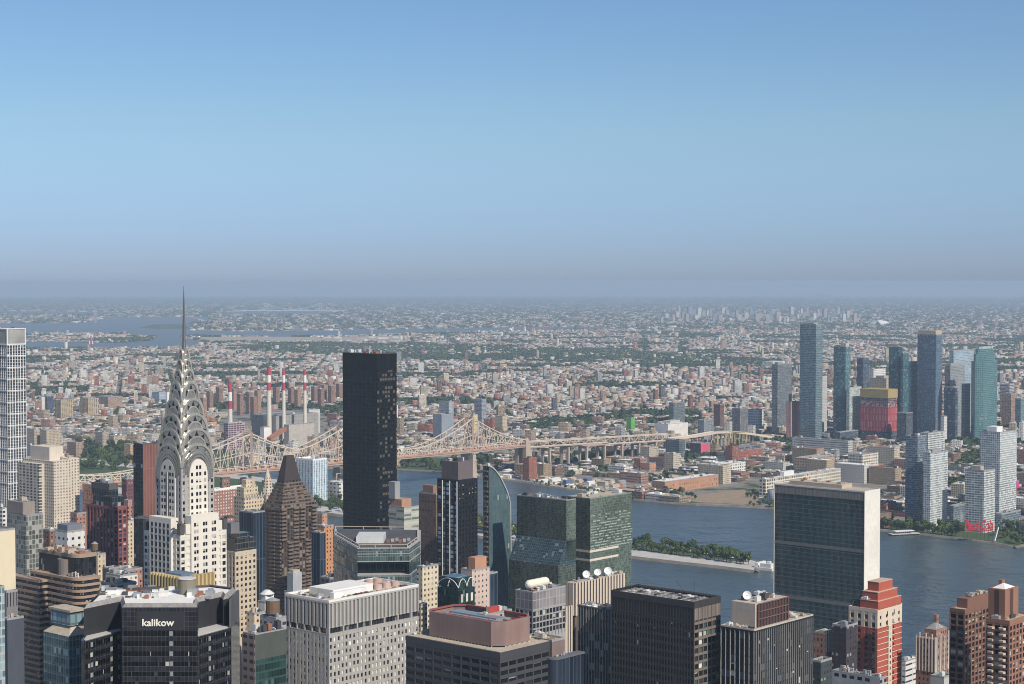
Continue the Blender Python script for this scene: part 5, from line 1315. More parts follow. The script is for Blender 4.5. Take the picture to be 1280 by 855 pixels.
rm_ = inset(up, 1.5); MB().prism(rm_, zt - .4, zt + .25).build('roof', R_WHITE, ek)
# parapet ring with the sloped grey rim
rim = MB(); n = len(up)
for i in range(n):
    a, b_ = up[i], up[(i + 1) % n]; c, d = inset(up, 1.3)[i], inset(up, 1.3)[(i + 1) % n]
    rim.quad([(a[0], a[1], zt - .4), (b_[0], b_[1], zt - .4), (d[0], d[1], zt + 1.3), (c[0], c[1], zt + 1.3)])
rim.build('parapet', R_GREY, ek)
MB().prism(inset(PA, 1.0), zter + .01, zter + .3).build('terrace', plain('terrace_pale', (.45, .44, .42), .9), ek)
# window bands: long dark bands 2 mm proud of the facets
fk = 3.85
def band(a, b_, z0, z1):
    a, b_ = Vector(a), Vector(b_); d = (b_ - a).normalized(); nn = Vector((d.y, -d.x)) * .05
    a2, b2 = a + d * .5 + nn, b_ - d * .5 + nn
    return MB().quad([(a2.x, a2.y, z0), (b2.x, b2.y, z0), (b2.x, b2.y, z1), (a2.x, a2.y, z1)]) or 0
facets = [(0, 1), (1, 2), (3, 4), (4, 5)]
raw = [(x - K0.x, y - K0.y) for x, y in planA]
for i, j in ((1, 2), (3, 4), (4, 5)):
    zz0 = at(197, 789, 674).z if (i, j) == (3, 4) else at(197, 789, 690).z
    for k in range(9):
        z1 = zz0 - k * fk
        if z1 - 1.7 < zlow: break
        m = MB(); a, b_ = Vector(raw[i]), Vector(raw[j]); d = (b_ - a).normalized(); nn = Vector((d.y, -d.x)) * .05
        a2, b2 = a + d * .4 + nn, b_ - d * .4 + nn
        m.quad([(a2.x, a2.y, z1 - 1.75), (b2.x, b2.y, z1 - 1.75), (b2.x, b2.y, z1), (a2.x, a2.y, z1)]); m.build('window_band', BLKW, ek)
        # grey or blind-covered panes in the band
        r_ = random.Random(k * 7 + i)
        L_ = (b2 - a2).length
        for q in range(int(L_ / 1.45)):
            if r_.random() < .14:
                t0 = (q + .06) * 1.45; w_ = r_.choice([.3, .5, 1.3]); p0 = a2 + d * t0 + nn * .6; p1 = a2 + d * (t0 + w_) + nn * .6
                mm = MB(); mm.quad([(p0.x, p0.y, z1 - 1.7), (p1.x, p1.y, z1 - 1.7), (p1.x, p1.y, z1 - .1), (p0.x, p0.y, z1 - .1)]); mm.build('window_pane', r_.choice([G_BLIND, G_MID, G_MID]), ek)
me = text_mesh('kalikow', 6.0, .25, 0, .09); me.materials.append(plain('sign_ivory', (.80, .78, .68), .5, amt=.03))
xs = [v.co.x for v in me.vertices]; wd = (217.5 - 177.5) / F * 674
o = bpy.data.objects.new('sign_lettering', me); COL.objects.link(o); o.parent = ek; o.rotation_euler = (math.pi / 2, 0, 0); k = wd / (max(xs) - min(xs)); o.scale = (k, k * .95, 1)
pz = at(177.5, 782.2, 674); o.location = (pz.x - K0.x, pz.y - K0.y - .35, pz.z)
MB().box(*[(px - 640) / F * 674 - K0.x for px in (168, 228)], 674 - K0.y - .12, 674 - K0.y - .02, pz.z - 1.6, pz.z + 5.5).build('sign_panel', BLKP, ek)
cx, cy = at(234, 748, 704).x - K0.x, 704 - K0.y
c_ = MB().cyl(cx, cy, zt + .2, zt + 6.2, 3.4, 20).build('drum', plain('drum_olive', (.22, .20, .15), .7), ek); MB().cyl(cx, cy, zt + 6.2, zt + 6.5, 3.6, 20).build('drum_lid', METAL_L, c_)
MB().box(cx + 1, cx + 5, cy - 6, cy - 2.6, zt + .2, zt + 3).build('plant_box', METAL, ek)
r_ = random.Random(4)
for i in range(60):
    px, Y = r_.uniform(125, 262), r_.uniform(693, 714); x, y = (px - 640) / F * Y - K0.x, Y - K0.y; w, d, h = r_.uniform(.8, 4), r_.uniform(.8, 3), r_.uniform(.5, 2.0)
    if math.hypot(x - cx, y - cy) < 7: continue
    MB().box(x - w / 2, x + w / 2, y - d / 2, y + d / 2, zt + .25, zt + .25 + h).build('air_handler', r_.choice([METAL, METAL_L, R_WHITE, METAL_D, RUST]), ek)
m = MB(); pa = at(165, 741, 703); m.bar((pa.x - K0.x, pa.y - K0.y, zt + 2.2), (pa.x - K0.x + 11, pa.y - K0.y + 1, zt + 2.8), .8); m.bar((pa.x - K0.x + 3, pa.y - K0.y, zt), (pa.x - K0.x + 3, pa.y - K0.y, zt + 2.4), .8); m.build('window_crane', METAL_D, ek)

# --- pleated gold crown building behind the black tower
GOLD = plain('pleat_gold', (.52, .40, .20), .6, .1, .12); GOLDD = plain('pleat_brown', (.16, .12, .07), .8)
b = B_('pleated_building', 'building with gold pleated metal screen around its rooftop', 'building', 226, 722, 815, 186, 270)
zc = b.z(752); b.part('wall', MB().box(b.x0 + 1.5, b.x1, b.y0 + 1.5, b.y1, -2, zc + 6), windows('gold_lower', (.3, .25, .17), 3, 3.5, .5, .5))
nP = 11
for i in range(nP):
    y = b.y1 - (i + .5) * b.D / nP; w = b.D / nP
    MB().prism(poly_ccw([(b.x0, y - w * .12), (b.x0 + 2.6, y - w * .5), (b.x0 + 2.6, y + w * .38), (b.x0, y + w * .28)]), zc, b.top).build('pleat', GOLD, b.root)
nQ = 9
for i in range(nQ):
    x = b.x0 + (i + .5) * b.W / nQ; w = b.W / nQ
    if 0 < i < 3: continue
    MB().prism(poly_ccw([(x - w * .12, b.y0), (x - w * .5, b.y0 + 2.4), (x + w * .45, b.y0 + 2.4), (x + w * .3, b.y0)]), zc, b.top).build('pleat', GOLD, b.root)
b.box('inner_wall', GOLDD, b.x0 + 3, b.x1 - 1, b.y0 + 3, b.y1 - 1, zc + 6, b.top - 3); b.fbox('cooling_unit', plain('cooling_blue', (.16, .22, .30), .5, .3), .12, .5, .12, .6, b.top - 3, b.top + .8); b.clutter(b.top - 2.9, 8, mats=[RUST, METAL, METAL_D, GOLD])

# --- the spired tower
S = B_('spired_tower', 'white brick skyscraper with tiered steel arch crown and needle spire', 'skyscraper', 227, 640, 919, 194, 267, W=21.6, D=21.6)
es = S.root
def zs(py): return at(231, py, 933).z - S.base
WB_ = plain('brick_white', (.66, .62, .545), .8, amt=.08); GB_ = plain('brick_grey', (.36, .345, .33), .8, amt=.1)
STL = plain('crown_steel', (.50, .475, .43), .30, .82, .22); STL2 = plain('crown_steel_dark', (.20, .19, .175), .4, .7, .15); STLR = plain('rib_steel_highlight', (.58, .545, .48), .36, .7, .12); TRI = plain('triangle_glass', (.02, .022, .026), .15, 0, .1)  # rib steel is paler, painting rim highlights into its colour
hs_ = 10.8
# grey brick shaft with paired windows
mS = MB(); S.volume(mS, -hs_, hs_, -hs_, hs_, zs(662), zs(583), S=(2.9, 1.7, 3.4, 1.5), W=(2.9, 1.7, 3.4, 1.5), rec=.35, top=1.5); mS.build('shaft', GB_, es)
keep = [w for w in S.win if abs(w[1]) > 6.8]; S.win = []
def arch_pts(w, z0, sp, z1, n=14, pw=2.0):
    """outline of an arch: straight sides to the springing, then a high round top; (a, z) pairs"""
    pts = [(-w, z0), (w, z0)]
    for i in range(n + 1):
        t = math.pi * i / n
        pts.append((w * math.copysign(abs(math.cos(t)) ** (2 / pw), math.cos(t)), sp + (z1 - sp) * abs(math.sin(t)) ** (2 / pw)))
    return pts
def arch_solid(mb, pts, d0, d1, axis, mi=0):
    """extrude the outline from depth d0 to d1 along x or y"""
    n = len(pts); b0 = len(mb.v)
    for d in (d0, d1):
        for a, z in pts: mb.v.append((a, d, z) if axis == 'y' else (d, a, z))
    for i in range(n): j = (i + 1) % n; mb.f.append((b0 + i, b0 + j, b0 + n + j, b0 + n + i)); mb.m.append(mi)
    mb.f.append(tuple(b0 + i for i in range(n))[::-1]); mb.f.append(tuple(b0 + n + i for i in range(n))); mb.m += [mi, mi]
def arch_ring(mb, outer, inner, d0, d1, axis):
    n = len(outer); P = lambda a, z, d: (a, d, z) if axis == 'y' else (d, a, z)
    for i in range(1, n - 1):
        j = i + 1
        o0, o1, i0, i1 = outer[i], outer[j], inner[i], inner[j]
        mb.quad([P(*o0, d0), P(*o1, d0), P(*i1, d0), P(*i0, d0)]); mb.quad([P(*o0, d0), P(*o1, d0), P(*o1, d1), P(*o0, d1)]); mb.quad([P(*i0, d0), P(*i1, d0), P(*i1, d1), P(*i0, d1)])
# white arched bays on the faces, with their windows
wa = 6.0
for axis, sgn in (('y', -1), ('x', -1), ('y', 1), ('x', 1)):
    m = MB(); arch_solid(m, arch_pts(wa, zs(662), zs(592), zs(572.5)), sgn * (hs_ - 1), sgn * (hs_ + .55), axis); m.build('arched_bay', WB_, es)
    m = MB(); 
    for k, (w0, w1) in enumerate(((wa + .15, wa + 1.3), (wa + 1.45, wa + 2.6), (wa + 2.75, wa + 3.9))):
        up_ = 1.5 * (k + 1) * 1.0
        arch_ring(m, arch_pts(w1, zs(600 - 2 * k), zs(592 - 2 * k), zs(572.5) + up_ + .9), arch_pts(w0, zs(600 - 2 * k), zs(592 - 2 * k), zs(572.5) + up_ - .3), sgn * (hs_ + .5 - .18 * k), sgn * (hs_ - 2), axis)
    m.build('arch_moulding', STL, es)
for face in 'SW':
    for rowi in range(10):
        z = zs(580 + rowi * 8.2) - 2.0
        for c in ((-4.3, -1.05, 1.05, 4.3) if face == 'S' else (-4.4, -2.2, 2.2, 4.4)):
            if rowi == 0 and abs(c) > 3: continue
            S.win.append((face, c, -hs_ - .58, z, 1.35, 1.9))
if True:
    # tall dark slot in the west bay
    MB().quad([(-hs_ - .6, .9, zs(662)), (-hs_ - .6, -.9, zs(662)), (-hs_ - .6, -.9, zs(588)), (-hs_ - .6, .9, zs(588))]).__class__ if False else None
    m = MB(); m.quad([(-hs_ - .6, 1.0, zs(660)), (-hs_ - .6, -1.0, zs(660)), (-hs_ - .6, -1.0, zs(588)), (-hs_ - .6, 1.0, zs(588))]); m.build('window_slot', G_DARK, es)
    m = MB(); m.box(-hs_ - .85, -hs_ - .61, -.3, .3, zs(660), zs(588)); m.build('slot_pier', WB_, es)
S.win += keep; S.windows([G_DARK, G_BLIND], [88, 12])
# tiers of crossing arches
TIERS = [(596, 582, 553, 10.3), (580, 563, 534, 9.7), (562, 545, 515.5, 8.5), (544, 526, 497, 7.0), (522, 506, 476, 5.3), (500, 486, 461, 3.7), (482, 470, 448.5, 2.6), (466, 455, 436, 1.7)]
for ti, (p0, psp, p1, w) in enumerate(TIERS):
    m = MB(); e_ = .22
    P = arch_pts(w, zs(p0), zs(psp), zs(p1), 16, 2.15)
    arch_solid(m, P, -w - e_, w + e_, 'y'); arch_solid(m, P, -w - e_ - .001, w + e_ + .001, 'x')
    tier = m.build('crown_tier', STL, es)
    rg = MB()
    for axis in 'xy':
        for sgn in (-1, 1):
            for s0, s1, pr in ((1.0, .90, .42), (.66, .60, .30)):
                zb_ = zs(psp) - (zs(p1) - zs(psp)) * .25
                o = arch_pts(w * s0 * 1.015, zb_, zs(psp), zs(psp) + (zs(p1) - zs(psp)) * s0 * 1.01, 16, 2.15); i_ = arch_pts(w * s1, zb_, zs(psp), zs(psp) + (zs(p1) - zs(psp)) * s1, 16, 2.15)
                arch_ring(rg, o, i_, sgn * (w + e_ + pr), sgn * (w + e_ - .3), axis)
    rg.build('arch_rib', STLR, tier)
    # triangular windows fanned round the arch
    nt_ = 5 if ti < 4 else 3
    if ti < 7:
        for axis in 'xy':
            for k in range(nt_):
                a = math.pi * (k + .5) / nt_ if nt_ == 5 else math.pi * (k + 1) / 4
                H_ = zs(p1) - zs(psp); 
                def pt(rad, an): return (w * rad * math.cos(an), zs(psp) + H_ * rad * math.sin(an))
                da = .24 if nt_ == 5 else .30
                t_ = [pt(.665, a - da), pt(.665, a + da), pt(.895, a)]
                d = -(w + e_ + .06); mm = MB(); mm.quad([(q[0], d, q[1]) if axis == 'y' else (d, q[0], q[1]) for q in t_]); mm.build('triangular_window', TRI, tier)
# needle
m = MB(); zn = [zs(452), zs(440), zs(428), zs(400), zs(375), zs(357.5)]; rn = [1.75, 1.35, .92, .66, .38, .08]
for i in range(5): m.cyl(0, 0, zn[i], zn[i + 1], rn[i], 8, rn[i + 1])
m.build('spire', plain('spire_steel', (.22, .20, .19), .4, .7, .1), es)
# shoulders under the shaft
hb = 15.2; zt_ = zs(662); zb_ = zs(790)
m = MB(); S.volume(m, -hb, hb, -hb, hb, zb_, zt_, S=(3.35, 1.15, 3.45, 1.35), W=(3.35, .9, 3.45, 1.35), rec=.4, top=1.6); m.build('shoulder_block', WB_, es)
sw = [w for w in S.win if abs(w[1]) > 8.9 or True]; S.win = []
hc = 9.0
m = MB(); m.box(-hc, hc, -hb - 1.2, -hb + .3, zb_, zs(640)); m.box(-hc, hc, -hb + .3, -hs_ - .7, zt_ + .01, zs(640)); mbay = m.build('centre_bay', WB_, es)
m = MB(); m.box(-hb - 1.2, -hb + .3, -hc, hc, zb_, zs(643)); m.box(-hb + .3, -hs_ - .7, -hc, hc, zt_ + .01, zs(643)); m.build('centre_bay', WB_, es)
w_ = [x for x in sw if abs(x[1]) > hc + 1.2]
for rowi in range(17):
    z = zs(649 + 8.4 * rowi) - 1.9
    for c in (-6.6, -5.0, -.8, .8, 5.0, 6.6): w_.append(('S', c, -hb - 1.23, z, 1.25, 1.9))
for c in (-6.6, -3.3, 0, 3.3, 6.6):
    m = MB(); m.quad([(-hb - 1.23, c + .8, zb_ + 1), (-hb - 1.23, c - .8, zb_ + 1), (-hb - 1.23, c - .8, zs(650)), (-hb - 1.23, c + .8, zs(650))]); m.build('window_slot', G_DARK, es)
    k = MB(); z = zs(655)
    while z > zb_ + 2: k.box(-hb - 1.30, -hb - 1.24, c - .8, c + .8, z - 1.0, z); z -= 3.45
    k.build('slot_spandrel', GB_, es)
S.win = w_; S.windows([G_DARK, G_BLIND, G_MID], [82, 12, 6], limit=90)
lower(S, zb_, WB_); MB().box(-hb, hb, -hb, hb, -2, zb_).build('lower_wall', WB_, es)
for x, y in ((-hb + 1, -hb + 1), (hb - 1, -hb + 1), (-hb + 1, hb - 1), (hb - 1, hb - 1)):
    dx, dy = (1 if x > 0 else -1), (1 if y > 0 else -1); zg = zs(647)
    m = MB(); m.box(x - 1.3, x + 1.3, y - 1.3, y + 1.3, zt_, zg - .6); m.bar((x, y, zg), (x + dx * 3.2, y + dy * 3.2, zg + .3), 1.6, 1.3); m.bar((x + dx * 2.6, y + dy * 2.6, zg + .5), (x + dx * 4.2, y + dy * 4.2, zg - .3), .9); m.bar((x - dx * .4 + .9 * dy, y - dy * .4 - .9 * dx, zg), (x + dx * 1.8 + 1.2 * dy, y + dy * 1.8 - 1.2 * dx, zg + 1.0), .5)
    m.build('eagle_gargoyle', STL2, es)
m = MB()
for s_ in (-1, 1): m.box(s_ * 10.5 - 1.5, s_ * 10.5 + 1.5, -hb - .4, -hb + 1, zt_, zs(650))
m.build('corner_pylon', WB_, es)

# --- brown slab left of the spired tower
b = B_('brown_slab', 'tall reddish brown ribbed slab with black glass side', 'apartment tower', 178, 556, 1290, 166.5, 201)
b.part('ribbed_wall', MB().box(b.x0 + .6, b.x1, b.y0, b.y1, -2, b.top), curtain('brown_ribs', (.17, .075, .06), 2.6, 200, (.23, .11, .085), 1.0, vary=.15, rough=.6, blind=0, tilt=0))
b.part('glass_side', MB().box(b.x0, b.x0 + .59, b.y0, b.y1, -2, b.top - .5), curtain('black_side', (.012, .016, .024), 3, 3, (.03, .035, .045), .3, blind=.02)); b.roof(b.top, R_GREY, .8, R_DARK); b.clutter(b.top, 3)
# --- dark red tower with blue glass top
RP = plain('pier_dark_red', (.23, .085, .085), .8, amt=.12)
b = B_('ribbed_tower', 'dark red ribbed tower with stepped dark glass top', 'apartment tower', 142, 634, 1350, 108, 158.5)
m = MB(); b.volume(m, b.x0, b.x1, b.y0, b.y1, b.z(712), b.top, S=(3.6, 1.5, 3.6, 1.0), W=(4.4, 1.7, 3.6, .5), rec=.6, top=2, sd=.35); b.part('wall', m, RP); b.windows([G_DARK, glass('win_slate', (.06, .07, .10), .06, .7), G_BLIND], [60, 32, 8]); lower(b, b.z(712), RP)
DGT = curtain('dark_glass_top', (.02, .03, .035), 3, 4, (.07, .08, .09), .3, blind=.05)
b.fbox('upper_step', DGT, .08, .96, .1, .8, b.top, b.top + 7.5); b.fbox('upper_step', DGT, .3, .98, .3, .95, b.top + 7.5, b.top + 12); b.fbox('crown_block', plain('crown_dark', (.10, .09, .09), .7), .30, .98, .3, .95, b.top + 12, b.top + 16.5); b.clutter(b.top + 16.5, 4, b.fx(.35), b.fx(.9), b.fy(.35), b.fy(.9))
# fillers between
BRK1 = windows('brick_pink', (.38, .20, .15), 3.4, 3.2, .4, .45); BRK2 = windows('brick_cream', (.56, .46, .33), 3.2, 3.2, .42, .45, gl=(.05, .05, .05)); BRK3 = windows('brick_brown', (.22, .13, .10), 3.2, 3.2, .4, .45); GRW = windows('grey_office', (.33, .33, .34), 4, 3.5, .6, .45); WHW = windows('white_brick', (.66, .63, .57), 3.4, 3.2, .4, .4)
def filler(label, pc, pt, Y, pl, pr, mat, tank=False, **k):
    b = B_('mid_rise_building', label, 'building', pc, pt, Y, pl, pr); bodyproc(b, mat, **k)
    if tank: b.water_tank(b.fx(.5), b.fy(.5), b.top + .1)
    return b
filler('pink brick mid-rise behind the dark red ribbed tower', 118, 606, 1700, 103, 132, BRK1, cl=4); filler('reddish mid-rise with small green pyramid roof by the beige slab', 96, 641, 1500, 88, 110, BRK1, cl=2)
filler('dark maroon apartment block behind the ribbed tower top', 158, 598, 1600, 152, 168, windows('maroon', (.16, .08, .09), 3, 3.2, .4, .4), cl=2)
filler('slim pink-brown block right of the ribbed tower top', 160, 625, 1450, 155, 165, BRK1, cl=1); filler('pale cream stepped block between ribbed tower and brown slab', 160, 650, 1420, 153, 172, BRK2, cl=2)
filler('grey box and white terraced mid-rise with dark louvre band', 84, 664, 1200, 69, 106, windows('white_terrace', (.62, .60, .56), 5, 5, .4, .35), pent=(.05, .9, .05, .9, 5, plain('louvre_slate', (.17, .18, .21), .6)), cl=4)
filler('brown brick mid-rise below the grey-green glass tower', 62, 662, 1350, 54, 72, BRK3, cl=2); filler('low white building with odd roof below the terraced mid-rise', 90, 690, 1150, 62, 112, WHW, cl=8)
filler('pale cream narrow block right of the striped tower', 122, 692, 1150, 105, 132, BRK2, cl=3, tank=True); filler('blue-grey blank block behind the striped tower', 136, 710, 1100, 128, 150, plain('bluegrey_blank', (.13, .145, .175), .8), cl=2)
filler('tan low block with dark openings right of the striped tower', 146, 730, 960, 126, 170, windows('tan_low', (.48, .39, .28), 8, 6, .5, .4), roof=R_TAN, cl=5); filler('small reddish building cluster below the ribbed tower', 158, 712, 1200, 140, 178, BRK1, cl=5); filler('white low building above the tan low block', 150, 719, 1060, 132, 172, WHW, cl=6)
# --- right of the spired tower
TANB = plain('beige_brick', (.53, .44, .33), .8, amt=.08)
b = B_('beige_tower', 'beige apartment tower with dark glass stepped top', 'apartment tower', 294, 690, 1010, 281, 320.5)
m = MB(); b.volume(m, b.x0, b.x1, b.y0, b.y1, b.z(800), b.top, S=(3.1, 1.6, 3.2, 1.5), W=(3.1, 1.5, 3.2, 1.2), rec=.35, top=1.2); b.part('wall', m, TANB); b.windows([G_DARK, G_MID, G_BLIND], [80, 12, 8]); lower(b, b.z(800), TANB)
DT = curtain('dark_top_glass', (.035, .037, .04), 2, 3.4, (.10, .10, .10), .2, lh=.5)
b.fbox('upper_storey', DT, .03, .97, .03, .97, b.top, b.top + 7); b.fbox('upper_storey', DT, .12, .75, .1, .9, b.top + 7, b.top + 10); b.fbox('roof_box', plain('box_slate', (.16, .16, .17), .7), .0, .4, .4, 1, b.top + 10, b.top + 16)
MB_ = windows('brick_whitewin', (.30, .155, .12), 3.3, 3.0, .45, .5, gl=(.42, .38, .36), blind=.4, bcol=(.62, .58, .52))
b = filler('wide brown brick block with white roof edge right of the spired tower', 268, 611, 1750, 262, 307, MB_, par=2.2, pmat=WHITEP, roof=R_TAN, cl=3); b.fbox('penthouse', BRK3, .3, .55, .3, .8, b.top, b.top + 12)
CRM = windows('cream_stepped', (.56, .47, .34), 3, 3.2, .45, .45, gl=(.07, .06, .05)); b = filler('yellow cream stepped apartment house with spiky ornament', 305, 622, 1480, 292, 330, CRM, cl=2); b.fbox('upper_storey', CRM, .1, .8, .2, .9, b.top, b.top + 9); b.fbox('upper_storey', CRM, .3, .6, .4, .8, b.top + 9, b.top + 15)
for i in range(7): MB().cyl(b.fx(.06 + .14 * i), b.y0 + .8, b.top, b.top + 4.5, .9, 6, .1).build('finial', CRM, b.root)
b = filler('pale ornate stone tower with domed lantern', 333, 618, 1900, 326, 343, windows('ornate', (.56, .46, .36), 3, 3.2, .35, .5), cl=0); 
for z0_, z1_, r0, r1 in ((0, 8, 7, 6), (8, 15, 5.2, 4.6), (15, 22, 3.8, 2.5), (22, 29, 2.3, .2)): MB().cyl(0, 0, b.top + z0_, b.top + z1_, r0, 8, r1).build('lantern', windows('ornate', (.56, .46, .36), 3, 3.2, .35, .5), b.root)
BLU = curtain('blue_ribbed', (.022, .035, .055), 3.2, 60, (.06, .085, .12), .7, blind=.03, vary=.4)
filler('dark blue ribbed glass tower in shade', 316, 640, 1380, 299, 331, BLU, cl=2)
# --- dark pyramid-topped tower
b = B_('pyramid_tower', 'dark brown balconied tower narrowing to a pyramid roof', 'apartment tower', 352, 637, 1470, 329, 397)
BRN = plain('balcony_brown', (.17, .13, .105), .8, amt=.15); BRNW = curtain('brown_rooms', (.035, .03, .03), 3.4, 3.1, (.10, .075, .06), 1.1, lh=.4, blind=.35, bcol=(.24, .19, .15), vary=.7)
zb_ = b.z(765); b.part('core', MB().box(b.x0 + 1.4, b.x1, b.y0 + 1.4, b.y1, -2, b.top), BRNW)
nf = int((b.top - zb_) / 3.1); m = MB()
for k in range(nf):
    z = b.top - k * 3.1
    for q in range(6):
        x0_ = b.x0 + b.W * q / 6 + .5; x1_ = b.x0 + b.W * (q + 1) / 6 - .5
        if (q + k // 9) % 3 != 1: m.box(x0_, x1_, b.y0 - (.5 if q % 2 else 0), b.y0 + 1.4, z - 1.25, z)
    for q in range(3):
        y0_ = b.y0 + 1.6 + (b.D - 1.8) * q / 3; m.box(b.x0 - (.6 if q == 1 else 0), b.x0 + 1.4, y0_ + .3, y0_ + (b.D - 1.8) / 3 - .3, z - 1.2, z)
    if k % 12 == 0 and k: b.part('balcony', m, BRN); m = MB()
b.part('balcony', m, BRN)
zA, zB = b.top, b.z(603); st = 8
for k in range(st):
    f0 = k / st; g = f0 * .36
    z0_, z1_ = zA + (zB - zA) * f0, zA + (zB - zA) * (k + 1) / st
    x0_, x1_, y0_, y1_ = b.fx(g * .6), b.fx(1 - g * .95), b.fy(g * .75), b.fy(1 - g * .95)
    b.part('stepped_storey', MB().box(x0_ + .9, x1_ - .9, y0_ + .9, y1_ - .9, z0_, z1_), BRNW); b.part('terrace_edge', MB().box(x0_, x1_, y0_, y1_, z0_ + .01, z0_ + 1.1), BRN)
g = .36; q0 = [(b.fx(g * .6), b.fy(g * .75)), (b.fx(1 - g * .95), b.fy(g * .75)), (b.fx(1 - g * .95), b.fy(1 - g * .95)), (b.fx(g * .6), b.fy(1 - g * .95))]
cx_, cy_ = sum(p[0] for p in q0) / 4, sum(p[1] for p in q0) / 4
q1 = [(cx_ + (p[0] - cx_) * .45, cy_ + (p[1] - cy_) * .45) for p in q0]
b.part('pyramid_roof', MB().prism(q0, zB, b.z(572), pts1=q1), plain('roof_slate_brown', (.055, .042, .04), .6, amt=.2))
# orange brick pair by it
ORB = windows('orange_brick', (.52, .26, .13), 3.2, 3.3, .35, .45); b = filler('tall narrow orange brick building in sun beside the black tower', 405, 657, 1420, 396, 417, ORB, cl=2)
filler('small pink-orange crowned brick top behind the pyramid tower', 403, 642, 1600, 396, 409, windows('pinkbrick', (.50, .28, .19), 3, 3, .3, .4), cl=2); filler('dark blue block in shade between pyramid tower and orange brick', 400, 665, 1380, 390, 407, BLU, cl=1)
filler('grey low block left of the glass office block', 412, 722, 1300, 400, 432, windows('wall_grey_dark', (.15, .155, .17), 4, 3.6, .5, .5), cl=4)  # wall colour is a dark bluish grey
# --- black monolith tower
b = B_('black_slab_tower', 'tall plain black glass monolith tower with bronze reflections painted on panes', 'skyscraper', 471.5, 443.6, 1566, 428.3, 495.8)
TW = curtain('monolith_west', (.003, .004, .0075), 1.65, 3.75, (.012, .0145, .019), .35, lh=.8, spec=.3, blind=.03, bcol=(.03, .032, .036), vary=.6, tilt=.012, floor_vary=.2); TS = curtain('monolith_south', (.004, .0045, .006), 3.3, 3.75, (.005, .0055, .008), 1.0, lh=1.5, spec=.3, blind=.34, bcol=(.10, .09, .068), vary=.6, tilt=.02)  # random brown panes paint warm reflections on the south face
m = MB(); m.box(b.x0, b.x1, b.y0, b.y1, -2, b.top, 0); m.m[0] = 1; b.part('glass_skin', m, [TW, TS])
b.part('top_band', MB().box(b.x0 - .12, b.x1, b.y0 - .12, b.y1, b.top - 14, b.top + .6), curtain('monolith_top', (.005, .006, .008), 1.65, 60, (.012, .013, .016), .25, blind=0, spec=.3))
b.roof(b.top + .6, R_DARK, .5, METAL_D); b.clutter(b.top + .7, 16, hmax=3.6, mats=[METAL_L, METAL_L, METAL, RUST], big=.9)
# --- glass office block with terrace void
GOB = curtain('office_glass', (.055, .085, .085), 1.55, 3.3, (.22, .26, .25), .14, lh=.3, blind=.08, bcol=(.26, .32, .31), tilt=.02, vary=.4)
pl_ = [(415.8, 1212), (446, 1150), (511, 1152), (525, 1188), (525, 1235), (416, 1240)]
G0 = Vector(((470 - 640) / F * 1190, 1190)); eg = empty('office_block', (G0.x, G0.y, 0), 0, 'wide glass office block with dark two-storey terrace void near its top', 'office building')
gp = poly_ccw([((px - 640) / F * Y - G0.x, Y - G0.y) for px, Y in pl_]); zg = at(470, 685.5, 1150).z
z1_, z2_ = at(470, 702, 1150).z, at(470, 719, 1150).z
vp = poly_ccw([((px - 640) / F * Y - G0.x, Y - G0.y) for px, Y in [(415.8, 1212), (446, 1150), (447, 1160), (509, 1162), (511, 1152), (525, 1188), (525, 1235), (416, 1240)]])
MB().prism(gp, -2, z2_).build('glass_skin', GOB, eg); MB().prism(vp, z2_, z1_).build('recessed_storeys', curtain('void_glass', (.012, .035, .035), 4, 8, (.05, .09, .09), .4, blind=.1, bcol=(.16, .24, .23)), eg); MB().prism(gp, z1_, zg).build('glass_skin', GOB, eg)
LINE = plain('slab_edge_pale', (.36, .36, .34), .7)
for z in (z2_, z1_, zg - 3.6, zg): MB().prism(inset(gp, -.25), z - .35, z + .15).build('slab_edge', LINE, eg)
for i in range(9):
    x = -11 + i * 3.6
    if i % 2 == 0: MB().box(x, x + 2.2, -28.2, -27.9, z2_ + .2, z2_ + 3.6).build('terrace_window', G_GREEN, eg)
inn = inset(gp, 2.4); MB().prism(inn, zg + .16, zg + .4).build('roof', R_DARK, eg)
ring = MB(); a2 = inset(gp, .2); b2 = inset(gp, 1.4)
for i in range(len(gp)):
    j = (i + 1) % len(gp); ring.bar((*b2[i], zg + 2.2), (*b2[j], zg + 2.2), .7, .4); 
    for t in (0, .33, .66): q = Vector(b2[i]).lerp(Vector(b2[j]), t); ring.bar((q.x, q.y, zg), (q.x, q.y, zg + 2.2), .5)
ring.build('roof_pergola', plain('pergola_cream', (.44, .39, .32), .8), eg); MB().box(-12, 6, -20, 5, zg + .4, zg + 4.5).build('plant_box', METAL_L, eg)
for i in range(6): MB().box(8 + i * 2.6, 10 + i * 2.6, -18 + (i % 3) * 4, -15 + (i % 3) * 4, zg + .4, zg + 2.2).build('air_handler', [RUST, R_TAN, METAL][i % 3], eg)
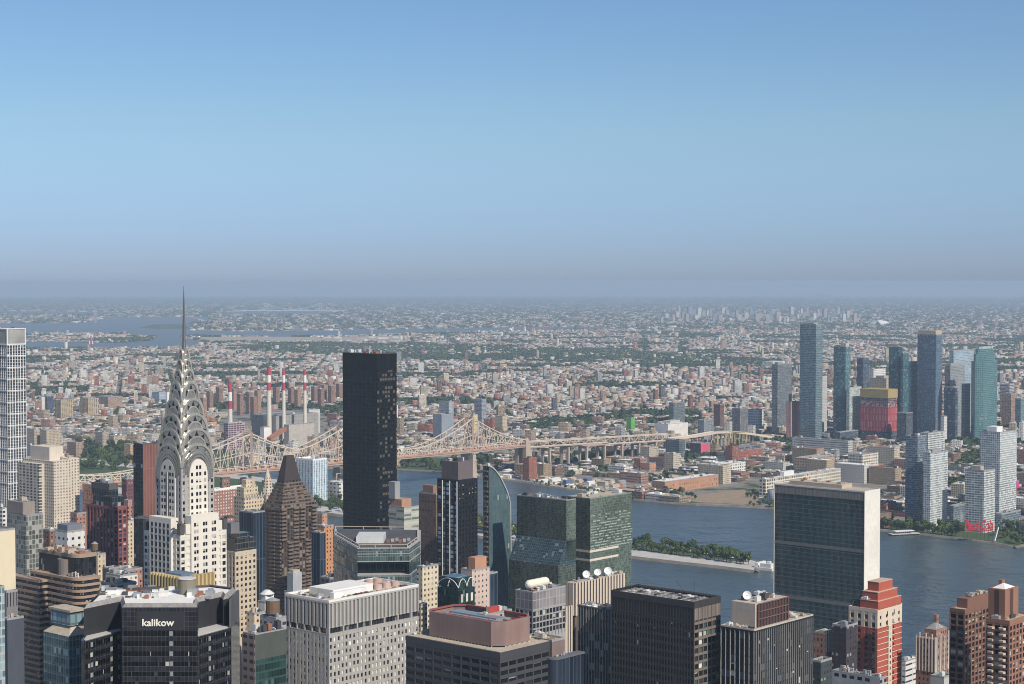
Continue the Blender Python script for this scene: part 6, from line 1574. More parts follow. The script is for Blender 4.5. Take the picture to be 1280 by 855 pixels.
# behind it
LGB = windows('ribbon_pale', (.42, .42, .38), 12, 3.4, .96, .5, gl=(.12, .15, .13), blind=.45, bcol=(.5, .5, .42)); b = filler('pale ribbon-window block with brown stepped roof beside the black tower', 505, 634, 1460, 486, 523.5, LGB, cl=2)
b.fbox('roof_step', plain('step_brown', (.40, .24, .16), .8), .05, .7, .2, .95, b.top, b.top + 7); b.fbox('roof_step', CONCG, .0, .35, .6, 1, b.top + 7, b.top + 21)
BSL = windows('brown_bronze', (.17, .115, .095), 3, 3.5, .55, .45, gl=(.10, .085, .075), blind=.3, bcol=(.22, .17, .14)); b = filler('dark bronze office slab left of the balconied black tower', 545, 617, 1400, 523.5, 552, BSL, cl=2); b.fbox('roof_step', plain('step_brown2', (.27, .16, .12), .8), .1, .8, .2, .8, b.top, b.top + 7)
filler('cream apartment block with square windows below the bronze slab', 528, 708, 1060, 521, 548, windows('cream_sq', (.60, .52, .38), 3.2, 3.2, .42, .42, gl=(.09, .075, .05)), cl=3); filler('lower cream setback block by the white louvred tower', 526, 755, 1000, 516, 534, BRK2, cl=3)
# --- black balconied tower with white window bays
b = B_('balcony_tower', 'black apartment tower with bright white window bays and brown roof box', 'apartment tower', 573, 600.5, 1300, 546.5, 597)
BT = plain('tower_black', (.014, .0145, .018), .5, amt=.15); zl = b.z(765)
m = MB(); b.volume(m, b.x0, b.x1, b.y0, b.y1, zl, b.top, S=(3.4, 2.0, 3.3, 1.6), W=(3.9, .7, 3.3, .9), rec=.5, top=1.6); b.part('wall', m, BT)
S_w = [w for w in b.win if w[0] == 'S']; W_w = [w for w in b.win if w[0] == 'W']
b.win = W_w; b.windows([G_DARK, G_MID, glass('bay_white', (.72, .72, .68), .4, .5, 0), G_BLIND], [34, 22, 34, 10], limit=80); b.win = S_w; b.windows([G_DARK, glass('win_slate', (.06, .07, .10), .06, .7)], [80, 20], limit=20); lower(b, zl, BT)
for q in range(3): b.part('white_frame', MB().box(b.x0 - .5, b.x0 - .01, b.fy(.05 + .34 * q), b.fy(.05 + .34 * q) + .6, zl, b.top - 1), WFR)
b.fbox('roof_box', plain('roof_box_brown', (.14, .115, .115), .75), .12, .88, .12, .9, b.top, b.top + 13); b.clutter(b.top + 13, 4, b.fx(.2), b.fx(.8), b.fy(.2), b.fy(.8))
# --- curved sail-topped glass tower
SAIL = curtain('sail_glass', (.07, .115, .125), 1.5, 3.8, (.09, .135, .145), .08, blind=.01, vary=.15, tilt=.006, rough=.1); SAILD = curtain('sail_dark', (.02, .025, .028), 2, 3.8, (.09, .09, .09), .5, blind=.1)
b = B_('sail_tower', 'teal glass tower with top edge curving down like a sail', 'office tower', 611.5, 583, 1340, 604, 638.5)
Wd = b.W; prof = [(0, b.top), (Wd * .12, b.z(584.5)), (Wd * .28, b.z(589)), (Wd * .46, b.z(596.5)), (Wd * .62, b.z(605)), (Wd * .78, b.z(615)), (Wd * .90, b.z(625)), (Wd * .96, b.z(634)), (Wd * .975, b.z(670)), (Wd, b.z(730)), (Wd, -2), (0, -2)]
m = MB(); pts = [(b.x0 + a, z) for a, z in prof]; n = len(pts); 
for y in (b.y0, b.y1): m.v += [(x, y, z) for x, z in pts]
m.f.append(tuple(range(n))[::-1]); m.f.append(tuple(range(n, 2 * n))); m.m += [0, 0]
for i in range(n): j = (i + 1) % n; m.f.append((i, j, n + j, n + i)); m.m.append(1)
b.part('glass_sail', m, [SAIL, SAILD])
m = MB()
for i in range(len(prof) - 2): m.bar((pts[i][0], b.y0 - .3, pts[i][1]), (pts[i + 1][0], b.y0 - .3, pts[i + 1][1]), .9)
b.part('edge_trim', m, plain('trim_silver', (.55, .57, .56), .4, .4)); m = MB()
for z in np.arange(b.z(760), b.top - 2, 3.8): m.box(b.x0 - .9, b.x0, b.y0 + 1, b.y1 - 1, z, z + 1.0)
b.part('balcony_slab', m, plain('slab_brown', (.20, .17, .15), .7)); b.clutter(b.top - 1, 3, b.x0 + .5, b.x0 + 6, mats=[METAL_L])
# --- green glass pair with sloped skirt
UNG = curtain('green_glass_west', (.056, .072, .056), 1.25, 2.0, (.13, .16, .14), .14, blind=.10, bcol=(.10, .12, .10), vary=.5, tilt=.03); UNS = curtain('green_glass_south', (.075, .10, .08), 1.25, 2.0, (.15, .185, .16), .16, blind=.10, bcol=(.12, .16, .13), vary=.4, tilt=.02)  # south copy painted lighter for sun; pane tones paint mottled reflections
b = B_('green_glass_tower', 'green glass block with pale ribbon bands, taller and sunlit of the pair', 'office tower', 737.5, 624, 1330, 708, 789.5)
m = MB(); m.box(b.x0, b.x1, b.y0, b.y1, -2, b.top); m.m[0] = 1; b.part('glass_skin', m, [UNG, UNS]); b.roof(b.top, R_TAN, .7, plain('trim_green', (.2, .24, .2), .5))
CR = plain('ribbon_cream', (.62, .55, .45), .7)
for py in (691, 702):
    z = b.z(py); m = MB(); m.box(b.x0 - .06, b.fx(.68), b.y0 - .06, b.y0 + .02, z, z + 1.7); m.box(b.x0 - .06, b.x0 + .02, b.y0 + .02, b.y1, z, z + 1.7); b.part('ribbon_band', m, CR)
PALE = glass('blind_green', (.28, .33, .28), .5, .4, 0)
r_ = random.Random(9)
for k in range(13):
    z = b.z(646 + k * 3.45); q = 0
    while q < 20:
        L_ = r_.choice([1, 1, 2]); 
        if r_.random() < .72: b.part('window_blind', MB().quad([(b.fx(.02 + q / 20.5), b.y0 - .05, z), (b.fx(.02 + (q + L_ * .78) / 20.5), b.y0 - .05, z), (b.fx(.02 + (q + L_ * .78) / 20.5), b.y0 - .05, z + .8), (b.fx(.02 + q / 20.5), b.y0 - .05, z + .8)]) or _q, PALE) if False else None
        q += L_
m = MB(); 
rows_ = []
for k in range(13):
    z = b.z(646 + k * 3.45); q = 0
    while q < 20:
        L_ = r_.choice([1, 1, 2])
        if r_.random() < .74: rows_.append((q, L_, z))
        q += L_
def blind(q, L_, z): x0_, x1_ = b.fx(.02 + q / 20.6), b.fx(.02 + (q + L_ * .8) / 20.6); return [(x0_, b.y0 - .05, z), (x1_, b.y0 - .05, z), (x1_, b.y0 - .05, z + .75), (x0_, b.y0 - .05, z + .75)]
for i, t_ in enumerate(rows_):
    if i < 100: mm = MB(); mm.quad(blind(*t_)); b.part('window_blind', mm, PALE)
    else: m.quad(blind(*t_))
o = b.part('window_blind', m, PALE); o['kind'] = 'stuff'
m = MB(); m.bar((b.fx(.2), b.fy(.5), b.top + 2.4), (b.fx(.45), b.fy(.7), b.top + 3), .9); m.bar((b.fx(.3), b.fy(.58), b.top), (b.fx(.3), b.fy(.58), b.top + 2.6), .7); b.part('window_crane', m, METAL_L); b.clutter(b.top + .1, 7)
b = B_('green_glass_tower', 'dark green glass block with sloping glass skirt, left of the pair', 'office tower', 708, 626, 1290, 646, 720)
m = MB(); m.box(b.x0, b.x1, b.y0, b.y1, b.z(700), b.top); m.m[0] = 1; b.part('glass_skin', m, [UNG, UNS])
SK = curtain('skirt_glass', (.035, .06, .07), 1.8, 1.8, (.10, .14, .15), .2, blind=.07, bcol=(.18, .24, .26), vary=.4)
za, zb2 = b.z(676), b.z(706); o9 = 9.0
b.part('glass_skirt', MB().prism([(b.x0 - o9, b.y0), (b.x1, b.y0), (b.x1, b.y1), (b.x0 - o9, b.y1)], zb2, za, pts1=[(b.x0 - .1, b.y0), (b.x1, b.y0), (b.x1, b.y1), (b.x0 - .1, b.y1)]), SK)
b.part('lower_wall', MB().box(b.x0 - o9, b.x1, b.y0, b.y1, -2, zb2), UNG); b.roof(b.top, R_GREY, .7, METAL); m = MB(); m.bar((b.fx(.2), b.fy(.35), b.top + 2.2), (b.fx(.5), b.fy(.65), b.top + 2.8), .8); m.bar((b.fx(.3), b.fy(.45), b.top), (b.fx(.3), b.fy(.45), b.top + 2.4), .7); b.part('window_crane', m, METAL_L); b.clutter(b.top + .1, 9, hmax=2)
# --- flat slab by the river
b = B_('slab_tower', 'wide flat blue-green glass slab with white marble end wall', 'office tower', 1081, 614, 1480, 967.3, 1100.3)
UNW = curtain('slab_glass', (.018, .038, .044), 1.15, 3.75, (.10, .145, .15), .2, lh=.42, blind=.10, bcol=(.055, .075, .08), vary=.5, tilt=.012, floor_vary=.15)
MARB = curtain('marble_panels', (.70, .67, .60), 2.9, 3.75, (.58, .55, .48), .07, blind=0, vary=.05, rough=.6, tilt=0, spec=.2, cloudy=.05); GRL = curtain('slab_grille', (.17, .16, .14), 1.4, 40, (.28, .26, .22), .5, blind=0, vary=.25, rough=.6)
m = MB(); m.box(b.x0 + .5, b.x1 - .5, b.y0 + .5, b.y1 - .5, -2, b.top - .8); b.part('glass_skin', m, UNW)
for y0_, y1_ in ((b.y0, b.y0 + .49), (b.y1 - .49, b.y1)): b.box('marble_end_wall', MARB, b.x0, b.x1, y0_, y1_, -2, b.top)
for pa, pb in ((608, 620), (681.5, 685.5), (750.5, 755)):
    o = b.box('mechanical_band', GRL if pa < 610 else plain('band_grey', (.17, .165, .155), .7), b.x0 + .3, b.x0 + .52, b.y0 + .5, b.y1 - .5, b.z(pb + 6), b.z(pa + 6))
b.box('roof_edge', MARB, b.x0, b.x0 + .48, b.y0 + .5, b.y1 - .5, b.top - 1.2, b.top); b.box('roof', R_TAN, b.x0 + .6, b.x1 - .6, b.y0 + .6, b.y1 - .6, b.top - .79, b.top - .4)
b.fbox('rooftop_block', plain('block_tan', (.44, .37, .28), .85), .2, .85, .28, .86, b.top - .4, b.top + 3.0); b.clutter(b.top + 3.0, 8, b.fx(.25), b.fx(.8), b.fy(.3), b.fy(.82), mats=[R_TAN, METAL, RUST], hmax=1.8)
# --- white louvred tower (punched windows)
b = B_('louvred_tower', 'pale grey concrete tower with vertical louvred top storeys and white roof', 'office tower', 411, 752, 920, 356, 523.3)
LC = plain('precast_pale', (.37, .355, .33), .8, amt=.12); LCD = plain('precast_shadow', (.20, .19, .18), .85)  # darker precast copy paints the shade inside the louvre slots
z1 = b.z(786); z0 = b.z(880); zb_ = b.z(793)
m = MB(); b.volume(m, b.x0, b.x1, b.y0, b.y1, z0, zb_, S=(2.75, 1.45, 3.65, 1.5), W=(2.75, 1.45, 3.65, 1.5), rec=.45, top=.5); b.part('wall', m, LC)
b.windows([G_DARK, glass('blind_white2', (.66, .65, .60), .5, .3, 0), G_MID], [38, 48, 14], limit=100); lower(b, z0, LC)
b.part('belt_glazing', MB().box(b.x0 + 1.2, b.x1, b.y0 + 1.2, b.y1, zb_, z1), curtain('belt_dark', (.015, .017, .02), 2, 6, (.05, .05, .05), .3, blind=.1, bcol=(.16, .2, .2)))
m = MB(); 
for i in range(14): 
    x = b.x0 + i * (b.W - 1.2) / 13; (m.box(x, x + .9, b.y0, b.y0 + 1.19, zb_ + .01, z1 - .01) if i % 1 == 0 and i % 2 == 0 else None)
for i in range(0, 12, 2): y = b.y0 + 1.3 + i * (b.D - 2.4) / 11; m.box(b.x0, b.x0 + 1.19, y, y + .9, zb_ + .01, z1 - .01)
b.part('belt_pier', m, LC)
m = MB(); b.volume(m, b.x0, b.x1, b.y0, b.y1, z1, b.top - .6, S=(2.75, 1.35, 60, 0), W=(2.75, 1.35, 60, 0), rec=.6, top=.9); b.win = []; b.part('louvred_storey', m, LC)
m = MB(); nb_ = round(b.W / 2.75); 
for i in range(nb_): x = b.x0 + (i + .5) * b.W / nb_; m.quad([(x - .7, b.y0 + .56, z1 + .5), (x + .7, b.y0 + .56, z1 + .5), (x + .7, b.y0 + .56, b.top - 1.6), (x - .7, b.y0 + .56, b.top - 1.6)])
nb_ = round((b.D - .6) / 2.75)
for i in range(nb_): y = b.y0 + .6 + (i + .5) * (b.D - .6) / nb_; m.quad([(b.x0 + .56, y + .7, z1 + .5), (b.x0 + .56, y - .7, z1 + .5), (b.x0 + .56, y - .7, b.top - 1.6), (b.x0 + .56, y + .7, b.top - 1.6)])
b.part('louvre_slot', m, LCD); b.roof(b.top - .6, R_TAN, 1.2, plain('parapet_white', (.70, .68, .64), .8, amt=.06), t=.9)
e = b.fbox('roof_hall', R_WHITE, .18, .62, .28, .82, b.top - .5, b.top + 3.2); b.fbox('roof_hall', plain('hall_white', (.74, .74, .72), .7), .14, .5, .18, .27, b.top - .5, b.top + 2.6)
PINK = plain('tank_pinkish', (.50, .36, .31), .8)
for i in range(6): b.part('cooling_cell', MB().cyl(b.fx(.68 + .1 * (i // 2)), b.fy(.3 + .4 * (i % 2)), b.top - .5, b.top + 1.9, 2.6, 16).cyl(b.fx(.68 + .1 * (i // 2)), b.fy(.3 + .4 * (i % 2)), b.top + 1.9, b.top + 2.2, 2.1, 16), PINK)
b.clutter(b.top - .4, 6, b.fx(.04), b.fx(.16), b.fy(.2), b.fy(.9), hmax=1.6); b.clutter(b.top - .4, 12, b.fx(.2), b.fx(.95), b.fy(.05), b.fy(.16), hmax=1.2, mats=[METAL, METAL_D, RUST, R_TAN]); b.clutter(b.top - .4, 10, b.fx(.64), b.fx(.97), b.fy(.42), b.fy(.6), hmax=1.6, mats=[METAL, PINK, RUST, METAL_L])
# grey box on stub tower behind it
b = filler('tall grey ventilation box rising beside the louvred tower', 366, 740, 960, 355, 380, CONCG, cl=0, par=.3); b.box('tall_box', plain('box_grey', (.36, .37, .38), .7), b.fx(.1), b.fx(.9), b.fy(.1), b.fy(.75), b.top, b.z(717)); b.fbox('box_cap', R_TAN, .2, .8, .2, .65, b.z(717), b.z(714))
# --- dark green building and brown end at lower left of it
b = B_('green_panel_building', 'dark green panelled office block with brown windowed end', 'office building', 318, 795, 800, 302.5, 358)
b.part('green_wall', MB().box(b.x0 + .5, b.x1, b.y0, b.y1, -2, b.top), curtain('green_panel', (.022, .05, .045), 1.8, 3.7, (.03, .065, .06), .3, lh=.9, blind=.06, bcol=(.07, .12, .11), tilt=.01)); b.part('top_panel', MB().box(b.x0 + .45, b.x1, b.y0 - .08, b.y1, b.z(826), b.top + .3), plain('green_grey_panel', (.075, .085, .075), .6))
b.part('end_wall', MB().box(b.x0, b.x0 + .49, b.y0, b.y1, -2, b.top), windows('brown_end', (.24, .18, .16), 4.2, 3.7, .6, .45, gl=(.02, .02, .025), blind=.08)); b.roof(b.top + .31, R_GREY, .5, CONCG, x0=b.x0 + .5); b.clutter(b.top + .5, 12, hmax=4, mats=[METAL_D, METAL, RUST, METAL_L])
b = filler('cream building with white rooftop tank house', 331, 752, 950, 322, 346, windows('cream_tank', (.70, .64, .54), 20, 20, .05, .05), cl=0); b.fbox('tank_house', WHITEP, .15, .85, .15, .85, b.top, b.top + 4.5); b.part('tank_house_roof', MB().cyl(0, 0, b.top + 4.5, b.top + 6.5, 4, 12, 1.5), METAL_L)
b = filler('dark rooftop cluster with round water tank left of the louvred tower', 345, 772, 880, 325, 358, GRW, cl=9); b.water_tank(b.fx(.45), b.fy(.5), b.top, 3.6, 6.5)
filler('tan apartment house with small balconies by the green panelled block', 318, 766, 930, 308, 332, BRK2, cl=3)
# --- green glass block with white gable arcs
b = B_('gabled_glass_building', 'dark green glass block with white arched gables on its roof', 'office building', 573, 737, 980, 546.8, 593.5)
m = MB(); m.box(b.x0, b.x1, b.y0, b.y1, -2, b.top); b.part('glass_skin', m, curtain('dark_green_glass', (.016, .036, .034), 1.6, 3.6, (.04, .07, .065), .15, blind=.05, bcol=(.1, .14, .13), vary=.7, tilt=.04))
b.fbox('upper_glass', curtain('dark_green_glass2', (.02, .045, .042), 1.6, 3.6, (.06, .09, .085), .2), .1, .95, .1, .9, b.top, b.top + 6)
for i in range(3): b.part('painted_lit_window', MB().box(b.fx(.15 + .3 * i), b.fx(.28 + .3 * i), b.y0 - .12, b.y0 - .04, b.top - 7.5, b.top - 3), G_PALE)  # pale panels, the windows' light painted into their colour
m = MB()
for y in (b.y0 - .1, b.fy(.5)):
    for s_ in (0, 1):
        for k in range(8):
            f = lambda t: (b.fx(.5 * s_ + .5 * t), y, b.top + 1 + 4.6 * abs(math.sin(math.pi * (t if s_ == 0 else t))) ** .7)
            m.bar(f(k / 8), f((k + 1) / 8), .32)
for k in range(8): f = lambda t: (b.x0 - .1, b.fy(t), b.top + 1 + 4.6 * math.sin(math.pi * t) ** .7); m.bar(f(k / 8), f((k + 1) / 8), .32)
b.part('arched_gable', m, WFR)
b = filler('pinkish white building with brick side and orange roof box', 590, 712, 1080, 576, 612, windows('pink_white', (.56, .44, .37), 3.4, 3.3, .3, .4), cl=3); b.fbox('roof_box', plain('box_orange', (.48, .25, .16), .8), .3, .95, .2, .8, b.top, b.top + 7.5)
filler('dark blue glass sliver between orange roof box and sail tower', 612, 716, 1150, 606, 622, BLU, cl=1)
b = filler('low building with bright red roof box behind the salmon screen', 606, 768, 870, 596, 640, windows('tan_small', (.5, .4, .3), 4, 3.6, .4, .4), cl=4); b.box('red_box', plain('box_red', (.42, .06, .05), .6, amt=.06), b.fx(.2), b.fx(.55), b.fy(.05), b.fy(.5), b.top, b.top + 3.8); b.box('box_side', plain('box_salmon', (.55, .38, .26), .8), b.fx(.2) - .05, b.fx(.2) - .02, b.fy(.05), b.fy(.5), b.top, b.top + 3.8)
# --- dark office block with salmon screen wall
b = B_('screened_block', 'dark grey office block with salmon screen wall round its roof plant', 'office building', 625, 815, 840, 507.3, 687)
DKC = plain('dark_precast', (.062, .064, .072), .6, amt=.12); zl = b.z(905)
m = MB(); b.volume(m, b.x0, b.x1, b.y0, b.y1, zl, b.top - .4, S=(6.2, .8, 3.85, 1.75), W=(6.2, .9, 3.85, 1.75), rec=.5, top=3.4, sd=.06, sub=1); b.part('wall', m, DKC); b.windows([G_DARK, glass('win_bronze', (.05, .045, .038), .06, .7)], [94, 6], blinds=.08); lower(b, zl, DKC)
b.box('roof', R_TAN, b.x0 + .3, b.x1 - .3, b.y0 + .3, b.y1 - .3, b.top - .39, b.top - .1); b.clutter(b.top - .1, 8, b.x0 + 1, b.x1 - 1, b.y1 - 5, b.y1 - 1, hmax=1.5); b.clutter(b.top - .1, 7, b.x1 - 3, b.x1 - .6, b.y0 + 2, b.y1 - 6, hmax=1.4)
SAL = curtain('salmon_ribs', (.275, .185, .16), .55, 80, (.19, .122, .106), .18, vary=.08, rough=.7, blind=0, tilt=0)
e0 = 5.5; c_ = 5.0; X0, X1, Y0_, Y1_ = b.x0 + e0, b.x1 - 3.5, b.y0 + e0, b.y1 - 6
oct_ = [(X0 + c_, Y0_), (X1 - c_, Y0_), (X1, Y0_ + c_), (X1, Y1_ - c_), (X1 - c_, Y1_), (X0 + c_, Y1_), (X0, Y1_ - c_), (X0, Y0_ + c_)]
hS = 12.2; m = MB(); m.prism(oct_, b.top + .6, b.top + hS, cap=False); ii = inset(oct_, .5); m.prism(ii[::-1], b.top + .6, b.top + hS, cap=False)
for i in range(8): j = (i + 1) % 8; m.quad([(*oct_[i], b.top + hS), (*oct_[j], b.top + hS), (*ii[j], b.top + hS), (*ii[i], b.top + hS)])
b.part('screen_wall', m, SAL)
REDS = plain('steel_red', (.30, .085, .075), .6)
for i in range(8):
    j = (i + 1) % 8; b.part('red_beam', MB().bar((*inset(oct_, .9)[i], b.top + hS - .3), (*inset(oct_, .9)[j], b.top + hS - .3), .8), REDS)
for t in (.2, .4, .62, .8): x = X0 + (X1 - X0) * t; b.part('red_beam', MB().bar((x, Y0_ + .6, b.top + hS - .8), (x, Y0_ + 7, b.top + hS - .8), .7), REDS)
for t in (.25, .5, .75): y = Y0_ + (Y1_ - Y0_) * t; b.part('red_beam', MB().bar((X0 + .6, y, b.top + hS - .8), (X0 + 7, y, b.top + hS - .8), .7), REDS)
b.box('plant_house', METAL, X0 + 7, X1 - 9, Y0_ + 8, Y1_ - 8, b.top, b.top + hS - 1); b.box('skylight', plain('skylight', (.25, .29, .32), .3, .3), X0 + 9, X1 - 13, Y0_ + 10, Y1_ - 10, b.top + hS - 1, b.top + hS - .3); b.box('deck', R_TAN, X0 + c_ + .6, X1 - c_ - .6, Y0_ + 1, Y0_ + 7, b.top, b.top + hS - 3); b.clutter(b.top + hS - 3, 8, X0 + 8, X1 - 6, Y0_ + 1, Y0_ + 7, mats=[R_WHITE, R_TAN, plain('deck_green', (.3, .36, .12), .8)], hmax=1.4)
for i in range(20):
    t = i / 19; q = X0 + c_ + (X1 - X0 - 2 * c_) * t; b.part('screen_post', MB().bar((q, Y0_ + .3, b.top - .1), (q, Y0_ + .3, b.top + .65), .25), WHITEP)
    q = Y0_ + c_ + (Y1_ - Y0_ - 2 * c_) * t; b.part('screen_post', MB().bar((X0 + .3, q, b.top - .1), (X0 + .3, q, b.top + .65), .25), WHITEP)
# --- gridded grey building with white roof tank
b = B_('gridded_block', 'grey gridded office block with big white horizontal tank on its roof', 'office building', 666, 741.5, 980, 644, 707)
GRD = plain('grid_grey', (.34, .33, .33), .7, amt=.1); zl = b.z(800); zp = b.z(762)
m = MB(); b.volume(m, b.x0, b.x1, b.y0, b.y1, zl, zp, S=(2.9, .5, 3.4, .7), W=(2.9, .55, 3.4, .7), rec=.5, top=.6); b.part('wall', m, GRD); b.windows([G_DARK, G_MID, G_BLIND], [80, 16, 4], blinds=.1); lower(b, zl, GRD); b.part('louvre_storey', MB().box(b.x0, b.x1, b.y0, b.y1, zp, b.top), curtain('louvre_purple', (.24, .22, .225), 2.9, 40, (.36, .34, .33), .45, vary=.1, rough=.6, blind=0))
b.roof(b.top, R_GREY, .7, GRD); L0, L1 = b.fx(.1), b.fx(.75); yy = b.fy(.55); m = MB(); q = []
n = 16; rad = 2.5
for x, r in ((L0, .9), (L0 + .8, 1.9), (L0 + 2, rad), (L1 - 2, rad), (L1 - .8, 1.9), (L1, .9)): q.append([(x, yy + r * math.cos(2 * math.pi * i / n), b.top + 3.4 + r * math.sin(2 * math.pi * i / n)) for i in range(n)])
for a_, c2 in zip(q, q[1:]):
    for i in range(n): m.quad([a_[i], a_[(i + 1) % n], c2[(i + 1) % n], c2[i]])
m.quad(q[0][::-1]); m.quad(q[-1]); b.part('roof_tank', m, plain('tank_cream', (.72, .67, .55), .5, amt=.08)); b.part('tank_saddle', MB().box(L0 + 2, L0 + 3, yy - 2, yy + 2, b.top, b.top + 1.5).box(L1 - 3, L1 - 2, yy - 2, yy + 2, b.top, b.top + 1.5), METAL); b.clutter(b.top + .1, 14, mats=[RUST, METAL, METAL_L, METAL_D], hmax=2.2)
# --- ribbed beige tower with dishes
b = B_('ribbed_tower', 'beige tower of deep vertical ribs with three white dishes on top', 'office tower', 719, 729, 1020, 707.3, 782)
RIB = plain('rib_beige', (.56, .47, .38), .8, amt=.1); RIBD = plain('rib_gap', (.14, .105, .085), .85)
def ribs(b, x0, x1, y0, y1, z0, z1, nx, ny):
    b.box('core', RIBD, x0 + 1.3, x1, y0 + 1.3, y1, -2, z1 - .5)
    for i in range(nx): x = x0 + (i + .5) * (x1 - x0) / nx; w = (x1 - x0) / nx * .3; b.part('rib', MB().prism(poly_ccw([(x - w, y0), (x + w, y0), (x + w * .8, y0 + 1.29), (x - w * .8, y0 + 1.29)]), z0, z1), RIB)
    for i in range(ny): y = y0 + 1.35 + (i + .5) * (y1 - y0 - 1.35) / ny; w = (y1 - y0) / ny * .32; b.part('rib', MB().prism(poly_ccw([(x0, y - w), (x0, y + w), (x0 + 1.29, y + w * .8), (x0 + 1.29, y - w * .8)]), z0, z1), RIB)
ribs(b, b.x0, b.x1, b.y0, b.y1, b.z(770), b.top, 17, 3); b.box('roof', R_TAN, b.x0 + .5, b.x1, b.y0 + .5, b.y1, b.top - .5, b.top - .1)
zw = b.z(757); ribs(b, b.x0 - 9, b.x0 - .02, b.y0 + 1.5, b.y1 + 3, b.z(850), zw, 4, 5); zw2 = b.z(775); ribs(b, b.x0 - 19, b.x0 - 9.02, b.y0 - 1, b.y1 + 4, b.z(880), zw2, 5, 5); b.box('lower_front', RIBD, b.x0, b.x0 + 12, b.y0 - 1, b.y0 - .02, -2, zw2 - 4)
for k, (fx_, fy_, r) in enumerate(((.33, .62, 2.2), (.55, .6, 2.1), (.70, .3, 2.3))): b.dish(b.fx(fx_), b.fy(fy_), b.top - .1, r, (-.75, -.55, .45))
b.clutter(b.top - .1, 16, b.x0 + 3, b.x1 - 1, b.fy(.1), b.fy(.9), hmax=2)
# small ones in front
filler('small brown blank block with pointed tan roof light', 690, 800, 900, 655, 706, plain('brown_blank', (.20, .15, .14), .8), roof=R_TAN, cl=5)
b = B_('curved_glass_building', 'dark blue glass block with rounded corner and roof rim', 'office building', 693, 826, 780, 685, 730)
pl_ = round_plan(b.x0, b.x1, b.y0, b.y1, min(b.D * .8, 6)); b.part('glass_skin', MB().prism(poly_ccw(pl_), -2, b.top), curtain('navy_glass', (.022, .032, .05), 2.6, 60, (.07, .085, .11), .3, blind=.02, vary=.5)); b.part('rim', MB().prism(inset(poly_ccw(pl_), -.3), b.top, b.top + .8), plain('rim_slate', (.12, .12, .13), .6)); b.clutter(b.top + .8, 5, hmax=1.6, mats=[R_TAN, METAL])
# --- dark glass ribbed block
b = B_('mullioned_block', 'dark glass block with pale vertical mullions behind the big black tower', 'office building', 775, 765, 850, 721.5, 790)
m = MB(); b.part('glass_skin', m.box(b.x0 + .4, b.x1, b.y0 + .4, b.y1, -2, b.top - .2), curtain('dark_green_mull', (.012, .02, .018), 2.9, 3.6, (.02, .025, .024), .2, blind=.14, bcol=(.2, .25, .22), vary=.7))
nM = 15
for i in range(nM + 1): y = b.y0 + .4 + i * (b.D - .8) / nM; b.part('mullion', MB().box(b.x0, b.x0 + .39, y - .22, y + .22, b.z(880), b.top - .3), plain('mullion_grey', (.22, .23, .22), .6))
b.roof(b.top - .2, R_WHITE, .6, plain('parapet_dk', (.1, .1, .1), .6)); b.clutter(b.top - .05, 10, hmax=1.5, mats=[R_DARK, METAL, R_WHITE])
# --- big black tower
b = B_('black_grid_tower', 'big black steel-gridded tower with open beam roof, right face painted bronze for sun', 'office tower', 868, 752.5, 810, 764, 900.6)
BS = plain('steel_black', (.058, .054, .053), .45, .2, .12); BZ = plain('steel_sun_painted', (.20, .165, .145), .55, .1, .12); zl = b.z(880); zm = b.z(777)
m = MB(); b.volume(m, b.x0, b.x1, b.y0, b.y1, zl, zm, S=(3.4, .55, 3.62, 1.35), W=(1.62, .55, 3.62, 1.35), rec=.5, top=.4, sd=.12)
mS_ = MB(); keepf = []
b.part('wall', m, BS)
sw_ = [w for w in b.win if w[0] == 'S']; ww_ = [w for w in b.win if w[0] == 'W']
b.win = sw_; b.windows([G_DARK, G_GREEN, glass('pane_pale', (.52, .56, .47), .3, .5, 0), glass('win_bronze', (.05, .045, .038), .06, .7)], [52, 20, 14, 14], limit=40, blinds=.1); b.win = ww_; b.windows([G_DARK, G_MID, G_PALE], [94, 5, 1], limit=60, blinds=.05); lower(b, zl, BS)  # south face mixes in some pale greenish panes
# bronze strips paint sunlight into this face's colour
nS = max(1, round(b.W / 3.4)); 
for i in range(nS + 1):
    x = b.x0 + i * b.W / nS; m = MB(); m.box(max(x - .24, b.x0 + .02), min(x + .24, b.x1), b.y0 - .10, b.y0 - .01, zl, b.top - 3); b.part('sun_painted_mullion', m, BZ)
k = 0
while zm - .4 - k * 3.62 > zl: z = zm - .4 - k * 3.62; b.part('sun_painted_spandrel', MB().box(b.x0 + .3, b.x1 - .3, b.y0 + .01, b.y0 + .11, z - 1.3, z - .05), BZ); k += 1
m = MB(); m.box(b.x0 + .3, b.x1, b.y0 + .3, b.y1, zm, b.top - 3); 
for i in range(30): y = b.y0 + .35 + i * (b.D - .9) / 29; m.box(b.x0 + .02, b.x0 + .29, y, y + .45, zm, b.top - 3)
b.part('louvre_storey', m, BS); b.box('sun_painted_louvre', curtain('sun_painted_lou', (.19, .155, .135), 1.1, 40, (.12, .1, .09), .3, blind=0, vary=.2, rough=.6), b.x0 + .3, b.x1, b.y0 + .15, b.y0 + .29, zm + .3, b.top - 3.1)
m = MB(); t_ = .8; m.box(b.x0 - .1, b.x1 + .1, b.y0 - .1, b.y0 + t_, b.top - 3, b.top); m.box(b.x0 - .1, b.x1 + .1, b.y1 - t_, b.y1 + .1, b.top - 3, b.top); m.box(b.x0 - .1, b.x0 + t_, b.y0 + t_, b.y1 - t_, b.top - 3, b.top); m.box(b.x1 - t_, b.x1 + .1, b.y0 + t_, b.y1 - t_, b.top - 3, b.top); b.part('roof_fascia', m, BS)
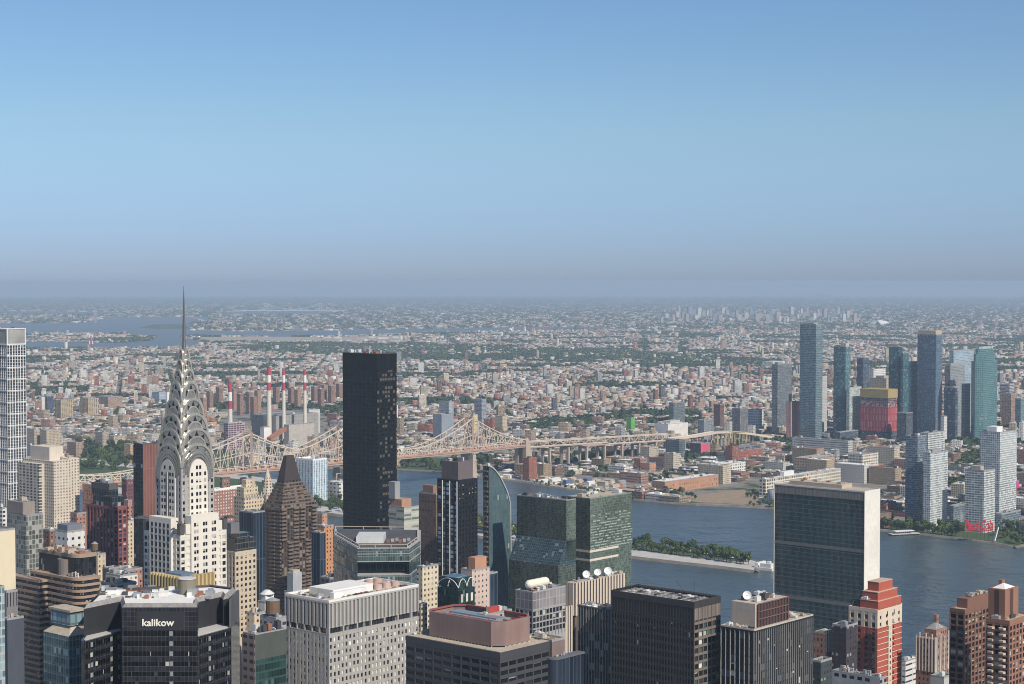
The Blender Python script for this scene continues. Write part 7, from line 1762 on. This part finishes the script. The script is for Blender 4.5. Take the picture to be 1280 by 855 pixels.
b.box('roof', plain('roof_cream', (.52, .47, .40), .9, amt=.25), b.x0 + t_ + .01, b.x1 - t_ - .01, b.y0 + t_ + .01, b.y1 - t_ - .01, b.top - 2.99, b.top - 2.4)
m = MB(); nn_ = 34
for i in range(nn_): t = i / nn_; m.box(b.fx(1) - 2.4, b.fx(1) - .9, b.fy(t) + .1, b.fy(t) + .5, b.top - .6, b.top + .5)
for i in range(12): t = i / 12; m.box(b.fx(t) + .2, b.fx(t) + .6, b.y1 - 2.4, b.y1 - .9, b.top - .6, b.top + .5)
b.part('edge_fin', m, BS)
for i in range(5): x = b.fx(.2 + .14 * i); b.part('roof_beam', MB().bar((x, b.y0 + .9, b.top - .9), (x, b.y1 - .9, b.top - .9), .5), plain('beam_pale', (.5, .46, .4), .8))
for i in range(10): y = b.fy(.06 + .095 * i); b.part('roof_beam', MB().bar((b.x0 + .9, y, b.top - 1.1), (b.x1 - .9, y, b.top - 1.1), .45), plain('beam_pale', (.5, .46, .4), .8))
b.box('plant_deck', R_DARK, b.fx(.3), b.fx(.75), b.fy(.12), b.fy(.9), b.top - 2.39, b.top - 1.4); b.clutter(b.top - 1.4, 16, b.fx(.3), b.fx(.75), b.fy(.12), b.fy(.9), hmax=1.2, mats=[METAL_D, METAL, METAL_L, R_DARK]); m = MB(); m.bar((b.fx(.9), b.fy(.28), b.top), (b.fx(.9), b.fy(.28), b.top + 6), .18); m.bar((b.fx(.9), b.fy(.40), b.top), (b.fx(.9), b.fy(.50), b.top + 5), .15); b.part('antenna', m, METAL_D)
# --- dark gridded tower with brown plant house
b = B_('mullioned_tower', 'dark tower with fine pale vertical mullions and brown plant house with dish', 'office tower', 943, 787.5, 800, 901, 1016.5)
MU = plain('mullion_pale', (.31, .30, .28), .6, amt=.1); zl = b.z(880); BKG = plain('panel_black', (.02, .021, .025), .4, amt=.1)
m = MB(); b.volume(m, b.x0, b.x1, b.y0, b.y1, zl, b.top - .5, S=(1.8, .20, 3.7, .6), W=(2.6, .26, 3.7, .5), rec=.45, top=.6, sd=.25, mi=(1, 0, 1)); b.part('wall', m, [MU, BKG]); b.windows([G_DARK, glass('win_slate', (.06, .07, .10), .06, .7), G_BLIND], [88, 11, 1], blinds=.05); lower(b, zl, BKG); b.roof(b.top - .5, R_TAN, .7, plain('parapet_tan', (.45, .41, .35), .8))
PB = plain('plant_beige', (.45, .38, .31), .85, amt=.15); b.box('plant_house', PB, b.fx(.12), b.fx(.66), b.fy(.2), b.fy(.9), b.top - .3, b.top + 10.5); b.box('dark_side', plain('plant_dark', (.05, .04, .045), .8), b.fx(.12) + 1.2, b.fx(.66), b.fy(.2) - .5, b.fy(.2) - .01, b.top - .3, b.top + 10)
m = MB()
for i in range(11): x = b.fx(.12) + 1.5 + i * (b.fx(.66) - b.fx(.12) - 2) / 10; m.bar((x, b.fy(.2) - .9, b.top), (x, b.fy(.2) - .9, b.top + 10.6), .4)
for z in (3.4, 6.8, 10.4): m.bar((b.fx(.12) + 1.2, b.fy(.2) - .9, b.top + z), (b.fx(.66), b.fy(.2) - .9, b.top + z), .4)
b.part('steel_frame', m, plain('frame_rust', (.19, .10, .085), .7)); b.dish(b.fx(.22), b.fy(.62), b.top + 10.5, 2.0, (-.75, -.55, .2)); b.clutter(b.top + 10.5, 16, b.fx(.2), b.fx(.64), b.fy(.22), b.fy(.88), hmax=2.8, mats=[METAL_D, METAL_L, RUST, METAL, R_TAN]); b.clutter(b.top - .35, 8, b.fx(.02), b.fx(.1), b.fy(.1), b.fy(.9), hmax=1.4); b.clutter(b.top - .35, 10, b.fx(.70), b.fx(.97), b.fy(.1), b.fy(.9), hmax=1.4)
# --- red and cream tower
RB = plain('brick_red', (.40, .095, .06), .8, amt=.08); CB = plain('band_cream', (.62, .52, .40), .8, amt=.07)
b = B_('brick_tower', 'bright red brick tower with cream upper band and stepped red top', 'apartment tower', 1097, 763, 1080, 1060.8, 1127.5)
zc = b.z(786); zl = b.z(880)
m = MB(); b.volume(m, b.x0, b.x1, b.y0, b.y1, zc, b.top, S=(7.0, 5.6, 4.2, 2.1), W=(5.4, 2.6, 4.4, 1.6), rec=.4, top=1.8); b.part('cream_band', m, CB)
m = MB(); b.volume(m, b.x0, b.x1, b.y0, b.y1, zl, zc, S=(30, 1, 60, 1), W=(5.4, 2.8, 3.55, 1.2), rec=.4, top=.3); b.win = [w for w in b.win if w[0] == 'W' or w[3] > zc - 1]; b.part('wall', m, RB)
cs = b.fx(.52); m = MB(); m.box(cs - 2.2, cs + 2.2, b.y0 - .12, b.y0 - .035, zl, zc - .01); b.part('cream_strip', m, CB)
k = 0
while zc - 3 - k * 3.55 > zl:
    z = zc - 3 - k * 3.55; b.part('floor_line', MB().box(b.x0 + .1, cs - 2.25, b.y0 - .10, b.y0 - .035, z, z + .4).box(cs + 2.25, b.x1 - .1, b.y0 - .10, b.y0 - .035, z, z + .4), plain('line_pale', (.66, .58, .48), .8)); b.win.append(('S', cs, b.y0 - .14, z + .3, 1.3, 1.9)); b.win.append(('S', cs + 4.2, b.y0 - .05, z + .6, .9, 1.7)); k += 1
b.win += [('S', b.fx(f), b.y0 - .05, b.top - 2.2 - dz, .9, 3) for f in (.4, .68) for dz in (3.0, 8.5)]; b.windows([G_DARK, glass('win_slate', (.06, .07, .10), .06, .7), G_BLIND], [72, 20, 8]); lower(b, zl, RB)
m = MB(); z = zc - 1
for k in range(10): z = zc - 4.5 - k * 3.55; m.box(b.x0 - 1.4, b.x0 - .02, b.y0 + 1, b.fy(.38), z - .25, z); m.box(b.x0 - 1.4, b.x0 - 1.3, b.y0 + 1, b.fy(.38), z, z + 1)
b.part('balcony', m, METAL_D); b.box('cream_pier', CB, b.x0 - .1, b.x0 - .02, b.y1 - 2.4, b.y1, zl, zc); b.roof(b.top, R_TAN, .5, CB)
for a0, a1, c0, c1, py, pym in ((.02, .96, .0, .62, 752.5, 763), (.06, .86, .05, .58, 742, 752.5), (.18, .74, .12, .5, 730.5, 742)): b.fbox('stepped_top', RB, a0, a1, c0, c1, b.z(pym) + .01, b.z(py)); b.fbox('coping', plain('coping_tan', (.5, .36, .27), .8), a0 - .005, a1 + .005, c0 - .005, c1 + .005, b.z(py), b.z(py) + .35)
b.clutter(b.z(752.5) + .4, 4, b.x0 + .5, b.fx(.1), b.fy(.3), b.fy(.6), mats=[METAL_L, WHITEP], hmax=1.8); b.part('roof_planting', crown_proto(5, 3, 5, 80), LEAF_D, None)
bpy.context.view_layer.update(); o_ = [c for c in b.root.children if c.name.startswith('roof_planting')][0]; o_.location = (b.x0 + 5, b.fy(.8), b.top)
# --- small neighbours on the right
b = filler('brown brick house with cream pinnacled top left of the red tower', 1032, 791, 1050, 1017.5, 1044, windows('brick_pin', (.33, .185, .13), 2.6, 3.4, .4, .5), cl=4)
for i in range(5): b.part('pinnacle', MB().box(b.fx(.04 + .22 * i), b.fx(.1 + .22 * i), b.y0 - .4, b.y0 - .02, b.top - 11, b.top + 2.2), plain('trim_cream', (.68, .62, .53), .8))
b.fbox('cream_top', plain('trim_cream', (.68, .62, .53), .8), .3, .7, -.015, -.002, b.top - 11, b.top); b.fbox('roof_garden', LEAF_Y, .1, .9, .2, .8, b.top, b.top + 1.2)
filler('dark block between brown pinnacled house and red tower', 1058, 782, 1040, 1040, 1072, windows('wall_purple', (.055, .045, .05), 3, 3.3, .5, .5), cl=5); filler('low dark block at foot of the mullioned tower', 1026, 826, 960, 1014, 1040, windows('wall_teal', (.05, .065, .07), 3, 3.4, .4, .4), cl=3)  # dark purplish and dark teal wall colours
b = filler('low roof crowded with grey plant and tan screens at the lower edge', 1100, 847, 800, 1040, 1108, GRW, cl=0, par=1.0, pmat=METAL); b.clutter(b.top + .1, 26, hmax=3, mats=[METAL, METAL_L, METAL, R_TAN]); 
filler('long white low riverside building right of the red tower', 1132, 826, 1400, 1122, 1150, windows('lowwhite', (.62, .60, .55), 12, 4.5, .9, .3), roof=R_WHITE, cl=3)
b = B_('gothic_building', 'brown brick building with cream gothic piers and spiky parapet', 'apartment building', 1170, 800, 1080, 1145, 1190.5)
GBk = windows('gothic_brick', (.27, .165, .125), 2.8, 3.4, .4, .5); CRP = plain('trim_cream', (.68, .62, .53), .8); b.part('wall', MB().box(b.x0, b.x1, b.y0, b.y1, -2, b.top), GBk)
for i in range(7): y = b.y0 + i * (b.D - .8) / 6; b.part('cream_pier', MB().box(b.x0 - .5, b.x0 - .02, y, y + .7, b.top - 20, b.top + (3.5 if i % 2 else 1.5)), CRP)
for i in range(5): x = b.x0 + i * (b.W - .8) / 4; b.part('cream_pier', MB().box(x, x + .7, b.y0 - .5, b.y0 - .02, b.top - 20, b.top + (3.5 if i % 2 else 1.5)), CRP)
b.fbox('crown_storey', GBk, .25, .9, .2, .8, b.top, b.top + 5); b.part('hip_roof', MB().prism([(b.fx(.3), b.fy(.25)), (b.fx(.85), b.fy(.25)), (b.fx(.85), b.fy(.75)), (b.fx(.3), b.fy(.75))], b.top + 5, b.top + 8, pts1=[(b.fx(.5), b.fy(.45)), (b.fx(.6), b.fy(.45)), (b.fx(.6), b.fy(.55)), (b.fx(.5), b.fy(.55))]), R_GREY); b.part('chimney', MB().box(b.fx(.75), b.fx(.88), b.fy(.6), b.fy(.75), b.top + 5, b.top + 12), GBk)
filler('grey blank annex with green roof edge at the lower edge', 1180, 846, 1000, 1163, 1190, CONC, roof=plain('roof_green', (.03, .25, .15), .7), cl=1)
# --- brick tower at the right edge with bay windows
BK2_ = plain('recess_shade_paint', (.09, .05, .04), .85); BK = plain('brick_pinkbrown', (.28, .14, .095), .8, amt=.1); zl = None  # dark brick panels paint shaded recesses on the flat roof tower
b = B_('bay_window_tower', 'brown brick tower with bay windows and square roof tower at the right edge', 'apartment tower', 1262, 778, 850, 1232, 1290)
zl = b.z(890); m = MB(); b.volume(m, b.x0, b.x1, b.y0, b.y1, zl, b.top, S=(3.6, 1.2, 3.0, .9), W=(3.6, 1.0, 3.0, .9), rec=.4, top=1.2); b.part('wall', m, BK); b.windows([G_DARK, G_MID, G_BLIND], [76, 16, 8]); lower(b, zl, BK); b.roof(b.top, R_TAN, .8, BK)
CRB = plain('sill_cream', (.62, .48, .36), .8); 
for f in (.15, .62): 
    m = MB(); z = b.top - 3
    while z > zl + 3: m.prism(poly_ccw([(b.x0 - .02, b.fy(f)), (b.x0 - 1.1, b.fy(f) + .8), (b.x0 - 1.1, b.fy(f) + 3.0), (b.x0 - .02, b.fy(f) + 3.8)]), z - .5, z); m.prism(poly_ccw([(b.x0 - .02, b.fy(f)), (b.x0 - .9, b.fy(f) + .8), (b.x0 - .9, b.fy(f) + 3.0), (b.x0 - .02, b.fy(f) + 3.8)]), z - 1.1, z - .51); z -= 3.0
    b.part('bay_sill', m, CRB)
b.box('roof_tower', BK, b.fx(.16), b.fx(.75), b.fy(.35), b.fy(1.05), b.top - 4, b.z(740)); b.part('roof_tower_cap', MB().prism([(b.fx(.24), b.fy(.42)), (b.fx(.66), b.fy(.42)), (b.fx(.66), b.fy(.95)), (b.fx(.24), b.fy(.95))], b.z(740), b.z(735), pts1=[(b.fx(.42), b.fy(.65)), (b.fx(.46), b.fy(.65)), (b.fx(.46), b.fy(.72)), (b.fx(.42), b.fy(.72))]), R_WHITE); b.fbox('chimney', BK, .5, .62, .8, .95, b.z(740), b.z(732)); b.box('painted_recess_strip', BK2_, b.fx(.38), b.fx(.52), b.fy(.35) - .06, b.fy(.35) - .01, b.top, b.z(741)); b.box('painted_recess_strip', BK2_, b.fx(.16) - .06, b.fx(.16) - .01, b.fy(.6), b.fy(.78), b.top, b.z(741)); b.clutter(b.top + .1, 5, hmax=2)
BK2 = plain('brick_shade_painted', (.20, .105, .075), .8, amt=.1)  # the wing's shade is painted in as a darker brick colour
b = B_('bay_window_tower', 'shade-darkened brick bay-windowed wing left of the square roof tower', 'apartment tower', 1206, 764, 890, 1187, 1245)
m = MB(); zl = b.z(890); b.volume(m, b.x0, b.x1, b.y0, b.y1, zl, b.top, S=(3.8, 1.2, 3.0, .9), W=(3.4, 1.0, 3.0, .9), rec=.4, top=1.2); b.part('wall', m, BK2); b.windows([G_DARK, G_MID, G_BLIND], [80, 14, 6]); lower(b, zl, BK2); b.roof(b.top, R_TAN, .8, BK2); b.fbox('upper_storey', BK2, .2, .95, .25, .95, b.top + .1, b.top + 5); b.clutter(b.top + 5, 5, b.fx(.3), b.fx(.9), b.fy(.3), b.fy(.9), hmax=1.6, mats=[R_TAN, METAL])

# ---------------------------------------------------------------- remove the tree prototypes, build the hazy air
for e, c, t in TP:
    for o in (c, t, e): bpy.data.objects.remove(o)
m = MB(); m.box(-80000, 80000, -80000, 80000, -470, 346)
hz = m.build('haze', NT('haze_air').m); tag(hz, 'thin bluish haze filling the air over the whole city', 'haze', kind='stuff')
k = hz.data.materials[0].node_tree
k.nodes.remove(k.nodes['Principled BSDF'])
pv = k.nodes.new('ShaderNodeVolumePrincipled'); pv.inputs['Density'].default_value = HAZE_DENSITY; pv.inputs['Color'].default_value = (*HAZE_COLOR, 1); pv.inputs['Anisotropy'].default_value = 0.0
k.links.new(pv.outputs[0], k.nodes['Material Output'].inputs['Volume'])
